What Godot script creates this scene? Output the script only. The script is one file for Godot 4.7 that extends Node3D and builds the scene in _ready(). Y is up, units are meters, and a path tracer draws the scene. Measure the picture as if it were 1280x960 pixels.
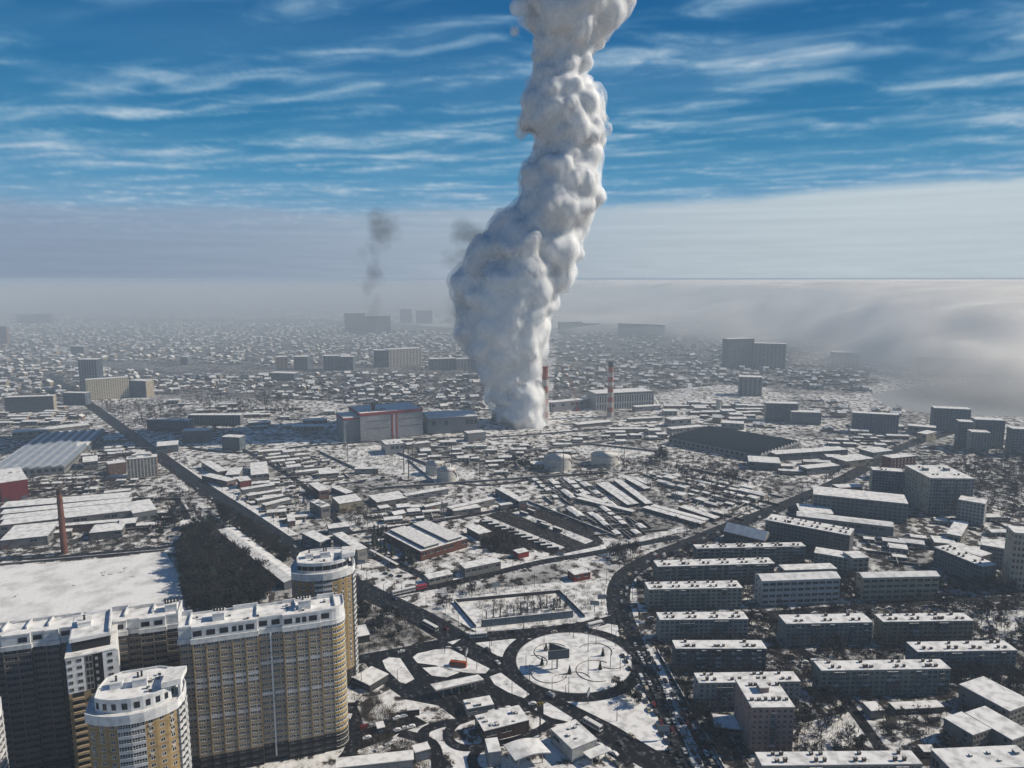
extends Node3D
# A snowy industrial city seen from a drone: flats in front, a roundabout, a power station with its steam plume, haze and a bank of fog behind.
# Metres, y up, the drone hovers 225 m above (0, 0, 0) and looks towards -z.

const SNOW := Color(0.70, 0.695, 0.685)
const TAU4 := PI / 2.0
var rng := RandomNumberGenerator.new()
var M := {}
var used_names := {}


# ------------------------------------------------------------------ mesh building
class Shape:
	var v := PackedVector3Array()
	var n := PackedVector3Array()
	var c := PackedColorArray()
	var i := PackedInt32Array()
	var xf := Transform3D.IDENTITY
	var turned := false

	func at(t: Transform3D) -> Shape:
		xf = t
		turned = true
		return self

	func tri(a: Vector3, b: Vector3, d: Vector3, col: Color) -> void:
		quad(a, b, d, d, col)

	# corners in order round the face; nm is the outward normal
	func quad(p0: Vector3, p1: Vector3, p2: Vector3, p3: Vector3, col: Color) -> void:
		if turned:
			p0 = xf * p0; p1 = xf * p1; p2 = xf * p2; p3 = xf * p3
		var nm := (p2 - p0).cross(p3 - p1)
		if p2 == p3:
			nm = (p1 - p0).cross(p2 - p0)
		nm = -nm.normalized()
		var k := v.size()
		v.push_back(p0); v.push_back(p1); v.push_back(p2)
		n.push_back(nm); n.push_back(nm); n.push_back(nm)
		c.push_back(col); c.push_back(col); c.push_back(col)
		i.push_back(k); i.push_back(k + 1); i.push_back(k + 2)
		if p2 != p3:
			v.push_back(p3); n.push_back(nm); c.push_back(col)
			i.push_back(k); i.push_back(k + 2); i.push_back(k + 3)

	# clockwise seen from outside
	func box(x0: float, y0: float, z0: float, x1: float, y1: float, z1: float, col: Color, bottom := false) -> void:
		var a := Vector3(x0, y0, z0); var b := Vector3(x1, y0, z0); var d := Vector3(x1, y0, z1); var e := Vector3(x0, y0, z1)
		var f := Vector3(x0, y1, z0); var g := Vector3(x1, y1, z0); var h := Vector3(x1, y1, z1); var j := Vector3(x0, y1, z1)
		quad(e, j, h, d, col)  # +z
		quad(b, g, f, a, col)  # -z
		quad(d, h, g, b, col)  # +x
		quad(a, f, j, e, col)  # -x
		quad(j, f, g, h, col)  # top
		if bottom:
			quad(a, e, d, b, col)

	func cyl(x: float, z: float, y0: float, y1: float, r0: float, r1: float, seg: int, col: Color, cap := true) -> void:
		var lo: Vector3; var hi: Vector3
		for s in seg:
			var a := TAU * s / seg
			var b := TAU * (s + 1) / seg
			var p := Vector3(cos(a), 0, sin(a)); var q := Vector3(cos(b), 0, sin(b))
			var k := v.size()
			for w in [[p, r0, y0], [p, r1, y1], [q, r1, y1], [q, r0, y0]]:
				var pos: Vector3 = Vector3(x, w[2], z) + w[0] * w[1]
				var nn: Vector3 = w[0]
				v.push_back(xf * pos if turned else pos)
				n.push_back((xf.basis * nn).normalized() if turned else nn)
				c.push_back(col)
			i.push_back(k); i.push_back(k + 2); i.push_back(k + 1)
			i.push_back(k); i.push_back(k + 3); i.push_back(k + 2)
			if cap and r1 > 0.01:
				tri(Vector3(x, y1, z), Vector3(x, y1, z) + p * r1, Vector3(x, y1, z) + q * r1, col)

	# a flat-topped body over a polygon (x, z), walls down to y0
	func prism(poly: PackedVector2Array, y0: float, y1: float, top: Color, side: Color, walls := true) -> void:
		var area := 0.0
		for k in poly.size():
			var p := poly[k]; var q := poly[(k + 1) % poly.size()]
			area += p.x * q.y - q.x * p.y
		if area < 0.0:
			poly = poly.duplicate()
			poly.reverse()
		var t := Geometry2D.triangulate_polygon(poly)
		for k in range(0, t.size(), 3):
			var a := poly[t[k]]; var b := poly[t[k + 1]]; var d := poly[t[k + 2]]
			if (b - a).cross(d - a) < 0.0:
				var s := b
				b = d
				d = s
			tri(Vector3(a.x, y1, a.y), Vector3(b.x, y1, b.y), Vector3(d.x, y1, d.y), top)
		if walls:
			for k in poly.size():
				var p := poly[k]; var q := poly[(k + 1) % poly.size()]
				quad(Vector3(q.x, y0, q.y), Vector3(q.x, y1, q.y), Vector3(p.x, y1, p.y), Vector3(p.x, y0, p.y), side)

	# a straight bar between two points, square in section
	func bar(a: Vector3, b: Vector3, r: float, col: Color, r1 := -1.0, sides := 4) -> void:
		if r1 < 0.0:
			r1 = r
		var d := (b - a).normalized()
		var u := d.cross(Vector3.UP if absf(d.y) < 0.9 else Vector3.RIGHT).normalized()
		var w := d.cross(u)
		for s in sides:
			var t0 := TAU * (s + 0.5) / sides
			var t1 := TAU * (s + 1.5) / sides
			var p := u * cos(t0) + w * sin(t0)
			var q := u * cos(t1) + w * sin(t1)
			quad(a + q * r, b + q * r1, b + p * r1, a + p * r, col)

	func add(o: Shape, t: Transform3D) -> void:
		var k := v.size()
		v.append_array(t * o.v)
		var b := t.basis.inverse().transposed()
		for q in o.n:
			n.push_back((b * q).normalized())
		c.append_array(o.c)
		for q in o.i:
			i.push_back(k + q)

	func empty() -> bool:
		return i.is_empty()

	func mesh() -> ArrayMesh:
		var m := ArrayMesh.new()
		into(m)
		return m

	func into(m: ArrayMesh) -> void:
		var a := []
		a.resize(Mesh.ARRAY_MAX)
		a[Mesh.ARRAY_VERTEX] = v
		a[Mesh.ARRAY_NORMAL] = n
		a[Mesh.ARRAY_COLOR] = c
		a[Mesh.ARRAY_INDEX] = i
		m.add_surface_from_arrays(Mesh.PRIMITIVE_TRIANGLES, a)


func V2(a: Array) -> PackedVector2Array:
	var p := PackedVector2Array()
	for k in range(0, a.size(), 2):
		p.push_back(Vector2(a[k], a[k + 1]))
	return p


# ------------------------------------------------------------------ naming and tagging
func numbered(called: String) -> String:
	var k: int = used_names.get(called, -1) + 1
	used_names[called] = k
	return called if k == 0 else "%s_%03d" % [called, k]


func tag(o: Node3D, label: String, category := "", group := "", kind := "") -> Node3D:
	if label: o.set_meta("label", label)
	if category: o.set_meta("category", category)
	if group: o.set_meta("group", group)
	if kind: o.set_meta("kind", kind)
	return o


func thing(called: String, label: String, category: String, where := Vector3.ZERO, turn := 0.0, group := "") -> Node3D:
	var o := Node3D.new()
	o.name = numbered(called)
	add_child(o)
	o.position = where
	o.rotation.y = turn
	tag(o, label, category, group)
	return o


func obj(called: String, s, mat: Material, parent: Node3D = null, kind := "") -> MeshInstance3D:
	var o := MeshInstance3D.new()
	var m: Mesh = s.mesh() if s is Shape else s
	o.mesh = m
	o.material_override = null
	for k in m.get_surface_count():
		o.set_surface_override_material(k, mat)
	if parent == null:
		o.name = numbered(called)
		add_child(o)
	else:
		o.name = called
		parent.add_child(o, true)
	if kind:
		o.set_meta("kind", kind)
	return o


func copy(o: Node3D, label: String, where: Vector3, turn: float, big := 1.0, group := "") -> Node3D:
	var r: Node3D = o.duplicate()
	var base: String = str(o.name)
	r.name = numbered(base.rstrip("0123456789").trim_suffix("_"))
	add_child(r)
	r.position = where
	r.rotation.y = turn
	r.scale = Vector3.ONE * big
	if label: r.set_meta("label", label)
	if group: r.set_meta("group", group)
	return r


# ------------------------------------------------------------------ materials
func noise_tex(size: int, freq: float, stops: Array, octaves := 5, seed_ := 1, normal := false, gain := 0.55) -> NoiseTexture2D:
	var f := FastNoiseLite.new()
	f.seed = seed_
	f.noise_type = FastNoiseLite.TYPE_SIMPLEX_SMOOTH
	f.frequency = freq
	f.fractal_octaves = octaves
	f.fractal_gain = gain
	var t := NoiseTexture2D.new()
	t.width = size
	t.height = size
	t.seamless = true
	t.noise = f
	t.generate_mipmaps = false
	if normal:
		t.as_normal_map = true
		t.bump_strength = stops[0]
	else:
		var g := Gradient.new()
		var offs := PackedFloat32Array()
		var cols := PackedColorArray()
		for s in stops:
			offs.push_back(s[0])
			cols.push_back(s[1] if s[1] is Color else Color(s[1], s[1], s[1]))
		g.offsets = offs
		g.colors = cols
		t.color_ramp = g
	return t


func mat(called: String, rough: float, tex: Texture2D = null, metres := 10.0, detail: Texture2D = null, metres2 := 60.0, nrm: Texture2D = null, spec := 0.3) -> StandardMaterial3D:
	var m := StandardMaterial3D.new()
	m.resource_name = called
	m.roughness = rough
	m.metallic_specular = spec
	m.vertex_color_use_as_albedo = true
	if tex:
		m.albedo_texture = tex
		m.uv1_triplanar = true
		m.uv1_world_triplanar = true
		m.uv1_scale = Vector3.ONE / metres
	if detail:
		m.detail_enabled = true
		m.detail_albedo = detail
		m.detail_blend_mode = BaseMaterial3D.BLEND_MODE_MUL
		m.detail_uv_layer = BaseMaterial3D.DETAIL_UV_2
		m.uv2_triplanar = true
		m.uv2_world_triplanar = true
		m.uv2_scale = Vector3.ONE / metres2
	if nrm:
		m.normal_enabled = true
		m.normal_texture = nrm
		m.normal_scale = 1.0
	return m


func make_materials() -> void:
	var grime := noise_tex(512, 0.012, [[0.0, 0.72], [0.45, 0.92], [1.0, 1.0]], 6, 3)
	var fine := noise_tex(512, 0.02, [[0.0, 0.85], [1.0, 1.0]], 4, 5)
	var bumps := noise_tex(512, 0.02, [3.0], 5, 8, true)
	M.wall = mat("weathered masonry", 0.9, grime, 23.0)
	M.paint = mat("painted metal", 0.45, fine, 5.0)
	M.snow = mat("packed snow", 0.75, noise_tex(1024, 0.006, [[0.0, 0.74], [0.35, 0.9], [0.6, 1.0], [1.0, 1.04]], 7, 11), 47.0, null, 1.0, null, 0.2)
	M.field = mat("open snow", 0.85, noise_tex(1024, 0.005, [[0.0, 0.84], [0.4, 0.95], [0.6, 1.0], [1.0, 1.03]], 7, 41), 130.0, noise_tex(512, 0.012, [[0.0, 0.9], [0.45, 1.0], [1.0, 1.0]], 5, 43), 17.0, null, 0.15)
	M.road = mat("wet asphalt", 0.6, noise_tex(1024, 0.008, [[0.0, 0.13], [0.45, 0.2], [0.6, 0.27], [0.68, 0.42], [0.78, 0.85], [1.0, 1.0]], 7, 17, false, 0.66), 37.0, null, 1.0, null, 0.3)
	M.bark = mat("bark and twigs", 0.95)
	M.needles = mat("dark conifer needles", 0.9)
	M.glass = StandardMaterial3D.new()
	M.glass.resource_name = "window glass"
	M.glass.vertex_color_use_as_albedo = true
	M.glass.roughness = 0.12
	M.glass.metallic_specular = 0.4
	# open ground: snow, trodden snow, bare earth and weeds
	var earth := Color(0.24, 0.225, 0.215)
	var patches := noise_tex(1024, 0.007, [[0.0, earth], [0.36, Color(0.30, 0.285, 0.28)], [0.43, Color(0.80, 0.79, 0.78)], [0.58, Color(0.95, 0.95, 0.95)], [1.0, Color(1.0, 1.0, 1.0)]], 8, 21, false, 0.68)
	var worn := noise_tex(1024, 0.008, [[0.0, earth], [0.43, Color(0.28, 0.27, 0.265)], [0.50, Color(0.74, 0.735, 0.73)], [0.62, Color(0.92, 0.92, 0.92)], [1.0, Color(1.0, 1.0, 1.0)]], 8, 33, false, 0.68)
	var blotch := noise_tex(1024, 0.004, [[0.0, 0.55], [0.40, 0.8], [0.5, 1.0], [1.0, 1.0]], 6, 29)
	M.ground = mat("snowy ground", 0.9, patches, 110.0, blotch, 730.0, bumps, 0.15)
	M.yard = mat("worn yard", 0.9, worn, 105.0, blotch, 410.0, bumps, 0.15)


# ------------------------------------------------------------------ the scene
func _ready() -> void:
	rng.seed = 20
	var cam := Camera3D.new()
	cam.name = "camera"
	cam.position = Vector3(0, 225, 0)
	cam.rotation_degrees.x = -8.34
	cam.fov = 56.14
	cam.near = 1.0
	cam.far = 90000.0
	add_child(cam)
	var sun := DirectionalLight3D.new()
	sun.name = "sun"
	var az := deg_to_rad(79.0)
	var el := deg_to_rad(37.0)
	var to_sun := Vector3(sin(az) * cos(el), sin(el), -cos(az) * cos(el))
	add_child(sun)
	sun.look_at_from_position(to_sun * 100.0, Vector3.ZERO, Vector3.UP)
	sun.light_energy = 1.6
	sun.light_color = Color(1.0, 0.955, 0.885)
	sun.light_angular_distance = 0.5
	sun.shadow_enabled = true
	var we := WorldEnvironment.new()
	we.name = "environment"
	var e := Environment.new()
	e.background_mode = Environment.BG_SKY
	e.tonemap_mode = Environment.TONE_MAPPER_LINEAR
	e.tonemap_exposure = 1.1
	e.sky = Sky.new()
	var sm := PanoramaSkyMaterial.new()
	sm.panorama = sky_picture()
	e.sky.sky_material = sm
	e.background_energy_multiplier = 0.87
	e.fog_enabled = true
	e.fog_density = 0.00016
	e.fog_light_color = Color(0.84, 0.92, 1.0)
	e.volumetric_fog_enabled = true
	e.volumetric_fog_density = 0.0
	e.sdfgi_enabled = true
	e.ssao_enabled = true
	e.ssil_enabled = true
	we.environment = e
	add_child(we)
	make_materials()
	build_all()


# ------------------------------------------------------------------ sky: clear blue, cirrus in long streaks, a stratus sheet low down
func srgb(r: float, g: float, b: float) -> Vector3:
	return Vector3(r, g, b)


func sky_picture() -> ImageTexture:
	var w := 3072
	var h := 1536
	var data := PackedByteArray()
	data.resize(w * h * 3)
	var streak := FastNoiseLite.new()
	streak.seed = 4
	streak.noise_type = FastNoiseLite.TYPE_SIMPLEX_SMOOTH
	streak.frequency = 1.0
	streak.fractal_octaves = 7
	streak.fractal_gain = 0.58
	var broad := FastNoiseLite.new()
	broad.seed = 9
	broad.noise_type = FastNoiseLite.TYPE_SIMPLEX_SMOOTH
	broad.frequency = 1.0
	broad.fractal_octaves = 3
	var stops := [[0.0, srgb(150, 164, 182)], [3.0, srgb(146, 168, 190)], [5.0, srgb(122, 164, 196)], [7.2, srgb(88, 150, 190)], [10.0, srgb(62, 132, 176)], [15.0, srgb(48, 114, 164)], [20.0, srgb(38, 99, 152)], [35.0, srgb(27, 78, 132)], [90.0, srgb(16, 52, 100)]]
	# where the cloud gathers or opens: azimuth, elevation, widths, amount
	var banks := [[18, 17.5, 9, 2.6, 0.40], [8, 14.0, 6, 1.8, 0.30], [-4, 9.3, 24, 1.5, 0.36], [-26, 7.4, 20, 1.6, 0.34], [-34, 14, 10, 1.6, 0.2], [-15, 13.2, 12, 1.0, 0.22], [-30, 18.5, 14, 2.6, 0.36], [-8, 17.5, 9, 2.0, 0.16], [26, 11.0, 14, 2.0, 0.20], [-33, 10.6, 8, 1.2, 0.22],
		[-24, 15.2, 12, 1.3, -0.22], [30, 15.0, 9, 2.2, -0.16], [27, 7.6, 18, 1.0, -0.30], [-16, 11.5, 10, 0.8, -0.30], [30, 20.0, 10, 1.2, -0.2]]
	var line := PackedVector3Array()
	for y in h:
		var elev := 90.0 - (y + 0.5) * 180.0 / h
		var base := Vector3.ZERO
		if elev < 0.0:
			base = srgb(168, 175, 183)
		else:
			for k in stops.size() - 1:
				if elev >= stops[k][0] and elev <= stops[k + 1][0]:
					base = (stops[k][1] as Vector3).lerp(stops[k + 1][1], (elev - stops[k][0]) / (stops[k + 1][0] - stops[k][0]))
		var er := deg_to_rad(maxf(elev, 1.0))
		var ct := 1.0 / tan(er)
		var fade := smoothstep(1.5, 5.0, elev)
		var wide := 1 if elev < 45.0 else (2 if elev < 70.0 else 8)
		for x0 in range(0, w, wide):
			var a := PI - (x0 + 0.5) / w * TAU
			var col := base
			if elev > 0.0:
				var deg := rad_to_deg(a)
				var px := sin(a) * ct
				var pz := cos(a) * ct
				var rx := px * 0.985 + pz * 0.17
				var rz := pz * 0.985 - px * 0.17
				var bias := 0.0
				if elev < 28.0 and absf(deg) < 60.0:
					for b in banks:
						var du: float = (deg - b[0]) / b[2]
						var dv: float = (elev - b[1]) / b[3]
						var q := du * du + dv * dv
						if q < 5.0:
							bias += b[4] * exp(-q)
				var warp := broad.get_noise_2d(rx * 0.7, rz * 0.9)
				var s := streak.get_noise_2d(rx * 0.8 + warp * 0.4, rz * 2.1 + warp * 0.45)
				var big := broad.get_noise_2d(rx * 0.22 + 7.0, rz * 0.5)
				var d := smoothstep(-0.12, 0.85, s * 0.8 + big * 0.45 + 0.12 + bias)
				d += 0.22 * smoothstep(-0.5, 0.6, broad.get_noise_2d(rx * 0.35 + 3.0, rz * 0.9 + 11.0)) * (1.0 - d)
				d += 0.28 * smoothstep(0.1, 0.55, streak.get_noise_2d(rx * 3.2 + 40.0, rz * 6.5)) * smoothstep(-0.1, 0.5, broad.get_noise_2d(rx * 0.4 + 30.0, rz * 0.7 - 9.0))
				d *= fade * (1.0 - 0.55 * smoothstep(22.0, 50.0, elev))
				var tone := clampf(0.5 + s * 0.8 + bias * 0.6, 0.0, 1.0)
				var white := srgb(128, 158, 195).lerp(srgb(206, 217, 228), tone)
				col = col.lerp(white, d * 0.8)
				# stratus sheet, higher towards one side
				var edge := 5.0 + 1.6 * sin(a - 0.35) + 0.5 * broad.get_noise_2d(deg * 0.05, 3.0)
				var sheet := smoothstep(edge + 0.35, edge - 0.5, elev + s * 0.35)
				var lit := smoothstep(-0.72, 0.5, sin(a - 0.02))
				var grey := srgb(137, 153, 177).lerp(srgb(194, 206, 213), lit)
				grey += Vector3.ONE * (10.0 * streak.get_noise_2d(rx * 0.15, elev * 2.2) + 6.0 * smoothstep(1.5, edge, elev) - 3.0)
				col = col.lerp(grey, sheet * (0.55 + 0.4 * lit))
			var r := int(clampf(col.x, 0, 255)); var g := int(clampf(col.y, 0, 255)); var bl := int(clampf(col.z, 0, 255))
			var k := (y * w + x0) * 3
			for q in wide:
				data[k] = r; data[k + 1] = g; data[k + 2] = bl
				k += 3
	return ImageTexture.create_from_image(Image.create_from_data(w, h, false, Image.FORMAT_RGB8, data))


# ------------------------------------------------------------------ steam: a field of soft balls, its level surfaces nested from dense core to thin veil
# balls: [x, y, z, radius]; every level is meshed as surface nets
func steam_field(balls: Array, lo: Vector3, hi: Vector3, cell: float, rough: float, scale_: float, levels: Array, seed_: int) -> Array:
	var nx := int((hi.x - lo.x) / cell) + 2
	var ny := int((hi.y - lo.y) / cell) + 2
	var nz := int((hi.z - lo.z) / cell) + 2
	var f := PackedFloat32Array()
	f.resize(nx * ny * nz)
	for b in balls:
		var c := Vector3(b[0], b[1], b[2])
		var rad: float = b[3]
		var x0 := maxi(0, int((c.x - rad - lo.x) / cell)); var x1 := mini(nx - 1, int((c.x + rad - lo.x) / cell) + 1)
		var y0 := maxi(0, int((c.y - rad - lo.y) / cell)); var y1 := mini(ny - 1, int((c.y + rad - lo.y) / cell) + 1)
		var z0 := maxi(0, int((c.z - rad - lo.z) / cell)); var z1 := mini(nz - 1, int((c.z + rad - lo.z) / cell) + 1)
		var inv := 1.0 / (rad * rad)
		for z in range(z0, z1 + 1):
			var dz := lo.z + z * cell - c.z
			for y in range(y0, y1 + 1):
				var dy := lo.y + y * cell - c.y
				var dd := dz * dz + dy * dy
				if dd * inv >= 1.0:
					continue
				var k := (z * ny + y) * nx
				for x in range(x0, x1 + 1):
					var dx := lo.x + x * cell - c.x
					var q := 1.0 - (dx * dx + dd) * inv
					if q > 0.0:
						f[k + x] += q * q
	var fn := FastNoiseLite.new()
	fn.seed = seed_
	fn.noise_type = FastNoiseLite.TYPE_SIMPLEX_SMOOTH
	fn.frequency = scale_
	fn.fractal_type = FastNoiseLite.FRACTAL_RIDGED
	fn.fractal_octaves = 4
	fn.fractal_gain = 0.37
	for z in nz:
		for y in ny:
			var k := (z * ny + y) * nx
			for x in nx:
				var q := f[k + x]
				if q > 0.02 and q < 1.6:
					# billows: round lobes parted by sharp creases
					f[k + x] = q - rough * (0.5 + 0.5 * fn.get_noise_3d(lo.x + x * cell, (lo.y + y * cell) * 0.85, lo.z + z * cell)) * (0.4 + q)
	var out := []
	for level in levels:
		out.push_back(surface_net(f, nx, ny, nz, lo, cell, level))
	return out


func surface_net(f: PackedFloat32Array, nx: int, ny: int, nz: int, lo: Vector3, cell: float, level: float) -> Shape:
	var s := Shape.new()
	var where := PackedInt32Array()
	where.resize(nx * ny * nz)
	where.fill(-1)
	var sy := nx
	var sz := nx * ny
	for z in nz - 1:
		for y in ny - 1:
			var k0 := (z * ny + y) * nx
			for x in nx - 1:
				var k := k0 + x
				var a := f[k] - level; var b := f[k + 1] - level; var c := f[k + sy] - level; var d := f[k + sy + 1] - level
				var e := f[k + sz] - level; var g := f[k + sz + 1] - level; var h := f[k + sz + sy] - level; var j := f[k + sz + sy + 1] - level
				var cnt := int(a > 0) + int(b > 0) + int(c > 0) + int(d > 0) + int(e > 0) + int(g > 0) + int(h > 0) + int(j > 0)
				if cnt == 0 or cnt == 8:
					continue
				var p := Vector3.ZERO
				var m := 0
				if (a > 0) != (b > 0): p += Vector3(a / (a - b), 0, 0); m += 1
				if (c > 0) != (d > 0): p += Vector3(c / (c - d), 1, 0); m += 1
				if (e > 0) != (g > 0): p += Vector3(e / (e - g), 0, 1); m += 1
				if (h > 0) != (j > 0): p += Vector3(h / (h - j), 1, 1); m += 1
				if (a > 0) != (c > 0): p += Vector3(0, a / (a - c), 0); m += 1
				if (b > 0) != (d > 0): p += Vector3(1, b / (b - d), 0); m += 1
				if (e > 0) != (h > 0): p += Vector3(0, e / (e - h), 1); m += 1
				if (g > 0) != (j > 0): p += Vector3(1, g / (g - j), 1); m += 1
				if (a > 0) != (e > 0): p += Vector3(0, 0, a / (a - e)); m += 1
				if (b > 0) != (g > 0): p += Vector3(1, 0, b / (b - g)); m += 1
				if (c > 0) != (h > 0): p += Vector3(0, 1, c / (c - h)); m += 1
				if (d > 0) != (j > 0): p += Vector3(1, 1, d / (d - j)); m += 1
				where[k] = s.v.size()
				s.v.push_back(lo + (Vector3(x, y, z) + p / m) * cell)
				s.n.push_back(-Vector3(b + d + g + j - a - c - e - h, c + d + h + j - a - b - e - g, e + g + h + j - a - b - c - d).normalized())
				s.c.push_back(Color.WHITE)
	for z in range(1, nz - 1):
		for y in range(1, ny - 1):
			var k0 := (z * ny + y) * nx
			for x in range(1, nx - 1):
				var k := k0 + x
				var on := f[k] > level
				if on != (f[k + 1] > level):
					net_quad(s, where[k - sy - sz], where[k - sz], where[k], where[k - sy], on)
				if on != (f[k + sy] > level):
					net_quad(s, where[k - 1 - sz], where[k - 1], where[k], where[k - sz], on)
				if on != (f[k + sz] > level):
					net_quad(s, where[k - 1 - sy], where[k - sy], where[k], where[k - 1], on)
	return s


func net_quad(s: Shape, a: int, b: int, c: int, d: int, on: bool) -> void:
	if a < 0 or b < 0 or c < 0 or d < 0:
		return
	if on:
		s.i.append_array(PackedInt32Array([a, c, b, a, d, c]))
	else:
		s.i.append_array(PackedInt32Array([a, b, c, a, c, d]))


func steam_material(alpha: float, tint := Color(0.97, 0.975, 0.98)) -> StandardMaterial3D:
	var m := StandardMaterial3D.new()
	m.resource_name = "steam"
	m.albedo_color = Color(tint.r, tint.g, tint.b, alpha)
	m.roughness = 1.0
	m.specular_mode = BaseMaterial3D.SPECULAR_DISABLED
	if alpha < 1.0:
		m.transparency = BaseMaterial3D.TRANSPARENCY_ALPHA
		m.vertex_color_use_as_albedo = true
		m.backlight_enabled = true
		m.backlight = Color(0.5, 0.5, 0.5)
	return m


func puff_balls(rows: Array, z: float, deep_most: float, r: RandomNumberGenerator, every: float, lobes: int) -> Array:
	var balls := []
	var y := float(rows[0][0])
	var k := 0
	while y < rows[rows.size() - 1][0]:
		while y >= rows[k + 1][0]:
			k += 1
		var t: float = (y - rows[k][0]) / (rows[k + 1][0] - rows[k][0])
		var x0 := lerpf(rows[k][1], rows[k + 1][1], t)
		var x1 := lerpf(rows[k][2], rows[k + 1][2], t)
		var half := (x1 - x0) * 0.5
		var deep := minf(half, deep_most)
		balls.push_back([(x0 + x1) * 0.5 + r.randf_range(-0.12, 0.12) * half, y, z + r.randf_range(-0.15, 0.15) * half, minf(half, deep * 1.2) * r.randf_range(0.92, 1.02)])
		for q in lobes:
			var a := r.randf() * TAU
			var rad := minf(half, deep) * (0.2 + 0.45 * r.randf() * r.randf() + 0.1 * r.randf())
			var off := maxf(half * r.randf_range(0.92, 1.1) - rad * 0.6, 0.0)
			balls.push_back([(x0 + x1) * 0.5 + cos(a) * off, y + r.randf_range(-14, 14), z + sin(a) * off * deep / half, rad])
		y += every * r.randf_range(0.7, 1.3)
	return balls


func plume() -> void:
	# outline of the column: height, left edge, right edge
	var r := RandomNumberGenerator.new()
	r.seed = 77
	var balls := puff_balls(COLUMN, -1110.0, 66.0, r, 9.0, 11)
	for q in EXTRA:
		balls.push_back([q[0], q[1], -1110.0 + q[3], q[2]])
	var lo := Vector3(-150, -2, -1240)
	var hi := Vector3(300, 745, -980)
	var got := steam_field(balls, lo, hi, 2.9, 1.1, 0.0125, [1.25, 0.9, 0.6, 0.38, 0.2, 0.08], 5)
	var p := thing("steam_cloud", "huge white column of steam rising from the cooling towers into the sky", "steam plume", Vector3.ZERO)
	for k in 6:
		soften(got[k], 2)
		if k > 0:
			fray(got[k], 0.026, k * 40.0, 0.12)
		obj("steam_core" if k == 0 else "steam_veil", got[k], steam_material([1.0, 0.6, 0.5, 0.44, 0.38, 0.3][k]), p, "stuff")
	# looser veils of their own shape round the column
	var loose := steam_field(balls, lo, hi, 4.4, 0.8, 0.019, [0.32, 0.16, 0.07, 0.025], 19)
	for k in 4:
		soften(loose[k], 1)
		fray(loose[k], 0.02, 300.0 + k * 40.0, -0.1)
		obj("steam_veil", loose[k], steam_material([0.5, 0.42, 0.34, 0.28][k]), p, "stuff")


# steam scatters light inside itself: its shading is softer than its outline
func soften(s: Shape, times: int) -> void:
	for t in times:
		var m := PackedVector3Array()
		m.resize(s.n.size())
		for k in range(0, s.i.size(), 3):
			var a := s.i[k]
			var b := s.i[k + 1]
			var c := s.i[k + 2]
			var q := s.n[a] + s.n[b] + s.n[c]
			m[a] += q
			m[b] += q
			m[c] += q
		for k in m.size():
			s.n[k] = m[k].normalized()


# wispy holes in a veil
func fray(s: Shape, freq: float, shift: float, lift: float) -> void:
	var f := FastNoiseLite.new()
	f.seed = 3
	f.noise_type = FastNoiseLite.TYPE_SIMPLEX_SMOOTH
	f.frequency = freq
	f.fractal_octaves = 4
	for k in s.v.size():
		var q := s.v[k]
		s.c[k] = Color(1, 1, 1, clampf(0.5 + lift + 1.5 * f.get_noise_3d(q.x + shift, q.y * 0.8, q.z), 0.0, 1.0))


# ------------------------------------------------------------------ building kit
# A face is drawn in its own frame: x to the right as seen from outside, y up, z outwards.
func side_frame(w: float, d: float, side: int) -> Transform3D:
	match side:
		0: return Transform3D(Basis.IDENTITY, Vector3(-w / 2, 0, d / 2))
		1: return Transform3D(Basis(Vector3.UP, PI / 2), Vector3(w / 2, 0, d / 2))
		2: return Transform3D(Basis(Vector3.UP, PI), Vector3(w / 2, 0, -d / 2))
	return Transform3D(Basis(Vector3.UP, -PI / 2), Vector3(-w / 2, 0, -d / 2))


func pane_color() -> Color:
	var q := rng.randf()
	if q < 0.07:
		return Color(0.14, 0.14, 0.135)
	if q < 0.4:
		return Color(0.035, 0.042, 0.052)
	return Color(0.01, 0.014, 0.02)


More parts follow.
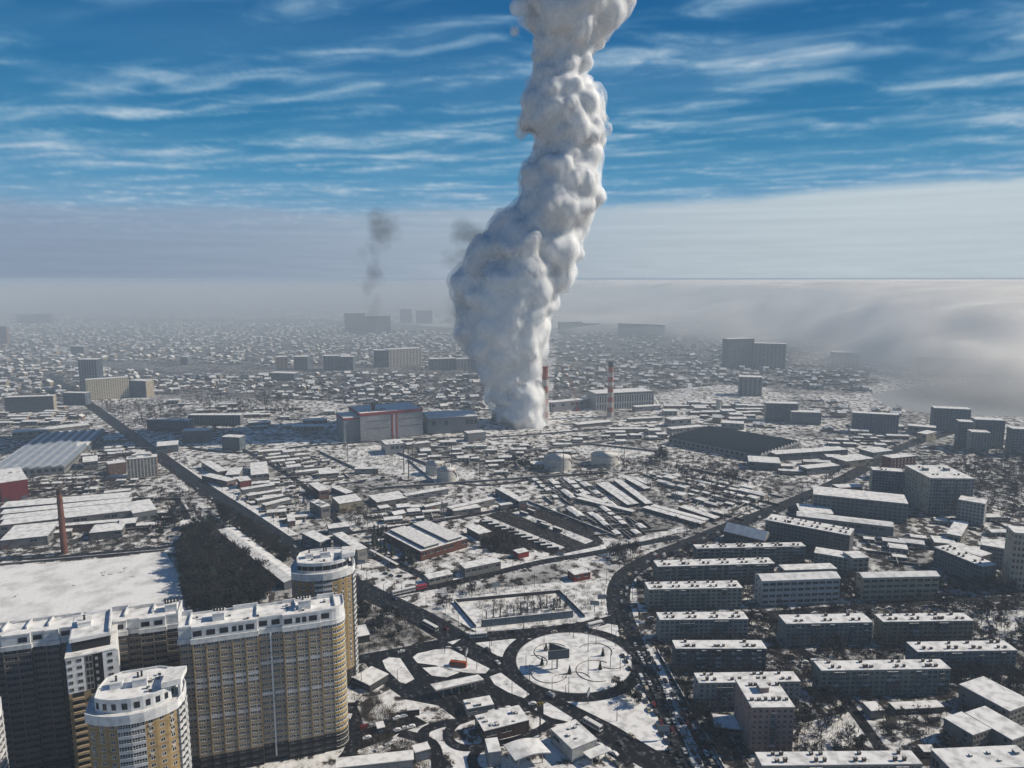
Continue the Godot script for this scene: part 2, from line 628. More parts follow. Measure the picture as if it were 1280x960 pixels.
# windows sunk between proud piers and spandrels
func openings(wall: Shape, win: Shape, f: Transform3D, length: float, y0: float, fh: float, floors: int, bays: int, ww: float, wh: float, col: Color, proud := 0.22, pier_col = null, frame := true, skip := 0.0) -> void:
	wall.at(f)
	win.at(f)
	var bw := length / bays
	var pc: Color = col if pier_col == null else pier_col
	var sill := (1.0 - wh) * 0.55
	for k in floors + 1:
		var a := y0 + (k - 1) * fh + (sill + wh) * fh if k > 0 else y0
		var b := y0 + k * fh + sill * fh if k < floors else y0 + floors * fh
		var tint := rng.randf_range(0.93, 1.05)
		wall.box(0, a, 0, length, b, proud, Color(col.r * tint, col.g * tint, col.b * tint), true)
	for k in bays + 1:
		var x0 := maxf(k * bw - bw * (1.0 - ww) / 2, 0.0)
		var x1 := minf(k * bw + bw * (1.0 - ww) / 2, length)
		wall.box(x0, y0, 0, x1, y0 + floors * fh, proud - 0.03, pc)
	for r in floors:
		for k in bays:
			if skip > 0.0 and rng.randf() < skip:
				wall.box(k * bw, y0 + r * fh, 0, (k + 1) * bw, y0 + (r + 1) * fh, proud - 0.05, col)
				continue
			var x0 := k * bw + bw * (1.0 - ww) / 2
			var x1 := x0 + bw * ww
			var ya := y0 + r * fh + sill * fh
			var yb := ya + wh * fh
			win.quad(Vector3(x0, ya, 0.02), Vector3(x0, yb, 0.02), Vector3(x1, yb, 0.02), Vector3(x1, ya, 0.02), pane_color())
			if frame:
				var xm := (x0 + x1) / 2
				win.box(xm - 0.05, ya, 0.02, xm + 0.05, yb, 0.07, Color(0.32, 0.32, 0.31))
	wall.at(Transform3D.IDENTITY)
	win.at(Transform3D.IDENTITY)
	wall.turned = false
	win.turned = false


func balconies(s: Shape, f: Transform3D, length: float, y0: float, fh: float, floors: int, bays: int, columns: Array, depth := 1.1) -> void:
	s.at(f)
	var bw := length / bays
	for k in columns:
		var x0: float = k * bw + bw * 0.06
		var x1: float = x0 + bw * 0.9
		for r in floors:
			var y: float = y0 + r * fh
			if r == 0:
				continue
			var q := rng.randf()
			var base := Color(0.18, 0.19, 0.19)
			if q < 0.25: base = Color(0.10, 0.13, 0.15)
			elif q < 0.4: base = Color(0.24, 0.22, 0.17)
			elif q < 0.5: base = Color(0.12, 0.09, 0.07)
			elif q < 0.62: base = Color(0.42, 0.43, 0.44)
			s.box(x0, y - 0.12, 0, x1, y + 1.0, depth, base, true)
			if rng.randf() < 0.6:
				# glazed in
				s.box(x0 + 0.05, y + 1.0, 0, x1 - 0.05, y + fh - 0.25, depth - 0.08, Color(0.035, 0.045, 0.055))
				var m := 3
				for j in m + 1:
					var xx := lerpf(x0 + 0.05, x1 - 0.05, float(j) / m)
					s.box(xx - 0.05, y + 1.0, depth - 0.08, xx + 0.05, y + fh - 0.25, depth - 0.03, Color(0.5, 0.5, 0.48))
				s.box(x0, y + fh - 0.25, 0, x1, y + fh - 0.15, depth, Color(0.5, 0.5, 0.5))
			else:
				s.box(x0, y + 1.0, depth - 0.15, x1, y + 1.08, depth, SNOW)
	s.at(Transform3D.IDENTITY)
	s.turned = false


# a sheet of snow on a flat roof with its kerb: edges a little uneven
func snow_roof(w: float, d: float, y: float, lip := 0.35, thick := 0.35) -> Shape:
	var s := Shape.new()
	var hw := w / 2 + lip
	var hd := d / 2 + lip
	s.box(-hw, y, -hd, hw, y + 0.22, hd, Color(0.34, 0.34, 0.34), true)
	s.box(-hw + 0.12, y + 0.22, -hd + 0.12, hw - 0.12, y + thick, hd - 0.12, SNOW)
	return s


var vent_mesh: ArrayMesh
func roof_vents(root: Node3D, w: float, d: float, y: float, n: int, big := 1.0, dark := Color(0.09, 0.07, 0.06)) -> void:
	if vent_mesh == null:
		var s := Shape.new()
		s.box(-0.9, 0, -0.5, 0.9, 1.3, 0.5, Color(0.10, 0.075, 0.065))
		s.box(-1.1, 1.3, -0.7, 1.1, 1.45, 0.7, Color(0.06, 0.05, 0.05), true)
		s.box(-0.7, 1.45, -0.4, 0.3, 1.52, 0.4, Color(0.4, 0.4, 0.42))
		vent_mesh = s.mesh()
	for k in n:
		var x := (k + 0.5) / n * w - w / 2
		for q in [-1, 1]:
			for dx in [-1.9, 1.9]:
				if q < 0 and rng.randf() < 0.3:
					continue
				var o := obj("roof_vent", vent_mesh, M.wall, root)
				o.position = Vector3(x + dx + rng.randf_range(-0.3, 0.3), y, q * d * 0.27)
				o.scale = Vector3(big * rng.randf_range(0.6, 1.0), big * rng.randf_range(0.7, 1.3), big)
				if q > 0 and rng.randf() < 0.08:
					o.scale.x *= 2.0


# block of flats: wall, windows, balconies, snow roof, vents
func flats(label: String, x: float, z: float, deg: float, w: float, d: float, h: float, floors: int, bays: int, col: Color, o := {}) -> Node3D:
	col = Color(col.r * 0.98, col.g * 0.96, col.b * 0.94)
	var root := thing(o.get("name", "apartment_block"), label, o.get("cat", "building"), Vector3(x, 0, z), deg_to_rad(deg), o.get("group", ""))
	occupy(x, z, deg, w, d)
	landmark(o.get("short", ""), x, z, h)
	var wall := Shape.new()
	var win := Shape.new()
	var bal := Shape.new()
	var plinth: float = o.get("plinth", 0.9)
	var fh := (h - plinth - 0.5) / floors
	var ww: float = o.get("ww", 0.6)
	var wh: float = o.get("wh", 0.55)
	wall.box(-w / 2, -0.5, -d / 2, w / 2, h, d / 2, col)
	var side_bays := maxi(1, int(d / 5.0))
	for s in 4:
		var f := side_frame(w, d, s)
		var long := s % 2 == 0
		var len_ := w if long else d
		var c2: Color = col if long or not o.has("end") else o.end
		wall.at(f)
		wall.box(0, -0.5, 0, len_, plinth, 0.3, Color(c2.r * 0.55, c2.g * 0.55, c2.b * 0.55))
		wall.box(0, h - 0.5, 0, len_, h, 0.3, c2)
		wall.turned = false
		if long:
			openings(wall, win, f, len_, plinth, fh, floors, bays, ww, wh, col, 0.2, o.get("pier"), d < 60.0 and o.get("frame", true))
			if o.has("balc"):
				balconies(bal, f, len_, plinth, fh, floors, bays, o.balc)
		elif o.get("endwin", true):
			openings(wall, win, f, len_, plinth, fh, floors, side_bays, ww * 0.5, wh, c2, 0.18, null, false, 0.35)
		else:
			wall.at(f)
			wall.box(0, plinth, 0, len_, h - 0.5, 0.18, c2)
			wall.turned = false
	obj("wall", wall, M.wall, root)
	obj("window", win, M.glass, root, "stuff")
	if not bal.empty():
		obj("balcony", bal, M.wall, root, "stuff")
	var top := obj("roof", gable_roof(w, d, h, o.gable) if o.has("gable") else snow_roof(w, d, h), M.snow, root)
	if o.has("vents"):
		roof_vents(top, w, d, h + 0.3, o.vents, o.get("ventsize", 1.0))
	if o.has("cap"):
		# lift houses and stair heads on the roof
		for k in o.cap:
			var c := Shape.new()
			c.box(-2.2, 0, -2.5, 2.2, 2.6, 2.5, col)
			c.box(-2.5, 2.6, -2.8, 2.5, 2.9, 2.8, SNOW, true)
			var cc := obj("stair_head", c, M.wall, top)
			cc.position = Vector3(((k + 0.5) / float(o.cap) - 0.5) * w, h + 0.3, -d * 0.1)
	return root


func gable_roof(w: float, d: float, y: float, rise: float, lip := 0.5, col := SNOW) -> Shape:
	var s := Shape.new()
	var hw := w / 2 + lip
	var hd := d / 2 + lip
	var a := Vector3(-hw, y, hd); var b := Vector3(hw, y, hd); var c := Vector3(hw, y, -hd); var e := Vector3(-hw, y, -hd)
	var t := Vector3(0, 0.35, 0)
	var p := Vector3(-hw, y + rise, 0); var q := Vector3(hw, y + rise, 0)
	s.quad(a + t, p + t, q + t, b + t, col)
	s.quad(c + t, q + t, p + t, e + t, col)
	s.quad(a, a + t, b + t, b, col)
	s.quad(c, c + t, e + t, e, col)
	var g := Color(0.25, 0.24, 0.23)
	s.quad(e, e + t, p + t, p, col); s.quad(p, p + t, a + t, a, col)
	s.quad(b, b + t, q + t, q, col); s.quad(q, q + t, c + t, c, col)
	s.tri(a, e, p, g)
	s.tri(b, q, c, g)
	return s


# low industrial hall or shop: wall, roof, gates, window strips, roof units
func hall(label: String, x: float, z: float, deg: float, w: float, d: float, h: float, col: Color, o := {}) -> Node3D:
	col = Color(col.r * 0.8, col.g * 0.8, col.b * 0.8)
	var root := thing(o.get("name", "warehouse"), label, o.get("cat", "building"), Vector3(x, 0, z), deg_to_rad(deg), o.get("group", ""))
	occupy(x, z, deg, w, d)
	landmark(o.get("short", ""), x, z, h)
	var wall := Shape.new()
	var win := Shape.new()
	wall.box(-w / 2, -0.5, -d / 2, w / 2, h, d / 2, col)
	for s in 4:
		var f := side_frame(w, d, s)
		var len_ := w if s % 2 == 0 else d
		wall.at(f)
		win.at(f)
		wall.box(0, -0.5, 0, len_, 0.6, 0.12, col * 0.6)
		wall.box(0, h - 0.7, 0, len_, h - 0.02, 0.15, o.get("band", col * 0.8))
		var n := maxi(1, int(len_ / o.get("pitch", 6.0)))
		var bw := len_ / n
		for k in n + 1:
			var xx := clampf(k * bw, 0.2, len_ - 0.2)
			wall.box(xx - 0.2, 0, 0, xx + 0.2, h - 0.7, 0.1, col * 0.9)
		for k in n:
			var q := rng.randf()
			var x0 := k * bw + bw * 0.16
			var x1 := k * bw + bw * 0.84
			if q < o.get("winrate", 0.55):
				var ya := h * 0.5
				var yb := minf(h * 0.8, h - 0.9)
				win.quad(Vector3(x0, ya, 0.03), Vector3(x0, yb, 0.03), Vector3(x1, yb, 0.03), Vector3(x1, ya, 0.03), pane_color())
				wall.box(x0, ya - 0.12, 0, x1, ya, 0.14, SNOW * 0.9)
				win.box((x0 + x1) / 2 - 0.06, ya, 0.03, (x0 + x1) / 2 + 0.06, yb, 0.08, Color(0.4, 0.4, 0.4))
			elif q < 0.75 and s == 0:
				win.box(x0, 0.1, 0.0, x1, minf(3.6, h * 0.72), 0.06, [Color(0.10, 0.12, 0.15), Color(0.16, 0.08, 0.06), Color(0.2, 0.2, 0.2), Color(0.05, 0.06, 0.06)][rng.randi() % 4])
		wall.turned = false
		win.turned = false
	obj("wall", wall, M.wall, root)
	if not win.empty():
		obj("window", win, M.glass, root, "stuff")
	var top := obj("roof", gable_roof(w, d, h, o.gable, 0.4) if o.has("gable") else snow_roof(w, d, h, o.get("lip", 0.3)), M.snow, root)
	for k in o.get("units", 0):
		var u := Shape.new()
		u.box(-0.9, 0, -0.7, 0.9, 1.1, 0.7, Color(0.22, 0.23, 0.24))
		u.box(-1.0, 1.1, -0.8, 1.0, 1.25, 0.8, SNOW)
		var uo := obj("roof_unit", u, M.wall, top)
		uo.position = Vector3(rng.randf_range(-0.42, 0.42) * w, h + 0.3, rng.randf_range(-0.4, 0.4) * d)
		uo.rotation.y = rng.randi_range(0, 1) * PI / 2
		uo.scale = Vector3.ONE * rng.randf_range(0.6, 1.4)
	# rooflights and ridge monitors that run along the hall
	for k in o.get("monitors", 0):
		var m := Shape.new()
		var mz: float = ((k + 0.5) / o.monitors - 0.5) * d
		var mw: float = o.get("mw", 4.0)
		m.box(-w * 0.47, h + 0.3, mz - mw / 2, w * 0.47, h + 2.2, mz + mw / 2, Color(0.10, 0.11, 0.12))
		m.box(-w * 0.475, h + 2.2, mz - mw / 2 - 0.3, w * 0.475, h + 2.55, mz + mw / 2 + 0.3, SNOW, true)
		obj("roof_monitor", m, M.wall, top)
	return root


# ------------------------------------------------------------------ where things stand
var plots := []
var landmarks := []


func occupy(x: float, z: float, deg: float, w: float, d: float, pad := 2.0) -> void:
	var a := deg_to_rad(deg)
	plots.push_back([x, z, cos(a), sin(a), w / 2 + pad, d / 2 + pad, maxf(w, d) * 0.75 + pad])


func taken(x: float, z: float, pad := 0.0) -> bool:
	for p in plots:
		var dx: float = x - p[0]
		var dz: float = z - p[1]
		var far: float = p[6] + pad
		if absf(dx) > far or absf(dz) > far:
			continue
		if absf(dx * p[2] - dz * p[3]) < p[4] + pad and absf(dx * p[3] + dz * p[2]) < p[5] + pad:
			return true
	return false


func landmark(called: String, x: float, z: float, h: float) -> void:
	if called:
		landmarks.push_back([called, Vector2(x, z), h])


var road_lines := []
func on_road(x: float, z: float, pad := 0.0) -> bool:
	var p := Vector2(x, z)
	for r in road_lines:
		var pts: PackedVector2Array = r[0]
		var lo: Vector2 = r[2]
		var hi: Vector2 = r[3]
		var w: float = r[1] / 2 + pad
		if x < lo.x - w or x > hi.x + w or z < lo.y - w or z > hi.y + w:
			continue
		for k in pts.size() - 1:
			if Geometry2D.get_closest_point_to_segment(p, pts[k], pts[k + 1]).distance_to(p) < w:
				return true
	return false


const ORD := ["", "nearest", "second nearest", "third nearest", "fourth nearest", "fifth nearest", "sixth nearest", "seventh nearest", "eighth nearest", "ninth nearest", "tenth nearest"]
func rank(k: int) -> String:
	if k < ORD.size():
		return ORD[k]
	var end: String = ["th", "st", "nd", "rd", "th", "th", "th", "th", "th", "th"][k % 10] if k % 100 < 11 or k % 100 > 13 else "th"
	return "%d%s nearest" % [k, end]


# labels for repeats: what it is, on which side of which landmark, and its rank of nearness among those
func label_repeats(list: Array, group := "") -> void:
	var heaps := {}
	for e in list:
		var o: Node3D = e[0]
		if group: o.set_meta("group", group)
		var p := Vector2(o.position.x, o.position.z)
		var best = null
		var bd := 1e9
		for l in landmarks:
			var d: float = p.distance_to(l[1])
			if d < bd:
				bd = d
				best = l
		var to: Vector2 = p - best[1]
		var side := ("right of" if to.x > 0 else "left of") if absf(to.x) > absf(to.y) * 0.8 else ("in front of" if to.y > 0 else "behind")
		var key := "%s|%s|%s" % [e[1], side, best[0]]
		if not heaps.has(key):
			heaps[key] = []
		heaps[key].push_back([bd, o, e[1], side, best[0]])
	for key in heaps:
		var h: Array = heaps[key]
		h.sort_custom(func(a, b): return a[0] < b[0])
		for k in h.size():
			var e: Array = h[k]
			if h.size() == 1:
				e[1].set_meta("label", "%s %s %s" % [e[2], e[3], e[4]])
			else:
				e[1].set_meta("label", "%s %s %s, %s" % [e[2], e[3], e[4], rank(k + 1)])


# ------------------------------------------------------------------ roads and yards
func ribbon(pts: PackedVector2Array, w: float, y: float, col: Color) -> Shape:
	var s := Shape.new()
	var n := pts.size()
	for k in n - 1:
		var d0 := (pts[k] - pts[maxi(k - 1, 0)]).normalized() + (pts[k + 1] - pts[k]).normalized()
		var d1 := (pts[k + 1] - pts[k]).normalized() + (pts[mini(k + 2, n - 1)] - pts[k + 1]).normalized()
		d0 = d0.normalized()
		d1 = d1.normalized()
		var a := Vector2(-d0.y, d0.x) * w / 2
		var b := Vector2(-d1.y, d1.x) * w / 2
		var p := pts[k]
		var q := pts[k + 1]
		s.quad(Vector3(p.x - a.x, y, p.y - a.y), Vector3(q.x - b.x, y, q.y - b.y), Vector3(q.x + b.x, y, q.y + b.y), Vector3(p.x + a.x, y, p.y + a.y), col)
	for k in s.n.size():
		s.n[k] = Vector3.UP
	return s


func smooth(pts: PackedVector2Array, per := 6) -> PackedVector2Array:
	var out := PackedVector2Array()
	var n := pts.size()
	for k in n - 1:
		for t in per:
			out.push_back(pts[k].cubic_interpolate(pts[k + 1], pts[maxi(k - 1, 0)], pts[mini(k + 2, n - 1)], float(t) / per))
	out.push_back(pts[n - 1])
	return out


var road_level := 0.03
func road(called: String, a: Array, w: float, col := Color(0.14, 0.14, 0.15)) -> PackedVector2Array:
	var pts := smooth(V2(a))
	road_level += 0.006
	tag(obj(called, ribbon(pts, w, road_level, col), M.road if col.r < 0.3 else M.field), "", "", "", "structure")
	var lo := pts[0]
	var hi := pts[0]
	for p in pts:
		lo = lo.min(p)
		hi = hi.max(p)
	road_lines.push_back([pts, w, lo, hi])
	return pts


func sheet(called: String, poly: PackedVector2Array, y: float, col: Color, m: Material) -> void:
	var s := Shape.new()
	s.prism(poly, 0, y, col, col, false)
	tag(obj(called, s, m), "", "", "", "structure")


# a raised traffic island: kerb, snow on top
func island(poly: PackedVector2Array, y := 0.22) -> void:
	var s := Shape.new()
	s.prism(poly, 0, y, SNOW, Color(0.25, 0.25, 0.25))
	tag(obj("traffic_island", s, M.snow), "", "", "", "structure")


func circle(x: float, z: float, r: float, n := 64) -> PackedVector2Array:
	var p := PackedVector2Array()
	for k in n:
		p.push_back(Vector2(x + cos(TAU * k / n) * r, z + sin(TAU * k / n) * r))
	return p


func fence(label: String, a: Vector2, b: Vector2, h: float, col: Color, t := 0.3) -> void:
	var d := b - a
	var o := thing("boundary_wall", label, "wall", Vector3(a.x, 0, a.y), atan2(-d.y, d.x))
	var n := maxi(1, int(d.length() / 6.0))
	var l := d.length() / n
	for k in mini(n, 60):
		var s := Shape.new()
		s.box(0.06, 0, -t / 2, l - 0.06, h * (1.0 + 0.02 * (k % 2)), t / 2, col * rng.randf_range(0.85, 1.1))
		s.box(0.0, h + 0.02, -t / 2 - 0.1, l, h + 0.14, t / 2 + 0.1, SNOW)
		s.box(-0.15, 0, -t / 2 - 0.08, 0.15, h + 0.02, t / 2 + 0.08, col * 0.6)
		obj("panel", s, M.wall, o).position = Vector3(k * l, 0, 0)


# ------------------------------------------------------------------ trees
func limb(s: Shape, a: Vector3, dir: Vector3, len_: float, r: float, depth: int, rr: RandomNumberGenerator, twig: Shape) -> void:
	var b := a + dir * len_
	if depth == 0:
		# a spray of fine twigs
		for k in 5:
			var d := (dir + Vector3(rr.randf_range(-0.8, 0.8), rr.randf_range(-0.3, 0.7), rr.randf_range(-0.8, 0.8))).normalized()
			var side := d.cross(Vector3(rr.randf_range(-1, 1), rr.randf_range(-1, 1), rr.randf_range(-1, 1))).normalized() * 0.05
			var tip := a + d * len_ * rr.randf_range(0.7, 1.3)
			var tone := rr.randf_range(0.7, 1.3)
			twig.tri(a - side, tip, a + side, Color(0.042 * tone, 0.038 * tone, 0.038 * tone))
			var m := a.lerp(tip, 0.5)
			var d2 := (d + Vector3(rr.randf_range(-0.9, 0.9), rr.randf_range(-0.4, 0.6), rr.randf_range(-0.9, 0.9))).normalized()
			twig.tri(m - side * 0.7, m + d2 * len_ * 0.7, m + side * 0.7, Color(0.045 * tone, 0.041 * tone, 0.04 * tone))
		return
	s.bar(a, b, r, Color(0.062, 0.05, 0.043), r * 0.62, 3)
	var n := 3 if depth > 1 else 3
	for k in n:
		var t := rr.randf_range(0.55, 1.0) if k > 0 else 1.0
		var d := (dir * 0.8 + Vector3(rr.randf_range(-0.8, 0.8), rr.randf_range(0.0, 0.55), rr.randf_range(-0.8, 0.8))).normalized()
		limb(s, a.lerp(b, t), d, len_ * rr.randf_range(0.58, 0.8), r * 0.6, depth - 1, rr, twig)


func bare_tree_meshes(seed_: int, depth: int) -> Array:
	var rr := RandomNumberGenerator.new()
	rr.seed = seed_
	var s := Shape.new()
	var t := Shape.new()
	limb(s, Vector3(0, -0.2, 0), Vector3(rr.randf_range(-0.08, 0.08), 1, rr.randf_range(-0.08, 0.08)).normalized(), rr.randf_range(3.0, 4.2), 0.2, depth, rr, t)
	return [s.mesh(), t.mesh()]


func conifer_meshes(seed_: int, slim: float) -> Array:
	var rr := RandomNumberGenerator.new()
	rr.seed = seed_
	var s := Shape.new()
	var t := Shape.new()
	var high := 9.0
	s.bar(Vector3(0, -0.2, 0), Vector3(0, high * 0.95, 0), 0.2, Color(0.06, 0.05, 0.04), 0.04, 5)
	for k in 150:
		var q := rr.randf()
		var y := lerpf(0.9, high, q)
		var rad := (1.0 - q) * slim * rr.randf_range(0.55, 1.1) + 0.15
		var a := rr.randf() * TAU
		var out := Vector3(cos(a), 0, sin(a))
		var side := Vector3(-sin(a), 0, cos(a)) * rr.randf_range(0.25, 0.55)
		var tone := rr.randf_range(0.6, 1.35)
		var c := Color(0.02 * tone, 0.028 * tone, 0.021 * tone)
		if rr.randf() < 0.02:
			c = SNOW * 0.8
		var root := Vector3(0, y + 0.3, 0) + out * rad * 0.25
		var tip := Vector3(0, y - rad * 0.25, 0) + out * rad
		t.quad(root - side * 0.4, tip - side, tip + out * 0.25, tip + side, c)
		t.tri(root, root + Vector3(0, 0.45, 0), tip, c)
	return [s.mesh(), t.mesh()]


func pine_meshes(seed_: int) -> Array:
	var rr := RandomNumberGenerator.new()
	rr.seed = seed_
	var s := Shape.new()
	var t := Shape.new()
	s.bar(Vector3(0, -0.2, 0), Vector3(0.2, 9.0, 0.1), 0.24, Color(0.075, 0.055, 0.042), 0.08, 5)
	for k in 14:
		var y := rr.randf_range(3.2, 9.6)
		var a := rr.randf() * TAU
		var reach := rr.randf_range(1.2, 3.4) * (1.0 - absf(y - 6.0) / 8.0)
		var c := Vector3(cos(a) * reach, y, sin(a) * reach)
		s.bar(Vector3(0.1, y - 0.8, 0), c, 0.07, Color(0.07, 0.05, 0.04), 0.03, 3)
		for q in 34:
			var p := c + Vector3(rr.randfn() * 0.75, rr.randfn() * 0.42, rr.randfn() * 0.75)
			var u := Vector3(rr.randfn(), rr.randfn() * 0.6, rr.randfn()).normalized() * 0.42
			var w := u.cross(Vector3(rr.randfn(), rr.randfn(), rr.randfn())).normalized() * 0.26
			var tone := rr.randf_range(0.55, 1.4)
			t.quad(p - u, p + w, p + u, p - w, Color(0.012 * tone, 0.017 * tone, 0.016 * tone))
	return [s.mesh(), t.mesh()]


var tree_kinds := {}
func make_tree_kinds() -> void:
	tree_kinds.bare = [bare_tree_meshes(3, 4), bare_tree_meshes(14, 4), bare_tree_meshes(25, 4), bare_tree_meshes(36, 4)]
	tree_kinds.far = [bare_tree_meshes(5, 3), bare_tree_meshes(6, 3)]
	tree_kinds.cone = [conifer_meshes(3, 2.3), conifer_meshes(4, 1.7), conifer_meshes(8, 2.8)]
	tree_kinds.pine = [pine_meshes(2), pine_meshes(9), pine_meshes(12)]


var tree_protos := {}
var tree_spots := {"bare": [], "cone": [], "pine": []}
func plant(kind: String, x: float, z: float, big: float) -> void:
	tree_spots[kind].push_back([x, z, big])


func grow_trees() -> void:
	var words := {"bare": ["bare_tree", "bare leafless tree", "tree"], "cone": ["conifer_tree", "dark pointed conifer", "tree"], "pine": ["pine_tree", "dark bushy pine", "tree"]}
	var most := {"bare": 290, "cone": 150, "pine": 150}
	var listed := []
	for kind in tree_spots:
		var spots: Array = tree_spots[kind]
		spots.sort_custom(func(a, b): return a[2] / Vector2(a[0], a[1]).length() > b[2] / Vector2(b[0], b[1]).length())
		var made := []
		var rest := []
		for k in tree_kinds[kind].size():
			made.push_back(null)
			rest.push_back([])
		for k in spots.size():
			var q: Array = spots[k]
			var v := rng.randi() % made.size()
			if k < most[kind]:
				var o: Node3D
				if made[v] == null:
					o = thing(words[kind][0], "", words[kind][2], Vector3.ZERO, 0.0, "")
					obj("trunk", tree_kinds[kind][v][0], M.bark, o)
					obj("crown", tree_kinds[kind][v][1], M.bark if kind == "bare" else M.needles, o)
					made[v] = o
					o.position = Vector3(q[0], 0, q[1])
					o.rotation.y = rng.randf() * TAU
					o.scale = Vector3.ONE * q[2]
				else:
					o = copy(made[v], "", Vector3(q[0], 0, q[1]), rng.randf() * TAU, q[2])
				listed.push_back([o, words[kind][1]])
			else:
				rest[v].push_back(Transform3D(Basis(Vector3.UP, rng.randf() * TAU).scaled(Vector3.ONE * q[2]), Vector3(q[0], 0, q[1])))
		for v in made.size():
			if rest[v].size():
				scatter("woods", tree_kinds[kind][v], M.bark if kind == "bare" else M.needles, rest[v], "many more %s trees standing among the buildings" % ("bare" if kind == "bare" else "dark evergreen"))
	label_repeats(listed, "trees among the buildings")


func scatter(called: String, meshes: Array, m: Material, where: Array, label: String) -> void:
	var joined := ArrayMesh.new()
	for q in meshes:
		joined.add_surface_from_arrays(Mesh.PRIMITIVE_TRIANGLES, q.surface_get_arrays(0))
	for k in joined.get_surface_count():
		joined.surface_set_material(k, m)
	var mm := MultiMesh.new()
	mm.transform_format = MultiMesh.TRANSFORM_3D
	mm.mesh = joined
	mm.instance_count = where.size()
	for k in where.size():
		mm.set_instance_transform(k, where[k])
	var o := MultiMeshInstance3D.new()
	o.multimesh = mm
	o.name = numbered(called)
	add_child(o)
	tag(o, label, "", "", "stuff")


# ------------------------------------------------------------------ vehicles
var car_protos := {}
const CAR_COLORS := [["white", Color(0.62, 0.62, 0.62)], ["black", Color(0.015, 0.015, 0.018)], ["silver", Color(0.36, 0.37, 0.38)], ["dark grey", Color(0.07, 0.075, 0.08)], ["dark blue", Color(0.02, 0.035, 0.09)], ["dark red", Color(0.12, 0.018, 0.016)], ["beige", Color(0.4, 0.36, 0.28)], ["snow covered", Color(0.7, 0.71, 0.73)]]
var car_list := []


func car_shapes(col: Color, snowy: bool, van: bool) -> Array:
	var b := Shape.new()
	var g := Shape.new()
	var side := V2([-2.2, 0.32, -2.25, 0.75, -2.1, 0.92, -1.55, 1.0, -0.75, 1.48, 0.85, 1.5, 1.55, 1.05, 2.1, 0.9, 2.22, 0.6, 2.15, 0.3]) if not van else V2([-2.5, 0.35, -2.5, 2.05, 1.5, 2.1, 2.1, 1.2, 2.55, 1.05, 2.6, 0.4])
	var half := 0.86 if not van else 0.98
	var n := side.size()
	for k in n:
		var p := side[k]; var q := side[(k + 1) % n]
		var inp := 0.16 if p.y > 1.2 else 0.0
		var inq := 0.16 if q.y > 1.2 else 0.0
		b.quad(Vector3(p.x, p.y, half - inp), Vector3(q.x, q.y, half - inq), Vector3(q.x, q.y, -half + inq), Vector3(p.x, p.y, -half + inp), SNOW if snowy and (p.y + q.y) > 1.8 else col)
	var tri := Geometry2D.triangulate_polygon(side)
	for s in [-1, 1]:
		for k in range(0, tri.size(), 3):
			var w := []
			for j in 3:
				var p := side[tri[k + j]]
				w.push_back(Vector3(p.x, p.y, s * (half - (0.16 if p.y > 1.2 else 0.0))))
			b.tri(w[0], w[1], w[2], col)
		if van:
			g.quad(Vector3(0.5, 1.35, s * (half - 0.08)), Vector3(0.5, 1.9, s * (half - 0.1)), Vector3(1.5, 1.9, s * (half - 0.1)), Vector3(1.85, 1.35, s * (half - 0.08)), Color(0.02, 0.025, 0.03))
		else:
			g.quad(Vector3(-1.3, 1.04, s * (half - 0.02)), Vector3(-0.75, 1.42, s * (half - 0.1)), Vector3(0.8, 1.43, s * (half - 0.1)), Vector3(1.3, 1.06, s * (half - 0.02)), Color(0.02, 0.025, 0.03))
	if not snowy:
		if van:
			g.quad(Vector3(2.08, 1.24, 0.8), Vector3(1.53, 2.05, 0.75), Vector3(1.53, 2.05, -0.75), Vector3(2.08, 1.24, -0.8), Color(0.02, 0.025, 0.03))
		else:
			g.quad(Vector3(1.5, 1.1, 0.72), Vector3(0.9, 1.49, 0.62), Vector3(0.9, 1.49, -0.62), Vector3(1.5, 1.1, -0.72), Color(0.02, 0.025, 0.03))
			g.quad(Vector3(-1.5, 1.05, 0.72), Vector3(-0.8, 1.48, 0.62), Vector3(-0.8, 1.48, -0.62), Vector3(-1.5, 1.05, -0.72), Color(0.02, 0.025, 0.03))
	return [b.mesh(), g.mesh()]


func car(x: float, z: float, deg: float, which: int, van := false) -> void:
	var key := "%d%s" % [which, van]
	var o: Node3D
	if not car_protos.has(key):
		var c: Array = CAR_COLORS[which]
		var got := car_shapes(c[1], which == 7, van)
		o = thing("parked_van" if van else "car", "", "van" if van else "car")
		obj("body", got[0], M.paint, o)
		obj("window", got[1], M.glass, o)
		var wh := Shape.new()
		wh.at(Transform3D(Basis(Vector3.RIGHT, PI / 2), Vector3.ZERO))
		wh.cyl(0, 0, -0.1, 0.1, 0.33, 0.33, 8, Color(0.02, 0.02, 0.02))
		var wm := wh.mesh()
		for q in [[-1.35, -0.82], [-1.35, 0.82], [1.35, -0.82], [1.35, 0.82]]:
			obj("wheel", wm, M.bark, o).position = Vector3(q[0], 0.33, q[1])
		car_protos[key] = o
		o.position = Vector3(x, 0.1, z)
		o.rotation.y = deg_to_rad(deg)
	else:
		o = copy(car_protos[key], "", Vector3(x, 0.1, z), deg_to_rad(deg))
	car_list.push_back([o, "%s %s" % [CAR_COLORS[which][0], "van" if van else "car"]])


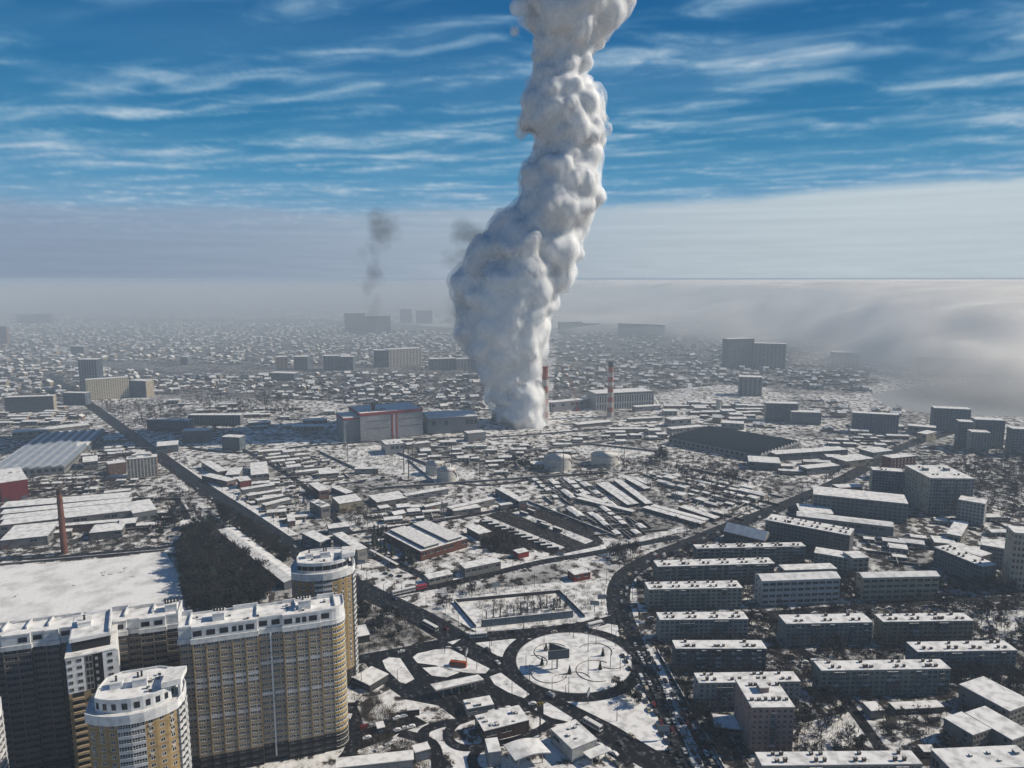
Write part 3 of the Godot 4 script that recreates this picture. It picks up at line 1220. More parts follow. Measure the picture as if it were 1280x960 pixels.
# vehicles strung along a lane
func traffic(pts: PackedVector2Array, offset: float, gap: float, jitter: float, fill: float, parked := false, back := false) -> void:
	var left := rng.randf() * gap
	for k in pts.size() - 1:
		var a := pts[k]
		var b := pts[k + 1]
		var d := (b - a).normalized()
		var len_ := a.distance_to(b)
		while left < len_:
			var p := a + d * left + Vector2(-d.y, d.x) * (offset + rng.randf_range(-0.25, 0.25))
			if rng.randf() < fill:
				var deg := rad_to_deg(atan2(-d.y, d.x)) + (180.0 if back else 0.0) + rng.randf_range(-3, 3)
				var which: int = [0, 0, 3, 1, 1, 2, 3, 1, 3, 3, 4, 1, 2, 5, 6][rng.randi() % 15]
				if parked and rng.randf() < 0.6:
					which = 7
				car(p.x, p.y, deg, which, rng.randf() < 0.1)
			left += gap + rng.randf() * jitter
		left -= len_


func bus(label: String, x: float, z: float, deg: float, len_: float, col: Color, snowy := true, called := "bus") -> void:
	var o := thing(called, label, called.replace("_", " "), Vector3(x, 0.1, z), deg_to_rad(deg))
	var b := Shape.new()
	var g := Shape.new()
	var h := len_ / 2
	b.box(-h, 0.4, -1.25, h, 3.0, 1.25, col, true)
	b.box(-h + 0.1, 3.0, -1.15, h - 0.1, 3.2, 1.15, SNOW if snowy else col * 0.9)
	for s in [-1, 1]:
		var n := int(len_ / 1.5)
		for k in n:
			var x0 := -h + 0.4 + k * (len_ - 0.8) / n
			g.box(x0, 1.5, s * 1.2 - 0.07, x0 + (len_ - 0.8) / n - 0.15, 2.5, s * 1.2 + 0.07, Color(0.02, 0.025, 0.03))
	g.box(h - 0.04, 1.3, -1.1, h + 0.03, 2.7, 1.1, Color(0.02, 0.025, 0.03))
	obj("body", b, M.paint, o)
	obj("window", g, M.glass, o, "stuff")
	var wh := Shape.new()
	wh.at(Transform3D(Basis(Vector3.RIGHT, PI / 2), Vector3.ZERO))
	wh.cyl(0, 0, -0.15, 0.15, 0.48, 0.48, 8, Color(0.02, 0.02, 0.02))
	var wm := wh.mesh()
	for q in [[-h * 0.6, -1.15], [-h * 0.6, 1.15], [h * 0.65, -1.15], [h * 0.65, 1.15]]:
		obj("wheel", wm, M.bark, o).position = Vector3(q[0], 0.48, q[1])


# ------------------------------------------------------------------ street furniture
var lamp_proto: Node3D
var lamp_list := []
func lamp(x: float, z: float, deg: float, high := 10.0) -> void:
	if lamp_proto == null:
		lamp_proto = thing("street_lamp", "", "street lamp")
		var s := Shape.new()
		s.cyl(0, 0, 0, 10.0, 0.2, 0.12, 6, Color(0.05, 0.052, 0.056))
		obj("pole", s, M.paint, lamp_proto)
		var a := Shape.new()
		a.bar(Vector3(0, 9.8, 0), Vector3(1.9, 10.5, 0), 0.07, Color(0.09, 0.095, 0.10))
		obj("arm", a, M.paint, lamp_proto)
		var l := Shape.new()
		l.box(1.6, 10.4, -0.18, 2.5, 10.62, 0.18, Color(0.2, 0.21, 0.22), true)
		obj("lamp_head", l, M.paint, lamp_proto)
		lamp_proto.position = Vector3(x, 0, z)
		lamp_proto.rotation.y = deg_to_rad(deg)
		lamp_proto.scale = Vector3.ONE * high / 10.0
		lamp_list.push_back([lamp_proto, "thin grey street lamp"])
	else:
		lamp_list.push_back([copy(lamp_proto, "", Vector3(x, 0, z), deg_to_rad(deg), high / 10.0), "thin grey street lamp"])


func lamps_along(pts: PackedVector2Array, offset: float, gap: float) -> void:
	var left := gap * 0.3
	for k in pts.size() - 1:
		var d := (pts[k + 1] - pts[k]).normalized()
		var len_ := pts[k].distance_to(pts[k + 1])
		while left < len_:
			var nrm := Vector2(-d.y, d.x)
			var p := pts[k] + d * left + nrm * offset
			var face := -nrm * signf(offset)
			lamp(p.x, p.y, rad_to_deg(atan2(-face.y, face.x)))
			left += gap
		left -= len_


func pylon(label: String, x: float, z: float, high: float, deg: float, col := Color(0.10, 0.105, 0.11)) -> void:
	var o := thing("lattice_pylon", label, "pylon", Vector3(x, 0, z), deg_to_rad(deg))
	var r0 := high * 0.11
	var r1 := high * 0.02
	var at := func(q: int, t: float) -> Vector3:
		var r := lerpf(r0, r1, t)
		return Vector3(r if q % 3 == 0 else -r, high * t, r if q < 2 else -r)
	for q in 4:
		var s := Shape.new()
		s.bar(at.call(q, 0.0), at.call(q, 1.0), 0.16, col)
		obj("leg", s, M.paint, o)
	var b := Shape.new()
	for k in 8:
		var t0 := k / 8.0
		var t1 := (k + 1) / 8.0
		for q in 4:
			b.bar(at.call(q, t0), at.call((q + 1) % 4, t1), 0.08, col, -1.0, 3)
			b.bar(at.call((q + 1) % 4, t0), at.call(q, t1), 0.08, col, -1.0, 3)
	obj("bracing", b, M.paint, o, "stuff")
	for t in [0.7, 0.83, 0.95]:
		var a := Shape.new()
		a.bar(Vector3(-high * 0.14, high * t, 0), Vector3(high * 0.14, high * t, 0), 0.14, col)
		obj("crossarm", a, M.paint, o)


func billboard(label: String, x: float, z: float, deg: float, w := 6.0, h := 3.0, leg := 5.0, col := Color(0.3, 0.34, 0.36)) -> void:
	var o := thing("billboard", label, "billboard", Vector3(x, 0, z), deg_to_rad(deg))
	var s := Shape.new()
	s.cyl(0, 0, 0, leg, 0.25, 0.22, 6, Color(0.1, 0.1, 0.1))
	obj("post", s, M.paint, o)
	var p := Shape.new()
	p.box(-w / 2, leg, -0.3, w / 2, leg + h, 0.3, Color(0.12, 0.12, 0.13), true)
	obj("frame", p, M.paint, o)
	var f := Shape.new()
	f.box(-w / 2 + 0.15, leg + 0.15, 0.3, w / 2 - 0.15, leg + h - 0.15, 0.36, col)
	obj("board", f, M.paint, o)


# ------------------------------------------------------------------ small houses and sheds
var house_protos := []
func make_houses() -> void:
	var walls := [Color(0.30, 0.17, 0.12), Color(0.34, 0.31, 0.26), Color(0.42, 0.40, 0.36), Color(0.26, 0.22, 0.19), Color(0.20, 0.20, 0.21), Color(0.38, 0.30, 0.2)]
	for k in 6:
		var w: float = [10.0, 12.0, 9.0, 13.0, 8.0, 11.0][k]
		var d: float = [8.0, 9.0, 8.0, 10.0, 7.0, 11.0][k]
		var h: float = [3.4, 3.2, 5.8, 3.6, 3.0, 6.2][k]
		var m := ArrayMesh.new()
		var s := Shape.new()
		s.box(-w / 2, -0.3, -d / 2, w / 2, h, d / 2, walls[k])
		for q in 3:
			var x := lerpf(-w * 0.34, w * 0.34, q / 2.0)
			s.box(x - 0.6, 1.0, d / 2, x + 0.6, 2.4, d / 2 + 0.05, Color(0.03, 0.035, 0.045))
			s.box(x - 0.6, 1.0, -d / 2 - 0.05, x + 0.6, 2.4, -d / 2, Color(0.03, 0.035, 0.045))
		s.box(w * 0.2, h, -0.4, w * 0.2 + 0.7, h + 3.6, 0.4, Color(0.2, 0.1, 0.07))
		s.into(m)
		var r := gable_roof(w, d, h, [2.4, 3.0, 2.2, 2.6, 0.9, 3.2][k], 0.5, SNOW if k != 3 else Color(0.6, 0.61, 0.63))
		r.into(m)
		house_protos.push_back(m)


var shed_protos := []
func make_sheds() -> void:
	var walls := [Color(0.20, 0.19, 0.18), Color(0.30, 0.27, 0.23), Color(0.12, 0.13, 0.14), Color(0.26, 0.15, 0.11), Color(0.34, 0.33, 0.31)]
	for k in 5:
		var w: float = [12.0, 18.0, 8.0, 24.0, 14.0][k]
		var d: float = [7.0, 9.0, 6.0, 8.0, 11.0][k]
		var h: float = [3.0, 4.0, 2.8, 3.4, 4.6][k]
		var wall := Shape.new()
		wall.box(-w / 2, -0.3, -d / 2, w / 2, h, d / 2, walls[k])
		var n := int(w / 4.0)
		for q in n:
			var x := (q + 0.5) / n * w - w / 2
			wall.box(x - 1.3, 0, d / 2, x + 1.3, h * 0.8, d / 2 + 0.06, walls[(k + q) % 5] * 0.5)
		var roof := Shape.new()
		if k % 2 == 0:
			roof = snow_roof(w, d, h, 0.3, 0.45)
		else:
			roof = gable_roof(w, d, h, 1.1, 0.3)
		shed_protos.push_back([wall.mesh(), roof.mesh()])


var shed_list := []
var shed_made := [null, null, null, null, null]
func shed(x: float, z: float, deg: float, big := 1.0, which := -1) -> void:
	var k := which if which >= 0 else rng.randi() % 5
	var o: Node3D
	if shed_made[k] == null:
		o = thing("storage_shed", "", "shed")
		obj("wall", shed_protos[k][0], M.wall, o)
		obj("roof", shed_protos[k][1], M.snow, o)
		shed_made[k] = o
		o.position = Vector3(x, 0, z)
		o.rotation.y = deg_to_rad(deg)
		o.scale = Vector3.ONE * big
	else:
		o = copy(shed_made[k], "", Vector3(x, 0, z), deg_to_rad(deg), big)
	occupy(x, z, deg, 14.0 * big, 9.0 * big, 0.5)
	shed_list.push_back([o, "small snowy shed" if k % 2 == 0 else "low gabled shed"])


func in_poly(p: PackedVector2Array) -> Vector2:
	var lo := p[0]
	var hi := p[0]
	for q in p:
		lo = lo.min(q)
		hi = hi.max(q)
	for k in 40:
		var t := Vector2(rng.randf_range(lo.x, hi.x), rng.randf_range(lo.y, hi.y))
		if Geometry2D.is_point_in_polygon(t, p):
			return t
	return Vector2.INF


# rows of sheds and huts along one direction, with gaps
func fill_sheds(poly: PackedVector2Array, n: int, deg: float, big := 1.0) -> void:
	var u := Vector2(cos(deg_to_rad(deg)), -sin(deg_to_rad(deg)))
	var w := Vector2(-u.y, u.x)
	var mid := Vector2.ZERO
	for q in poly:
		mid += q / poly.size()
	var reach := 0.0
	for q in poly:
		reach = maxf(reach, q.distance_to(mid))
	var spots := []
	var row := -reach
	while row < reach:
		var along := -reach
		var keep := rng.randf_range(0.35, 0.9)
		while along < reach:
			var p := mid + u * along + w * (row + rng.randf_range(-1.0, 1.0))
			if rng.randf() < keep and Geometry2D.is_point_in_polygon(p, poly):
				spots.push_back(p)
			along += big * rng.randf_range(15.0, 21.0)
		row += big * rng.randf_range(15.0, 27.0)
	var step := maxf(1.0, float(spots.size()) / n)
	var k := 0.0
	while k < spots.size():
		var p: Vector2 = spots[int(k)]
		if not taken(p.x, p.y, 4.0 * big) and not on_road(p.x, p.y, 6.0):
			shed(p.x, p.y, deg + rng.randf_range(-2, 2), big * rng.randf_range(0.85, 1.25))
		k += step


func fill_trees(poly: PackedVector2Array, n: int, kind: String, small: float, large: float, pad := 1.5) -> void:
	for k in n:
		var p := in_poly(poly)
		if p != Vector2.INF and not taken(p.x, p.y, pad) and not on_road(p.x, p.y, 1.5):
			plant(kind, p.x, p.y, rng.randf_range(small, large))


func row_trees(pts: PackedVector2Array, gap: float, wide: float, kind: String, small: float, large: float) -> void:
	var left := 0.0
	for k in pts.size() - 1:
		var d := (pts[k + 1] - pts[k]).normalized()
		var len_ := pts[k].distance_to(pts[k + 1])
		while left < len_:
			var p := pts[k] + d * left + Vector2(-d.y, d.x) * rng.randf_range(-wide, wide)
			if not taken(p.x, p.y, 1.0) and not on_road(p.x, p.y, 0.5):
				plant(kind, p.x, p.y, rng.randf_range(small, large))
			left += gap * rng.randf_range(0.6, 1.4)
		left -= len_


# ------------------------------------------------------------------ the tall new flats in front
const WHITE := Color(0.72, 0.73, 0.74)
const TAN := Color(0.34, 0.255, 0.15)
const BEIGE := Color(0.40, 0.335, 0.245)
const DARKBROWN := Color(0.028, 0.024, 0.023)

var unit_cache := {}
# one glazed unit: glass and white frame, width l, height h
func glazed_unit(l: float, h: float, panes: int, frame: Color) -> ArrayMesh:
	var key := "%.1f|%.1f|%d|%s|%d" % [l, h, panes, frame, rng.randi() % 5]
	if unit_cache.has(key):
		return unit_cache[key]
	var m := ArrayMesh.new()
	var g := Shape.new()
	for k in panes:
		g.quad(Vector3(k * l / panes, 0, 0.04), Vector3(k * l / panes, h, 0.04), Vector3((k + 1) * l / panes, h, 0.04), Vector3((k + 1) * l / panes, 0, 0.04), pane_color())
	g.into(m)
	var s := Shape.new()
	for k in panes + 1:
		var x := clampf(k * l / panes, 0.05, l - 0.05)
		s.box(x - 0.06, 0, 0.04, x + 0.06, h, 0.13, frame)
	s.box(0, 0, 0.04, l, 0.12, 0.14, frame)
	s.box(0, h - 0.12, 0.04, l, h, 0.14, frame)
	if panes > 2:
		s.box(0, h * 0.38, 0.04, l, h * 0.38 + 0.07, 0.12, frame)
	s.into(m)
	m.surface_set_material(0, M.glass)
	m.surface_set_material(1, M.paint)
	unit_cache[key] = m
	return m


func put_unit(root: Node3D, shapes: Array, f: Transform3D, at: Vector3, l: float, h: float, panes: int, frame: Color, single: bool) -> void:
	var m := glazed_unit(l, h, panes, frame)
	var t := f * Transform3D(Basis.IDENTITY, at)
	if single:
		var o := MeshInstance3D.new()
		o.name = "window"
		o.mesh = m
		root.add_child(o, true)
		o.transform = t
	else:
		for k in 2:
			var a := m.surface_get_arrays(k)
			var s: Shape = shapes[k]
			var base := s.v.size()
			for q in a[Mesh.ARRAY_VERTEX]: s.v.push_back(t * q)
			for q in a[Mesh.ARRAY_NORMAL]: s.n.push_back(t.basis * q)
			s.c.append_array(a[Mesh.ARRAY_COLOR])
			for q in a[Mesh.ARRAY_INDEX]: s.i.push_back(base + q)


func facet(root: Node3D, kind: String, wall: Shape, loose: Array, f: Transform3D, l: float, floors: int, fh: float, y0: float, dark_floors: int, single: bool, tint: Color, bands := []) -> void:
	wall.at(f)
	for r in floors:
		var y: float = y0 + r * fh
		var low := r < dark_floors
		var fr: Color = Color(0.22, 0.22, 0.22) if low else Color(0.68, 0.67, 0.65)
		var sp: Color = DARKBROWN if low else tint
		match kind:
			"slab":
				# pier, beige spandrel, pale floor line, three-part glazing
				wall.box(0, y, 0, 0.55, y + fh, 0.42, DARKBROWN if low else TAN)
				wall.box(l - 0.25, y, 0, l, y + fh, 0.30, DARKBROWN if low else TAN * 0.9)
				var band: bool = r in bands
				var c: Color = WHITE * 0.85 if band else sp
				wall.box(0.55, y, 0, l - 0.25, y + fh * 0.42, 0.2, c * rng.randf_range(0.92, 1.05))
				wall.box(0.55, y + fh * 0.42, 0, l - 0.25, y + fh * 0.45, 0.27, Color(0.46, 0.44, 0.41) if not low else Color(0.05, 0.05, 0.05), true)
				wall.box(0.55, y + fh * 0.93, 0, l - 0.25, y + fh, 0.2, c)
				put_unit(root, loose, f, Vector3(0.55, y + fh * 0.46, 0), (l - 0.8) * 0.62, fh * 0.47, 3, fr, single)
				wall.box(0.55 + (l - 0.8) * 0.62, y + fh * 0.46, 0, 0.55 + (l - 0.8) * 0.70, y + fh * 0.93, 0.2, sp)
				put_unit(root, loose, f, Vector3(0.55 + (l - 0.8) * 0.70, y + fh * 0.46, 0), (l - 0.8) * 0.30, fh * 0.47, 2, fr, false)
			"gold":
				wall.box(0, y, 0, l, y + fh * 0.40, 0.16, (DARKBROWN if low else Color(0.46, 0.31, 0.10)))
				wall.box(0, y + fh * 0.40, 0, l, y + fh * 0.45, 0.3, Color(0.62, 0.6, 0.55), true)
				put_unit(root, loose, f, Vector3(0.1, y + fh * 0.45, 0), l - 0.2, fh * 0.5, 2, fr, false)
			"brick":
				wall.box(0, y, 0, l, y + fh * 0.34, 0.12, sp * rng.randf_range(0.94, 1.04))
				wall.box(0, y + fh * 0.86, 0, l, y + fh, 0.12, sp)
				wall.box(0, y + fh * 0.97, 0, l, y + fh, 0.15, sp * 0.7)
				wall.box(0, y + fh * 0.34, 0, l * 0.28, y + fh * 0.86, 0.12, sp)
				wall.box(l * 0.72, y + fh * 0.34, 0, l, y + fh * 0.86, 0.12, sp)
				put_unit(root, loose, f, Vector3(l * 0.28, y + fh * 0.34, -0.02), l * 0.44, fh * 0.52, 2, fr, single)
				if rng.randf() < 0.35:
					wall.box(l * 0.32, y + fh * 0.08, 0.12, l * 0.58, y + fh * 0.28, 0.5, Color(0.5, 0.5, 0.5), true)
			"glass":
				wall.box(0, y, 0, l, y + fh * 0.30, 0.35, WHITE * rng.randf_range(0.75, 0.9), true)
				put_unit(root, loose, f, Vector3(0.05, y + fh * 0.30, 0.1), l - 0.1, fh * 0.62, maxi(3, int(l / 0.95)), WHITE, single)
				wall.box(0, y + fh * 0.92, 0, l, y + fh, 0.35, WHITE * 0.9, true)
			"loggia":
				# dark recess with white parapets
				wall.box(0, y, 0.0, l, y + fh * 0.32, 1.1, WHITE * rng.randf_range(0.7, 0.9), true)
				wall.box(0.1, y + fh * 0.32, 0, l - 0.1, y + fh * 0.98, 0.15, Color(0.03, 0.032, 0.036))
				for k in 3:
					wall.box(lerpf(0.1, l - 0.2, k / 2.0), y + fh * 0.32, 0.15, lerpf(0.1, l - 0.2, k / 2.0) + 0.1, y + fh, 0.9, Color(0.35, 0.35, 0.35))
			"plain":
				wall.box(0, y, 0, l, y + fh, 0.12, sp * rng.randf_range(0.95, 1.03))
			"dim":
				wall.box(0, y, 0, l, y + fh * 0.36, 0.2, sp * rng.randf_range(0.9, 1.05))
				wall.box(0, y + fh * 0.36, 0, l, y + fh * 0.40, 0.3, Color(0.3, 0.29, 0.28), true)
				wall.box(0, y + fh * 0.4, 0, 0.5, y + fh, 0.25, sp * 1.1)
				put_unit(root, loose, f, Vector3(0.5, y + fh * 0.4, 0), l - 0.55, fh * 0.55, 4, Color(0.2, 0.2, 0.2), false)
	wall.at(Transform3D.IDENTITY)
	wall.turned = false


func edge_frame(p: Vector2, q: Vector2) -> Transform3D:
	var d := (q - p).normalized()
	var x := Vector3(d.x, 0, d.y)
	return Transform3D(Basis(x, Vector3.UP, x.cross(Vector3.UP)), Vector3(p.x, 0, p.y))


func grown(plan: PackedVector2Array, by: float) -> PackedVector2Array:
	var out := PackedVector2Array()
	var n := plan.size()
	for k in n:
		var d0 := (plan[k] - plan[(k + n - 1) % n]).normalized()
		var d1 := (plan[(k + 1) % n] - plan[k]).normalized()
		var m := Vector2(-d0.y, d0.x) + Vector2(-d1.y, d1.x)
		out.push_back(plan[k] + m / maxf(m.length_squared() / 2.0, 0.6) * by)
	return out


# attic band windows: [start fraction, end fraction] along each edge
func attic(root: Node3D, plan: PackedVector2Array, y0: float, y1: float, marks: Dictionary) -> void:
	var s := Shape.new()
	s.prism(plan, y0, y1, SNOW, WHITE)
	obj("attic_wall", s, M.wall, root)
	for e in marks:
		var p: Vector2 = plan[e]
		var q: Vector2 = plan[(e + 1) % plan.size()]
		var f := edge_frame(p, q)
		var l := p.distance_to(q)
		for m in marks[e]:
			var w := Shape.new()
			w.box(m[0] * l, 0, 0.0, m[1] * l, (y1 - y0) * 0.56, 0.05, Color(0.02, 0.025, 0.032))
			var o := obj("attic_window", w, M.glass, root)
			o.transform = f * Transform3D(Basis.IDENTITY, Vector3(0, y0 + (y1 - y0) * 0.24, 0))


func roof_box(root: Node3D, x: float, z: float, w: float, d: float, y0: float, y1: float, antennas: int) -> void:
	var s := Shape.new()
	s.box(-w / 2, 0, -d / 2, w / 2, y1 - y0, d / 2, WHITE)
	s.box(-w / 2 - 0.2, y1 - y0, -d / 2 - 0.2, w / 2 + 0.2, y1 - y0 + 0.3, d / 2 + 0.2, SNOW, true)
	obj("lift_house", s, M.wall, root).position = Vector3(x, y0, z)
	for k in antennas:
		var a := Shape.new()
		a.cyl(0, 0, 0, 1.6, 0.45, 0.4, 6, Color(0.04, 0.04, 0.045))
		a.cyl(0, 0, 1.6, 2.2, 0.2, 0.55, 6, Color(0.03, 0.03, 0.03))
		obj("roof_vent", a, M.paint, root).position = Vector3(x + (k - (antennas - 1) / 2.0) * 1.3, y1 + 0.2, z + rng.randf_range(-1, 1))


func parapet(root: Node3D, plan: PackedVector2Array, y: float, h := 1.1, col := WHITE) -> void:
	var s := Shape.new()
	var inner := grown(plan, -0.4)
	for k in plan.size():
		var p := plan[k]; var q := plan[(k + 1) % plan.size()]
		var f := edge_frame(p, q)
		s.at(f)
		s.box(0, y, -0.35, p.distance_to(q), y + h, 0.02, col)
	s.turned = false
	obj("parapet", s, M.wall, root)


func round_tower(called: String, label: String, short: String, x: float, z: float, deg: float, floors: int, single: bool, fin := true) -> void:
	var root := thing("round_tower", label, "apartment tower", Vector3(x, 0, z), deg_to_rad(deg))
	root.scale = Vector3(0.94, 1, 0.94)
	occupy(x, z, deg, 38, 34)
	landmark(short, x, z, 75)
	var plan := V2([-17, 3.5, -13.4, 6.2, -9.6, 8.1, -5.6, 9.3, -0.6, 9.9, 4.4, 9.6, 8.4, 8.6, 12.2, 6.9, 15.6, 4.4, 17.4, -1, 17.4, -8, 15.4, -15, 8, -19, -8, -19, -15, -15, -17.2, -6])
	var kinds := ["brick", "brick", "brick", "glass", "glass", "brick", "brick", "brick", "loggia", "loggia", "loggia", "brick", "plain", "brick", "loggia", "brick"]
	var fh := 3.05
	var top := floors * fh + 1.0
	var body := Shape.new()
	body.prism(plan, -1, top, WHITE, Color(0.2, 0.16, 0.1))
	obj("wall_core", body, M.wall, root)
	var wall := Shape.new()
	var loose := [Shape.new(), Shape.new()]
	for k in plan.size():
		var p := plan[k]; var q := plan[(k + 1) % plan.size()]
		facet(root, kinds[k], wall, loose, edge_frame(p, q), p.distance_to(q), floors, fh, 1.0, 3, single and kinds[k] in ["brick", "glass"] and k < 8, Color(0.34, 0.245, 0.125) if k < 8 else Color(0.3, 0.22, 0.12))
	obj("wall", wall, M.wall, root)
	if not loose[0].empty():
		obj("window_glass", loose[0], M.glass, root, "stuff")
		obj("window_frame", loose[1], M.paint, root, "stuff")
	# white cornice, terrace and set-back attic
	var c := Shape.new()
	c.prism(grown(plan, 0.9), top - 0.2, top + 3.0, SNOW, WHITE)
	c.prism(grown(plan, 0.9), top - 0.2, top - 0.19, WHITE, WHITE)
	obj("cornice", c, M.wall, root)
	parapet(root, grown(plan, 0.9), top + 3.0, 0.7)
	var inner := grown(plan, -2.6)
	var marks := {}
	for k in inner.size():
		var l := inner[k].distance_to(inner[(k + 1) % inner.size()])
		if l > 2.6:
			marks[k] = [[0.24, 0.72]] if single or not fin else [[0.03, 0.97]]
	attic(root, inner, top + 3.0, top + 7.6, marks)
	parapet(root, inner, top + 7.6, 0.9)
	var sn := Shape.new()
	sn.prism(grown(inner, -0.6), top + 7.6, top + 7.75, SNOW, SNOW)
	obj("roof", sn, M.snow, root)
	roof_box(root, 1.5, -4.5, 5.5, 4.5, top + 7.7, top + 10.6, 2)
	roof_box(root, -7.5, -5.5, 4.5, 4.0, top + 7.7, top + 10.0, 1)
	for k in 6:
		var u := Shape.new()
		u.box(-0.6, 0, -0.5, 0.6, 1.2, 0.5, Color(0.14, 0.14, 0.15))
		u.box(-0.7, 1.2, -0.6, 0.7, 1.35, 0.6, SNOW)
		obj("roof_vent", u, M.wall, root).position = Vector3(rng.randf_range(-11, 9), top + 7.7, rng.randf_range(-10, 3))
	if fin:
		# raised corner sail on the right
		var w := Shape.new()
		w.prism(V2([10.5, 4.5, 17.8, 3.2, 19.2, -7, 11.5, -8]), top + 8.9, top + 11.2, SNOW, WHITE)
		w.prism(V2([10.5, 4.5, 17.8, 3.2, 19.2, -7, 11.5, -8]), top + 8.9, top + 8.92, WHITE, WHITE)
		w.prism(V2([10.5, 3.5, 11.4, 3.5, 11.4, -7.4, 10.5, -7.4]), top + 3, top + 9, WHITE, WHITE)
		w.prism(V2([16.4, 2.0, 17.3, 2.0, 17.3, -6, 16.4, -6]), top + 2.8, top + 9, WHITE, WHITE)
		obj("corner_canopy", w, M.wall, root)


func slab_block() -> void:
	var root := thing("slab_block", "long beige high-rise slab with white attic, dark base and golden rounded right end", "apartment building", Vector3(-147.3, 0, -298.0), deg_to_rad(17.5))
	occupy(-114.0, -315.0, 17.5, 76, 18)
	landmark("the long beige high-rise slab", -105, -305, 70)
	var bw := 5.5
	var plan := PackedVector2Array()
	var kinds := []
	# jogs: left part, recessed middle with the pipe, right part, then the rounded end
	var x := 0.0
	for k in 12:
		var z := 0.0
		if k == 0: z = -1.2
		elif k < 6: z = 0.4
		elif k < 8: z = -0.9
		elif k < 11: z = 0.4
		else: z = -0.2
		plan.push_back(Vector2(x, z))
		plan.push_back(Vector2(x + bw - 0.02, z))
		kinds.push_back("slab")
		kinds.push_back("")
		x += bw
	for k in 6:
		var a := PI / 2 - k * PI / 10.0
		plan.push_back(Vector2(x + cos(a) * 6.0, -6.2 + sin(a) * 6.0))
		kinds.push_back("gold")
	plan.push_back(Vector2(x + 6.0, -15))
	kinds.push_back("plain")
	plan.push_back(Vector2(0, -15))
	kinds.push_back("brick")
	var fh := 3.05
	var floors := 21
	var top := 64.5
	var body := Shape.new()
	body.prism(plan, -1, top, WHITE, Color(0.16, 0.13, 0.1))
	obj("wall_core", body, M.wall, root)
	var wall := Shape.new()
	var loose := [Shape.new(), Shape.new()]
	for k in kinds.size():
		if kinds[k] == "" or kinds[k] == "plain":
			continue
		var p := plan[k]; var q := plan[(k + 1) % plan.size()]
		if p.distance_to(q) > 12.0:
			continue
		facet(root, kinds[k], wall, loose, edge_frame(p, q), p.distance_to(q), floors, fh, 0.4, 3, kinds[k] == "slab", BEIGE, [9, 14, 15] if k < 12 else [11, 16])
	obj("wall", wall, M.wall, root)
	obj("window_glass", loose[0], M.glass, root, "stuff")
	obj("window_frame", loose[1], M.paint, root, "stuff")
	var pipe := Shape.new()
	pipe.box(bw * 7 - 0.35, 3, -0.9, bw * 7 + 0.35, top, 0.1, WHITE)
	obj("white_pilaster", pipe, M.wall, root)
	# cornice and attic storey, stepped like the walls
	var big := grown(plan, 0.5)
	var c := Shape.new()
	c.prism(big, top - 0.1, top + 2.2, SNOW, WHITE)
	obj("cornice", c, M.wall, root)
	var marks := {}
	for k in range(2, 24, 2):
		marks[k] = [[0.12, 0.78]] if k not in [8, 18] else [[0.06, 0.42], [0.56, 0.92]]
	var a := Shape.new()
	attic(root, grown(plan, 0.02), top + 2.2, top + 6.8, marks)
	parapet(root, grown(plan, 0.1), top + 6.8, 1.0)
	var sn := Shape.new()
	sn.prism(grown(plan, -0.5), top + 6.8, top + 7.0, SNOW, SNOW)
	obj("roof", sn, M.snow, root)
	roof_box(root, 16.5, -7.0, 5.0, 5.0, top + 6.9, top + 10.4, 4)
	roof_box(root, 54.0, -7.0, 5.5, 5.0, top + 6.9, top + 11.0, 4)
	for q in [[0.3, 4.5, 3.0], [22, 33, 2.4], [44, 50, 1.6], [60, 68, 2.6]]:
		var w := Shape.new()
		w.box(q[0], top + 6.9, -14.6, q[1], top + 7.9 + q[2] * 0.5, -14.0, WHITE)
		w.box(q[1] - 0.5, top + 6.9, -14.0, q[1], top + 8.3, -4.0, WHITE)
		obj("roof_screen", w, M.wall, root)
	for k in 12:
		var u := Shape.new()
		u.box(-0.5, 0, -0.5, 0.5, 1.0, 0.5, Color(0.16, 0.16, 0.17))
		u.box(-0.6, 1.0, -0.6, 0.6, 1.15, 0.6, SNOW)
		obj("roof_vent", u, M.wall, root).position = Vector3(rng.randf_range(3, 68), top + 7.0, rng.randf_range(-12, -2))


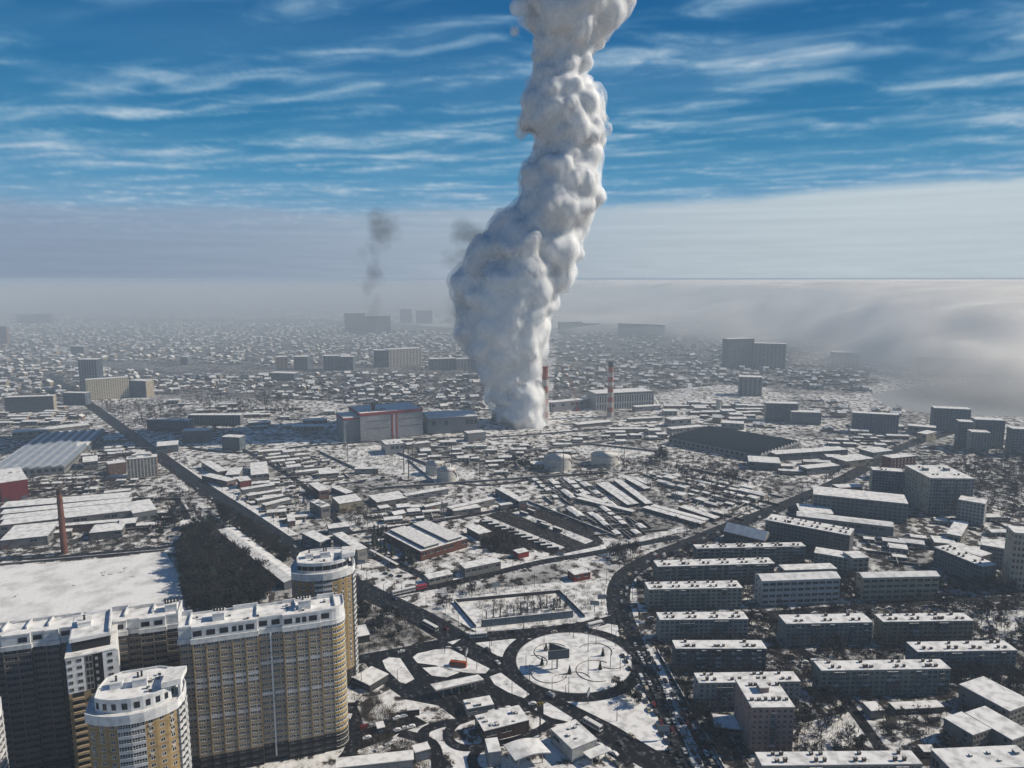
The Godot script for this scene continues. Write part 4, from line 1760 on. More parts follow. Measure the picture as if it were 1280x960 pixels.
func wing_block() -> void:
	var root := thing("wing_block", "shaded dark high-rise wing with white stepped attic left of the beige slab", "apartment building", Vector3(-232.0, 0, -290.0), deg_to_rad(17.5))
	occupy(-192, -308, 17.5, 90, 18)
	var n := 15
	var bw := 5.4
	var plan := PackedVector2Array()
	for k in n:
		var z: float = [0.0, -1.0, 0.4, 0.4, -0.6][k % 5]
		plan.push_back(Vector2(k * bw, z))
		plan.push_back(Vector2(k * bw + bw - 0.02, z))
	plan.push_back(Vector2(n * bw, -15))
	plan.push_back(Vector2(0, -15))
	var top := 64.5
	var body := Shape.new()
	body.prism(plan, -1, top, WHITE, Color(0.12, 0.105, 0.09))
	obj("wall_core", body, M.wall, root)
	var wall := Shape.new()
	var loose := [Shape.new(), Shape.new()]
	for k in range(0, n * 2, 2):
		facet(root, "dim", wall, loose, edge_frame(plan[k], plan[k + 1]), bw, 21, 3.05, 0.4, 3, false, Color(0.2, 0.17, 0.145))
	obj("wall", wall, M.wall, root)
	obj("window_glass", loose[0], M.glass, root, "stuff")
	obj("window_frame", loose[1], M.paint, root, "stuff")
	var c := Shape.new()
	c.prism(grown(plan, 0.5), top - 0.1, top + 2.0, SNOW, WHITE * 0.95)
	obj("cornice", c, M.wall, root)
	var marks := {}
	for k in range(0, n * 2, 2):
		if k % 6 != 4:
			marks[k] = [[0.15, 0.8]]
	attic(root, grown(plan, 0.02), top + 2.0, top + 6.0, marks)
	parapet(root, grown(plan, 0.1), top + 6.0, 0.9)
	var sn := Shape.new()
	sn.prism(grown(plan, -0.5), top + 6.0, top + 6.2, SNOW, SNOW)
	obj("roof", sn, M.snow, root)
	for k in 8:
		var w := Shape.new()
		w.box(0, 0, -0.4, 7.0, rng.randf_range(1.0, 2.4), 0.4, WHITE * 0.9)
		w.box(6.4, 0, -0.4, 7.0, 1.6, 8.0, WHITE * 0.9)
		obj("roof_screen", w, M.wall, root).position = Vector3(k * 10.0 + rng.randf_range(0, 3), top + 6.1, -13.5)
	roof_box(root, 77.5, -7.5, 5.0, 5.0, top + 6.1, top + 9.4, 5)


func white_block() -> void:
	var root := thing("corner_block", "white and black corner high-rise with raised penthouse in front of the shaded wing", "apartment building", Vector3(-182.0, 0, -293.0), deg_to_rad(27.0))
	occupy(-182, -293, 27.0, 22, 28)
	landmark("the white and black corner high-rise", -179, -292, 75)
	var w := 18.0
	var d := 26.0
	var top := 70.0
	var wall := Shape.new()
	wall.box(-w / 2, -1, -d / 2, w / 2, top, d / 2, Color(0.2, 0.15, 0.09))
	var loose := [Shape.new(), Shape.new()]
	var f := side_frame(w, d, 0)
	# upper storeys: white panels either side of black glazing
	for r in 5:
		var y := 54.0 + r * 3.1
		facet(root, "plain", wall, loose, f * Transform3D(Basis.IDENTITY, Vector3(0, y, 0)), 6.6, 1, 3.1, 0, 0, true, WHITE)
		facet(root, "plain", wall, loose, f * Transform3D(Basis.IDENTITY, Vector3(13.2, y, 0)), 5.8, 1, 3.1, 0, 0, true, WHITE)
		put_unit(root, loose, f, Vector3(0.5, y + 0.9, 0.12), 1.5, 1.5, 2, Color(0.3, 0.3, 0.3), true)
		put_unit(root, loose, f, Vector3(3.8, y + 0.9, 0.12), 1.8, 1.5, 2, Color(0.3, 0.3, 0.3), true)
		put_unit(root, loose, f, Vector3(15.0, y + 0.9, 0.12), 1.8, 1.5, 2, Color(0.3, 0.3, 0.3), true)
		put_unit(root, loose, f, Vector3(6.8, y + 0.2, 0.1), 2.6, 2.7, 2, Color(0.4, 0.4, 0.4), true)
		wall.at(f)
		wall.box(9.6, y, 0, 13.2, y + 3.1, 0.1, Color(0.02, 0.02, 0.024))
		wall.box(10.4, y + 0.5, 0.1, 11.4, y + 1.6, 0.5, Color(0.3, 0.3, 0.3), true)
		wall.turned = false
	# lower storeys: tan brick with dark loggias
	for r in 17:
		var y := 1.3 + r * 3.1
		wall.at(f)
		wall.box(0, y, 0, 1.2, y + 3.1, 0.14, TAN * 0.8)
		wall.box(1.2, y, 0, 5.4, y + 1.0, 1.0, Color(0.34, 0.27, 0.18), true)
		wall.box(1.2, y + 1.0, 0, 5.4, y + 3.05, 0.12, Color(0.02, 0.02, 0.022))
		wall.box(5.4, y, 0, 8.0, y + 3.1, 0.14, TAN * 0.8)
		wall.box(8.0, y, 0, 12.0, y + 1.0, 0.9, Color(0.3, 0.24, 0.16), true)
		wall.box(8.0, y + 1.0, 0, 12.0, y + 3.05, 0.12, Color(0.02, 0.02, 0.022))
		wall.box(12.0, y, 0, 19.0, y + 3.1, 0.14, TAN * 0.75)
		wall.turned = false
		put_unit(root, loose, f, Vector3(14.5, y + 1.0, 0.14), 1.8, 1.5, 2, Color(0.35, 0.35, 0.35), true)
	for s in [1, 3]:
		var g := side_frame(w, d, s)
		facet(root, "brick", wall, loose, g, d / 2, 17, 3.1, 1.3, 3, false, TAN * 0.8)
		facet(root, "brick", wall, loose, g * Transform3D(Basis.IDENTITY, Vector3(d / 2, 0, 0)), d / 2, 17, 3.1, 1.3, 3, false, TAN * 0.8)
		facet(root, "plain", wall, loose, g, d, 5, 3.1, 54.0, 0, false, WHITE)
	obj("wall", wall, M.wall, root)
	obj("window_glass", loose[0], M.glass, root, "stuff")
	obj("window_frame", loose[1], M.paint, root, "stuff")
	var ph := Shape.new()
	ph.box(-w * 0.39, top, -d / 2 + 1.0, w * 0.39, top + 4.6, d / 2 - 4.0, Color(0.035, 0.037, 0.04))
	ph.box(-w * 0.42, top + 4.6, -d / 2 + 0.6, w * 0.42, top + 6.2, d / 2 - 3.4, WHITE, true)
	obj("penthouse", ph, M.wall, root)
	var sn := Shape.new()
	sn.box(-w * 0.40, top + 6.2, -d / 2 + 1.0, w * 0.40, top + 6.4, d / 2 - 3.8, SNOW)
	obj("roof", sn, M.snow, root)
	var pr := V2([-w * 0.42, -d / 2 + 0.6, -w * 0.42, d / 2 - 3.4, w * 0.42, d / 2 - 3.4, w * 0.42, -d / 2 + 0.6])
	var tall := Shape.new()
	tall.box(w * 0.42 - 0.6, top + 6.2, -d / 2 + 0.6, w * 0.42, top + 8.0, d / 2 - 3.4, WHITE)
	tall.box(-w * 0.42, top + 6.2, -d / 2 + 0.6, w * 0.42 - 0.6, top + 7.2, -d / 2 + 1.2, WHITE)
	obj("parapet", tall, M.wall, root)
	roof_box(root, -2.5, -3.0, 5.0, 6.0, top + 6.3, top + 8.3, 1)
	var terrace := Shape.new()
	terrace.box(-w / 2 - 0.3, top - 0.3, -d / 2 - 0.3, w / 2 + 0.3, top + 0.25, d / 2 + 0.3, SNOW, true)
	obj("terrace", terrace, M.snow, root)


func front_complex() -> void:
	slab_block()
	wing_block()
	white_block()
	round_tower("round_tower", "yellow brick round-fronted tower with white crown before the dark wing", "the yellow round-fronted tower", -146.5, -259.5, 19.0, 19, true)
	round_tower("round_tower", "round-fronted tower rising behind the right end of the beige slab", "the tower behind the beige slab", -103.5, -376.0, 17.0, 21, false)
	round_tower("round_tower", "white-crowned tower cut off by the left edge of the view", "the tower at the left edge", -214.0, -248.0, 19.0, 18, false, false)


# ------------------------------------------------------------------ the power station
func chimney(label: String, short: String, x: float, z: float, h: float, r0: float, r1: float, bands: int, c0: Color, c1: Color, cap := Color(0.1, 0.1, 0.11)) -> void:
	var o := thing("tall_chimney", label, "chimney", Vector3(x, 0, z))
	landmark(short, x, z, h)
	occupy(x, z, 0, r0 * 2, r0 * 2)
	for k in bands:
		var s := Shape.new()
		var a := float(k) / bands
		var b := float(k + 1) / bands
		s.cyl(0, 0, h * a, h * b, lerpf(r0, r1, a), lerpf(r0, r1, b), 24, cap if k == bands - 1 else (c0 if k % 2 == 0 else c1), k == bands - 1)
		obj("painted_band" if bands > 2 else "shaft", s, M.wall, o)
	var rim := Shape.new()
	for k in 3:
		var y: float = h * [0.55, 0.8, 0.985][k]
		var r := lerpf(r0, r1, y / h)
		rim.cyl(0, 0, y, y + h * 0.008, r + 0.5, r + 0.5, 24, Color(0.12, 0.1, 0.1))
	obj("gallery", rim, M.wall, o, "stuff")


func tank(label: String, x: float, z: float, r: float, h: float) -> void:
	var o := thing("storage_tank", label, "tank", Vector3(x, 0, z))
	occupy(x, z, 0, r * 2, r * 2)
	var s := Shape.new()
	s.cyl(0, 0, 0, h, r, r, 40, Color(0.55, 0.54, 0.5), false)
	obj("shell", s, M.wall, o)
	var t := Shape.new()
	t.cyl(0, 0, h, h + r * 0.07, r, 0.2, 40, SNOW, true)
	obj("roof", t, M.snow, o)
	var b := Shape.new()
	for k in 24:
		var a := TAU * k / 24
		b.bar(Vector3(cos(a) * (r + 0.1), h, sin(a) * (r + 0.1)), Vector3(cos(a) * (r + 0.1), h + 1.2, sin(a) * (r + 0.1)), 0.07, Color(0.3, 0.12, 0.1), -1.0, 3)
	for q in [[h * 0.96, 0.5, Color(0.34, 0.12, 0.09)], [h * 0.6, 0.18, Color(0.3, 0.3, 0.3)], [h * 0.3, 0.18, Color(0.3, 0.3, 0.3)]]:
		b.cyl(0, 0, q[0], q[0] + q[1], r + 0.15, r + 0.15, 40, q[2], false)
	obj("rail", b, M.wall, o, "stuff")
	var st := Shape.new()
	for k in 14:
		var a := -0.5 + k * 0.09
		st.box(cos(a) * r, h * k / 14.0, sin(a) * r, cos(a) * r + 0.8, h * (k + 1) / 14.0, sin(a) * r + 0.8, Color(0.22, 0.22, 0.22))
	obj("stair", st, M.wall, o)


func cooling_tower(label: String, x: float, z: float, r: float, h: float) -> void:
	var o := thing("cooling_tower", label, "cooling tower", Vector3(x, 0, z))
	occupy(x, z, 0, r * 2, r * 2)
	var s := Shape.new()
	for k in 8:
		var a := k / 8.0
		var b := (k + 1) / 8.0
		var ra := r * (0.68 + 0.32 * pow(1.0 - a, 2.0)) * (1.0 + 0.05 * maxf(0, a - 0.7))
		var rb := r * (0.68 + 0.32 * pow(1.0 - b, 2.0)) * (1.0 + 0.05 * maxf(0, b - 0.7))
		s.cyl(0, 0, 4.0 + (h - 4.0) * a, 4.0 + (h - 4.0) * b, ra, rb, 32, Color(0.12, 0.115, 0.11) * (0.9 + 0.2 * (k % 2)), false)
	obj("shell", s, M.wall, o)
	for k in 16:
		var a := TAU * k / 16
		var l := Shape.new()
		l.bar(Vector3(cos(a) * r * 1.04, 0, sin(a) * r * 1.04), Vector3(cos(a + 0.1) * r, 4.3, sin(a + 0.1) * r), 0.4, Color(0.15, 0.15, 0.15))
		obj("leg", l, M.wall, o)


func boiler_house(x: float, z: float, deg: float, w: float, d: float, h: float) -> void:
	var root := thing("boiler_house", "big grey power station block with red roof edge and red vertical stripe", "power station", Vector3(x, 0, z), deg_to_rad(deg))
	occupy(x, z, deg, w, d)
	landmark("the grey power block with red stripes", x, z, h)
	var red := Color(0.30, 0.055, 0.06)
	var grey := Color(0.30, 0.31, 0.33)
	var s := Shape.new()
	s.box(-w / 2, 0, -d / 2, w / 2, h, d / 2, grey)
	obj("wall", s, M.wall, root)
	for side in 4:
		var f := side_frame(w, d, side)
		var l := w if side % 2 == 0 else d
		# cladding in panels, each a little different
		for r in 6:
			for k in 10:
				var p := Shape.new()
				p.at(f)
				var y := h * (0.03 + 0.145 * r)
				p.box(l * (k / 10.0) + 0.08, y, 0, l * ((k + 1) / 10.0) - 0.08, y + h * 0.145 - 0.12, 0.25, grey * rng.randf_range(0.92, 1.08))
				p.turned = false
				obj("panel", p, M.wall, root)
		var t := Shape.new()
		t.at(f)
		t.box(-0.6, h * 0.92, 0, l + 0.6, h + 0.8, 0.7, red, true)
		if side == 0:
			t.box(l * 0.49, 0, 0, l * 0.515, h * 0.92, 0.6, red)
			t.box(l * 0.56, 0, 0, l * 0.585, h * 0.92, 0.6, red)
			t.box(l * 0.515, 0, 0, l * 0.56, h * 0.92, 0.35, Color(0.42, 0.41, 0.42))
		t.turned = false
		obj("red_trim", t, M.wall, root)
		for r in [0.42, 0.68]:
			var b := Shape.new()
			b.at(f)
			b.box(l * 0.08, h * r, 0.1, l * 0.46, h * (r + 0.025), 0.35, Color(0.09, 0.1, 0.12))
			b.box(l * 0.61, h * r, 0.1, l * 0.97, h * (r + 0.025), 0.35, Color(0.09, 0.1, 0.12))
			b.turned = false
			obj("window_band", b, M.glass, root)
	obj("roof", snow_roof(w, d, h + 0.1, -0.6, 0.5), M.snow, root)
	var st := Shape.new()
	st.cyl(0, 0, 0, 7.0, 2.6, 2.4, 16, Color(0.22, 0.05, 0.05))
	st.cyl(0, 0, 7.0, 10.0, 2.9, 2.9, 16, Color(0.07, 0.05, 0.05))
	obj("exhaust_stack", st, M.wall, root).position = Vector3(-w * 0.24, h, d * 0.22)
	for k in 9:
		var u := Shape.new()
		u.box(-1.2, 0, -1.0, 1.2, rng.randf_range(1.2, 3.2), 1.0, Color(0.15, 0.16, 0.17))
		obj("roof_unit", u, M.wall, root).position = Vector3(-w * 0.42 + k * 4.0, h + 0.4, d * 0.3 + rng.randf_range(-2, 2))
	# lower wing on the left
	var lw := Shape.new()
	lw.box(-w / 2 - 22.0, 0, -d * 0.3, -w / 2, h * 0.86, d * 0.42, Color(0.25, 0.27, 0.29))
	lw.box(-w / 2 - 22.4, h * 0.8, -d * 0.31, -w / 2, h * 0.86 + 0.3, d * 0.43, red)
	lw.box(-w / 2 - 21.8, h * 0.86 + 0.3, -d * 0.3, -w / 2 - 0.3, h * 0.86 + 0.7, d * 0.42, SNOW)
	obj("side_wing", lw, M.wall, root)


func slit_hall(x: float, z: float, deg: float, w: float, d: float, h: float) -> void:
	var root := thing("slit_window_hall", "pale long power hall with two rows of tall narrow windows", "power station", Vector3(x, 0, z), deg_to_rad(deg))
	occupy(x, z, deg, w, d)
	landmark("the pale hall with slit windows", x, z, h)
	var wall := Shape.new()
	var pale := Color(0.52, 0.52, 0.5)
	wall.box(-w / 2, 0, -d / 2, w / 2, h, d / 2, pale * 0.8)
	var f := side_frame(w, d, 0)
	for k in 23:
		var s := Shape.new()
		s.at(f)
		var xx := w * (k + 0.25) / 23.0
		for q in [[0.08, 0.34], [0.46, 0.84]]:
			s.box(xx, h * q[0], 0.0, xx + w * 0.018, h * q[1], 0.12, Color(0.05, 0.06, 0.07))
		s.turned = false
		obj("window", s, M.glass, root)
	wall.at(f)
	for k in 24:
		var xx := w * k / 23.0 - w * 0.012
		wall.box(xx, 0, 0, xx + w * 0.020, h * 0.9, 0.9, pale)
	wall.box(0, h * 0.36, 0, w, h * 0.44, 0.5, pale)
	wall.box(-0.5, h * 0.9, 0, w + 0.5, h + 0.6, 1.0, Color(0.16, 0.17, 0.18), true)
	wall.turned = false
	obj("wall", wall, M.wall, root)
	obj("roof", snow_roof(w, d, h, 0.2, 0.5), M.snow, root)


func crane(label: String, x: float, z: float) -> void:
	var o := thing("lattice_crane", label, "crane", Vector3(x, 0, z))
	var red := Color(0.32, 0.06, 0.04)
	var seg := func(a: Vector3, b: Vector3, r: float, called: String) -> void:
		var s := Shape.new()
		var n := 10
		var d := (b - a).normalized()
		var u := d.cross(Vector3.FORWARD).normalized() * r
		var w := d.cross(u).normalized() * r
		for q in [u + w, u - w, -u - w, -u + w]:
			s.bar(a + q, b + q * 0.5, 0.22, red)
		for k in n:
			var p := a.lerp(b, float(k) / n)
			var e := a.lerp(b, float(k + 1) / n)
			s.bar(p + u + w, e - u + w, 0.14, red, -1.0, 3)
			s.bar(p - u - w, e + u - w, 0.14, red, -1.0, 3)
		obj(called, s, M.paint, o)
	seg.call(Vector3(0, 0, 0), Vector3(-9, 46, 0), 1.4, "mast")
	seg.call(Vector3(-9, 46, 0), Vector3(-30, 78, 4), 1.0, "jib")
	var c := Shape.new()
	c.box(-3, 0.5, -2, 3, 4, 2, red)
	obj("cab", c, M.paint, o)


# sloping gallery on trestles between two points
func conveyor(label: String, a: Vector3, b: Vector3) -> void:
	var o := thing("conveyor_gallery", label, "conveyor", Vector3(a.x, 0, a.z))
	var d := b - a
	var side := Vector3(d.z, 0, -d.x).normalized() * 2.0
	var g := Shape.new()
	var z := Vector3.ZERO + Vector3(0, a.y, 0)
	var e := d + Vector3(0, a.y, 0)
	var up := Vector3(0, 3.0, 0)
	g.quad(z + side, z + side + up, e + side + up, e + side, Color(0.4, 0.4, 0.4))
	g.quad(e - side, e - side + up, z - side + up, z - side, Color(0.4, 0.4, 0.4))
	g.quad(z + side + up, z - side + up, e - side + up, e + side + up, SNOW)
	g.quad(z - side, z + side, e + side, e - side, Color(0.2, 0.2, 0.2))
	obj("gallery", g, M.wall, o)
	for k in 5:
		var p := Vector3.ZERO.lerp(d, (k + 0.5) / 5.0)
		var s := Shape.new()
		s.bar(Vector3(p.x, 0, p.z) + side, Vector3(p.x, a.y + p.y, p.z) + side, 0.25, Color(0.15, 0.15, 0.16))
		s.bar(Vector3(p.x, 0, p.z) - side, Vector3(p.x, a.y + p.y, p.z) - side, 0.25, Color(0.15, 0.15, 0.16))
		obj("trestle", s, M.paint, o)


# hall with saw-tooth roof: every tooth its own part
func sawtooth(label: String, short: String, x: float, z: float, deg: float, w: float, d: float, h: float, teeth: int, along_x: bool, glass := Color(0.06, 0.07, 0.08), flip := false) -> void:
	var root := thing("sawtooth_hall", label, "factory", Vector3(x, 0, z), deg_to_rad(deg))
	occupy(x, z, deg, w, d)
	landmark(short, x, z, h)
	var s := Shape.new()
	s.box(-w / 2, 0, -d / 2, w / 2, h, d / 2, Color(0.24, 0.24, 0.24))
	for q in 4:
		var f := side_frame(w, d, q)
		s.at(f)
		var l := w if q % 2 == 0 else d
		s.box(0, 0, 0, l, 1.0, 0.2, Color(0.15, 0.15, 0.15))
		var n := int(l / 7.0)
		for k in n:
			s.box((k + 0.2) * l / n, h * 0.4, 0, (k + 0.8) * l / n, h * 0.8, 0.06, Color(0.04, 0.05, 0.06))
		s.turned = false
	obj("wall", s, M.wall, root)
	for k in teeth:
		var t := Shape.new()
		var up := 3.6 if along_x else 2.6
		if along_x:
			# ridges run along x, glazing towards +z
			var z1 := d / 2 - k * d / teeth
			var z0 := z1 - d / teeth
			t.quad(Vector3(-w / 2, h, z1), Vector3(-w / 2, h + up, z1 - d / teeth * 0.32), Vector3(w / 2, h + up, z1 - d / teeth * 0.32), Vector3(w / 2, h, z1), glass)
			t.quad(Vector3(-w / 2, h + up, z1 - d / teeth * 0.32), Vector3(-w / 2, h, z0), Vector3(w / 2, h, z0), Vector3(w / 2, h + up, z1 - d / teeth * 0.32), SNOW)
			t.tri(Vector3(w / 2, h, z1), Vector3(w / 2, h + up, z1 - d / teeth * 0.32), Vector3(w / 2, h, z0), Color(0.4, 0.4, 0.4))
			t.tri(Vector3(-w / 2, h, z1), Vector3(-w / 2, h, z0), Vector3(-w / 2, h + up, z1 - d / teeth * 0.32), Color(0.4, 0.4, 0.4))
		else:
			var x0 := -w / 2 + k * w / teeth
			var x1 := x0 + w / teeth
			var xm := lerpf(x0, x1, 0.3 if not flip else 0.7)
			t.quad(Vector3(x0, h, -d / 2), Vector3(xm, h + up, -d / 2), Vector3(xm, h + up, d / 2), Vector3(x0, h, d / 2), glass if not flip else SNOW)
			t.quad(Vector3(xm, h + up, -d / 2), Vector3(x1, h, -d / 2), Vector3(x1, h, d / 2), Vector3(xm, h + up, d / 2), SNOW if not flip else glass)
			t.tri(Vector3(x0, h, d / 2), Vector3(xm, h + up, d / 2), Vector3(x1, h, d / 2), Color(0.4, 0.4, 0.4))
			t.tri(Vector3(x1, h, -d / 2), Vector3(xm, h + up, -d / 2), Vector3(x0, h, -d / 2), Color(0.4, 0.4, 0.4))
		obj("roof_ridge", t, M.snow, root)


func lay_roads() -> void:
	var p: PackedVector2Array
	p = road("avenue", [-1099.7, -1691.7, -824.5, -1355.9, -565.7, -1039.1, -361, -788.1, -258.3, -668.4, -165.7, -558.1, -130.7, -520.2, -97.4, -488.1, -64.8, -458.4, -41, -433, -19.4, -407.2, 0, -382.4, 21.6, -359.6, 40.8, -338.4, 58.3, -320.6, 75.9, -303.9], 19)
	lamps_along(p, -11, 34)
	lamps_along(p, 11.5, 42)
	p = road("curved_road", [651.6, -1044.7, 519.3, -943, 436.4, -855, 352.7, -769, 257.4, -682.9, 199.6, -634.4, 152.5, -592.1, 113.7, -558.1, 87.9, -526.2, 77.2, -494.8, 73.6, -463.1, 73.6, -435.1, 74.4, -409.1], 17)
	lamps_along(p, 10, 30)
	lamps_along(p, -10, 40)
	p = road("busy_street", [74.4, -409.1, 76.4, -390.9, 78.5, -377.5, 80.4, -345.9, 83.5, -323.7, 86.5, -301.8], 20)
	lamps_along(p, -11.5, 26)
	p = road("cross_street", [-32.8, -425.7, -15.2, -428.8, 13.3, -434, 41.1, -440.4, 61.4, -448.1, 78.1, -457.3], 13)
	lamps_along(p, 8, 30)
	p = road("service_road", [-95.2, -399.8, -81.9, -405.3, -65.9, -411, -49.7, -418.7, -30.2, -424.7], 10)
	lamps_along(p, 6, 30)
	p = road("boundary_street", [-92.1, -484.2, -81, -493.4, -47.6, -508.6, -12.4, -529.2, 25.7, -551.4, 66.1, -568.4, 109.6, -590.2, 147.9, -607.5], 9)
	lamps_along(p, 6, 45)
	p = road("yard_street", [-164.4, -590.2, -149.3, -613.6, -109.4, -630.1, -69.1, -649.8, -30.9, -670.7, 16.1, -698.1], 8)
	p = road("depot_street", [-133, -594, -118.1, -573.7, -90.2, -544.9, -64.9, -518.7, -55.8, -501.6], 8)
	p = road("station_road", [-434.6, -943, -354.8, -916.1, -281.6, -952.3, -210.8, -976.4, -113.7, -1001.6, 0, -1017.4, 145.2, -1067.7, 300, -1104], 10)
	p = road("block_street", [89.5, -457.3, 108.3, -459.6, 140.8, -459.6, 179.1, -460.8, 231.9, -469.2, 292.7, -479.1, 369.6, -484.2], 9)
	p = road("side_street", [173.3, -459.6, 172.4, -435.1, 178.3, -405.3, 179, -379.1, 179.6, -355.9, 178.9, -328.7, 176.9, -302.3], 6)
	p = road("lane", [81.7, -338.4, 100.7, -348.7, 107.8, -305], 5)
	p = road("far_road", [242.3, -1191.4, 306.8, -1328.4, 366, -1466.6, 393.6, -1609.5, 379.2, -1691.7], 9, Color(0.5, 0.5, 0.52))
	p = road("far_road", [-1400.3, -1957.2, -1393.2, -2079.1, -1474, -2319.3, -1470.9, -2491.5, -1280.2, -2554.7], 9, Color(0.45, 0.45, 0.47))
	p = road("far_road", [-843.1, -1814.9, -655.6, -1720.9, -479, -1782.5, -327.8, -1720.9, -77.1, -1720.9], 10, Color(0.2, 0.2, 0.21))
	p = road("far_road", [109.4, -1957.2, 297.7, -1901.3, 525.1, -1957.2, 718.5, -1782.5], 10, Color(0.34, 0.34, 0.35))
	p = road("left_street", [-413.5, -554.8, -378, -559.8, -332.5, -572, -294.5, -582.8, -287.8, -597.8, -305, -652.1, -362.1, -741.9], 6)
	p = road("left_street", [-459.5, -663.6, -498.5, -675.6], 6)
	p = road("mid_street", [-364.8, -943, -283.1, -840, -219.7, -750.7, -165.7, -652.1, -142.2, -613.6], 7)
	p = road("mid_street", [-194, -769, -144.4, -788.1, -71.1, -775.2, -17.6, -769, 55.9, -815], 6)
	sheet("forecourt", V2([-89.8, -401.6, -78.9, -410, -62.7, -412.9, -47.2, -418.7, -29.8, -418.7, -13.2, -396.2, 4.5, -372.7, 21.2, -353, 33.7, -340.4, 20.4, -337.8, 8.4, -350.1, -8.4, -349.4, -26.7, -340.4, -39.2, -354.4, -57.9, -360.3, -74.9, -377.5]), 0.025, Color(0.12, 0.12, 0.127), M.road)
	sheet("car_park", V2([-80.2, -333.8, -69.7, -339.8, -52.2, -346.6, -42.9, -339.1, -56.1, -331.2, -66.4, -322.5, -74.8, -317.6]), 0.025, Color(0.13, 0.13, 0.135), M.road)
	p = road("access_lane", [33.7, -340.4, 25.2, -348.7, 13.6, -353, 0, -350.1, -16.7, -346.6, -27.9, -340.4, -35.9, -338.4, -44.1, -331.9, -40.7, -319.4, -29.6, -303.9], 6)
	p = road("access_lane", [-27.9, -340.4, -32, -331.2, -28.9, -322.5, -19.4, -319.4, 0, -324.9, 12.9, -332.5, 20.5, -340.4], 5)
	p = road("access_lane", [-15.5, -320, -18.9, -310.7, -14.6, -299.6], 5)
	p = road("access_lane", [38.3, -333.8, 47.3, -319.4, 56.2, -307.8], 7)
	p = road("access_lane", [-87.2, -355.9, -80, -338.4, -77.5, -319.4, -80.6, -307.8], 7)
	p = road("access_lane", [-56.1, -331.2, -39.1, -322.5, -34.1, -303.9], 6)
	sheet("bus_depot", V2([-17.9, -675.6, 0, -693, 21.5, -693, 67.7, -636.6, 79.1, -597.8, 70.2, -575.5, 61.9, -579.1, 37.5, -565, 18.1, -577.3, 0, -565, -18.6, -572, -35.5, -613.6, -30.1, -652.1]), 0.022, Color(0.24, 0.205, 0.185), M.road)
	sheet("snow_strip", V2([-28.1, -656.7, -24.5, -663.6, 44.7, -582.8, 40.3, -577.3]), 0.05, SNOW * 0.9, M.snow)
	sheet("snow_strip", V2([0, -673.1, 6.3, -678, 70.7, -597.8, 63, -590.2]), 0.05, SNOW * 0.9, M.snow)
	tag(obj("snow_strip", ribbon(smooth(V2([-408.1, -855, -333.3, -769, -267.4, -693, -194.9, -611.5])), 11, 0.026, SNOW), M.snow), "", "", "", "structure")
	tag(obj("snow_strip", ribbon(smooth(V2([-91.2, -485.5, -41.1, -516.5, 12.7, -546.5, 63.4, -573.7, 111.6, -601.7, 158.9, -630.1])), 10, 0.024, SNOW), M.snow), "", "", "", "structure")
	sheet("worn_yard", V2([94.8, -523.2, 114.4, -572, 168.5, -605.6, 249.3, -675.6, 344.6, -750.7, 525.8, -943, 762.1, -1017.4, 239.4, -297, 88.9, -297, 85.7, -338.4, 79.3, -379.1, 78.8, -414.8]), 0.008, SNOW, M.yard)
	sheet("worn_yard", V2([-316.6, -554.8, -290.5, -590.2, -433.3, -788.1, -639.8, -1044.7, -820, -1170.1, -874.9, -1104, -444.7, -544.9]), 0.008, SNOW, M.yard)
	sheet("worn_yard", V2([-309.7, -640.9, -282.8, -647.6, -226.1, -572, -173.4, -501.6, -161.7, -457.3, -207.7, -451.5, -236.7, -494.8]), 0.008, SNOW, M.yard)
	sheet("snow_field", V2([-437.4, -535.4, -370.6, -548.2, -320.3, -561.5, -290.3, -575.5, -259.1, -530.7, -224.1, -466.7, -211.3, -424.7, -199.9, -371.1, -310.9, -371.1]), 0.03, SNOW, M.field)
	sheet("snow_field", V2([-231.6, -916.1, -185.9, -961.8, -95.2, -878.5, -37.6, -822, -70.5, -769, -159.8, -822, -188.7, -847.5]), 0.03, SNOW, M.snow)
	sheet("snow_field", V2([85.8, -943, 135.8, -996.4, 171.7, -943, 198.3, -916.1, 152.3, -890.7, 102.5, -899]), 0.03, SNOW, M.snow)
	sheet("snow_field", V2([225.7, -772.1, 260.3, -798, 284.3, -775.2, 252.3, -744.8, 224.9, -739]), 0.03, SNOW, M.snow)
	sheet("snow_field", V2([-46.2, -492.1, -11.8, -501.6, 36, -512.9, 73, -520.2, 73.3, -488.1, 71.4, -466.7, 50.6, -451.5, -22.6, -435.1, -50.5, -466.7]), 0.02, SNOW, M.snow)
	sheet("snow_field", V2([308.2, -463.1, 357.1, -466.7, 327.1, -424.7, 305.4, -418.7, 304.6, -435.1]), 0.03, SNOW, M.snow)
	sheet("snow_field", V2([147, -338.4, 176.2, -348.7, 180.1, -335.1, 157.5, -316.5, 139, -313.5]), 0.03, SNOW, M.snow)
	sheet("frozen_river", V2([698.1, -1384.4, 763.8, -1445.2, 882.9, -1511.4, 1040.6, -1571.3, 1211, -1636, 862.9, -1156.2, 780.3, -1170.1, 704.1, -1198.7, 668.3, -1260.3]), 0.03, Color(0.33, 0.35, 0.36), M.snow)
	sheet("frozen_pond", V2([-1464.3, -2216.9, -1529.5, -2374, -1472.5, -2402.4, -1335.7, -2216.9, -1190.2, -1957.2, -1247.1, -1957.2]), 0.03, Color(0.4, 0.42, 0.43), M.snow)
	sheet("town_ground", V2([-1222.8, -1260.3, -827.3, -1310.8, -647.8, -1404.1, -325, -1310.8, -54.8, -1213.6, -55.9, -1663.4, -142.3, -3202.2, -1092.9, -4109.2, -4371.6, -4109.2]), 0.006, Color(0.42, 0.42, 0.42), M.yard)
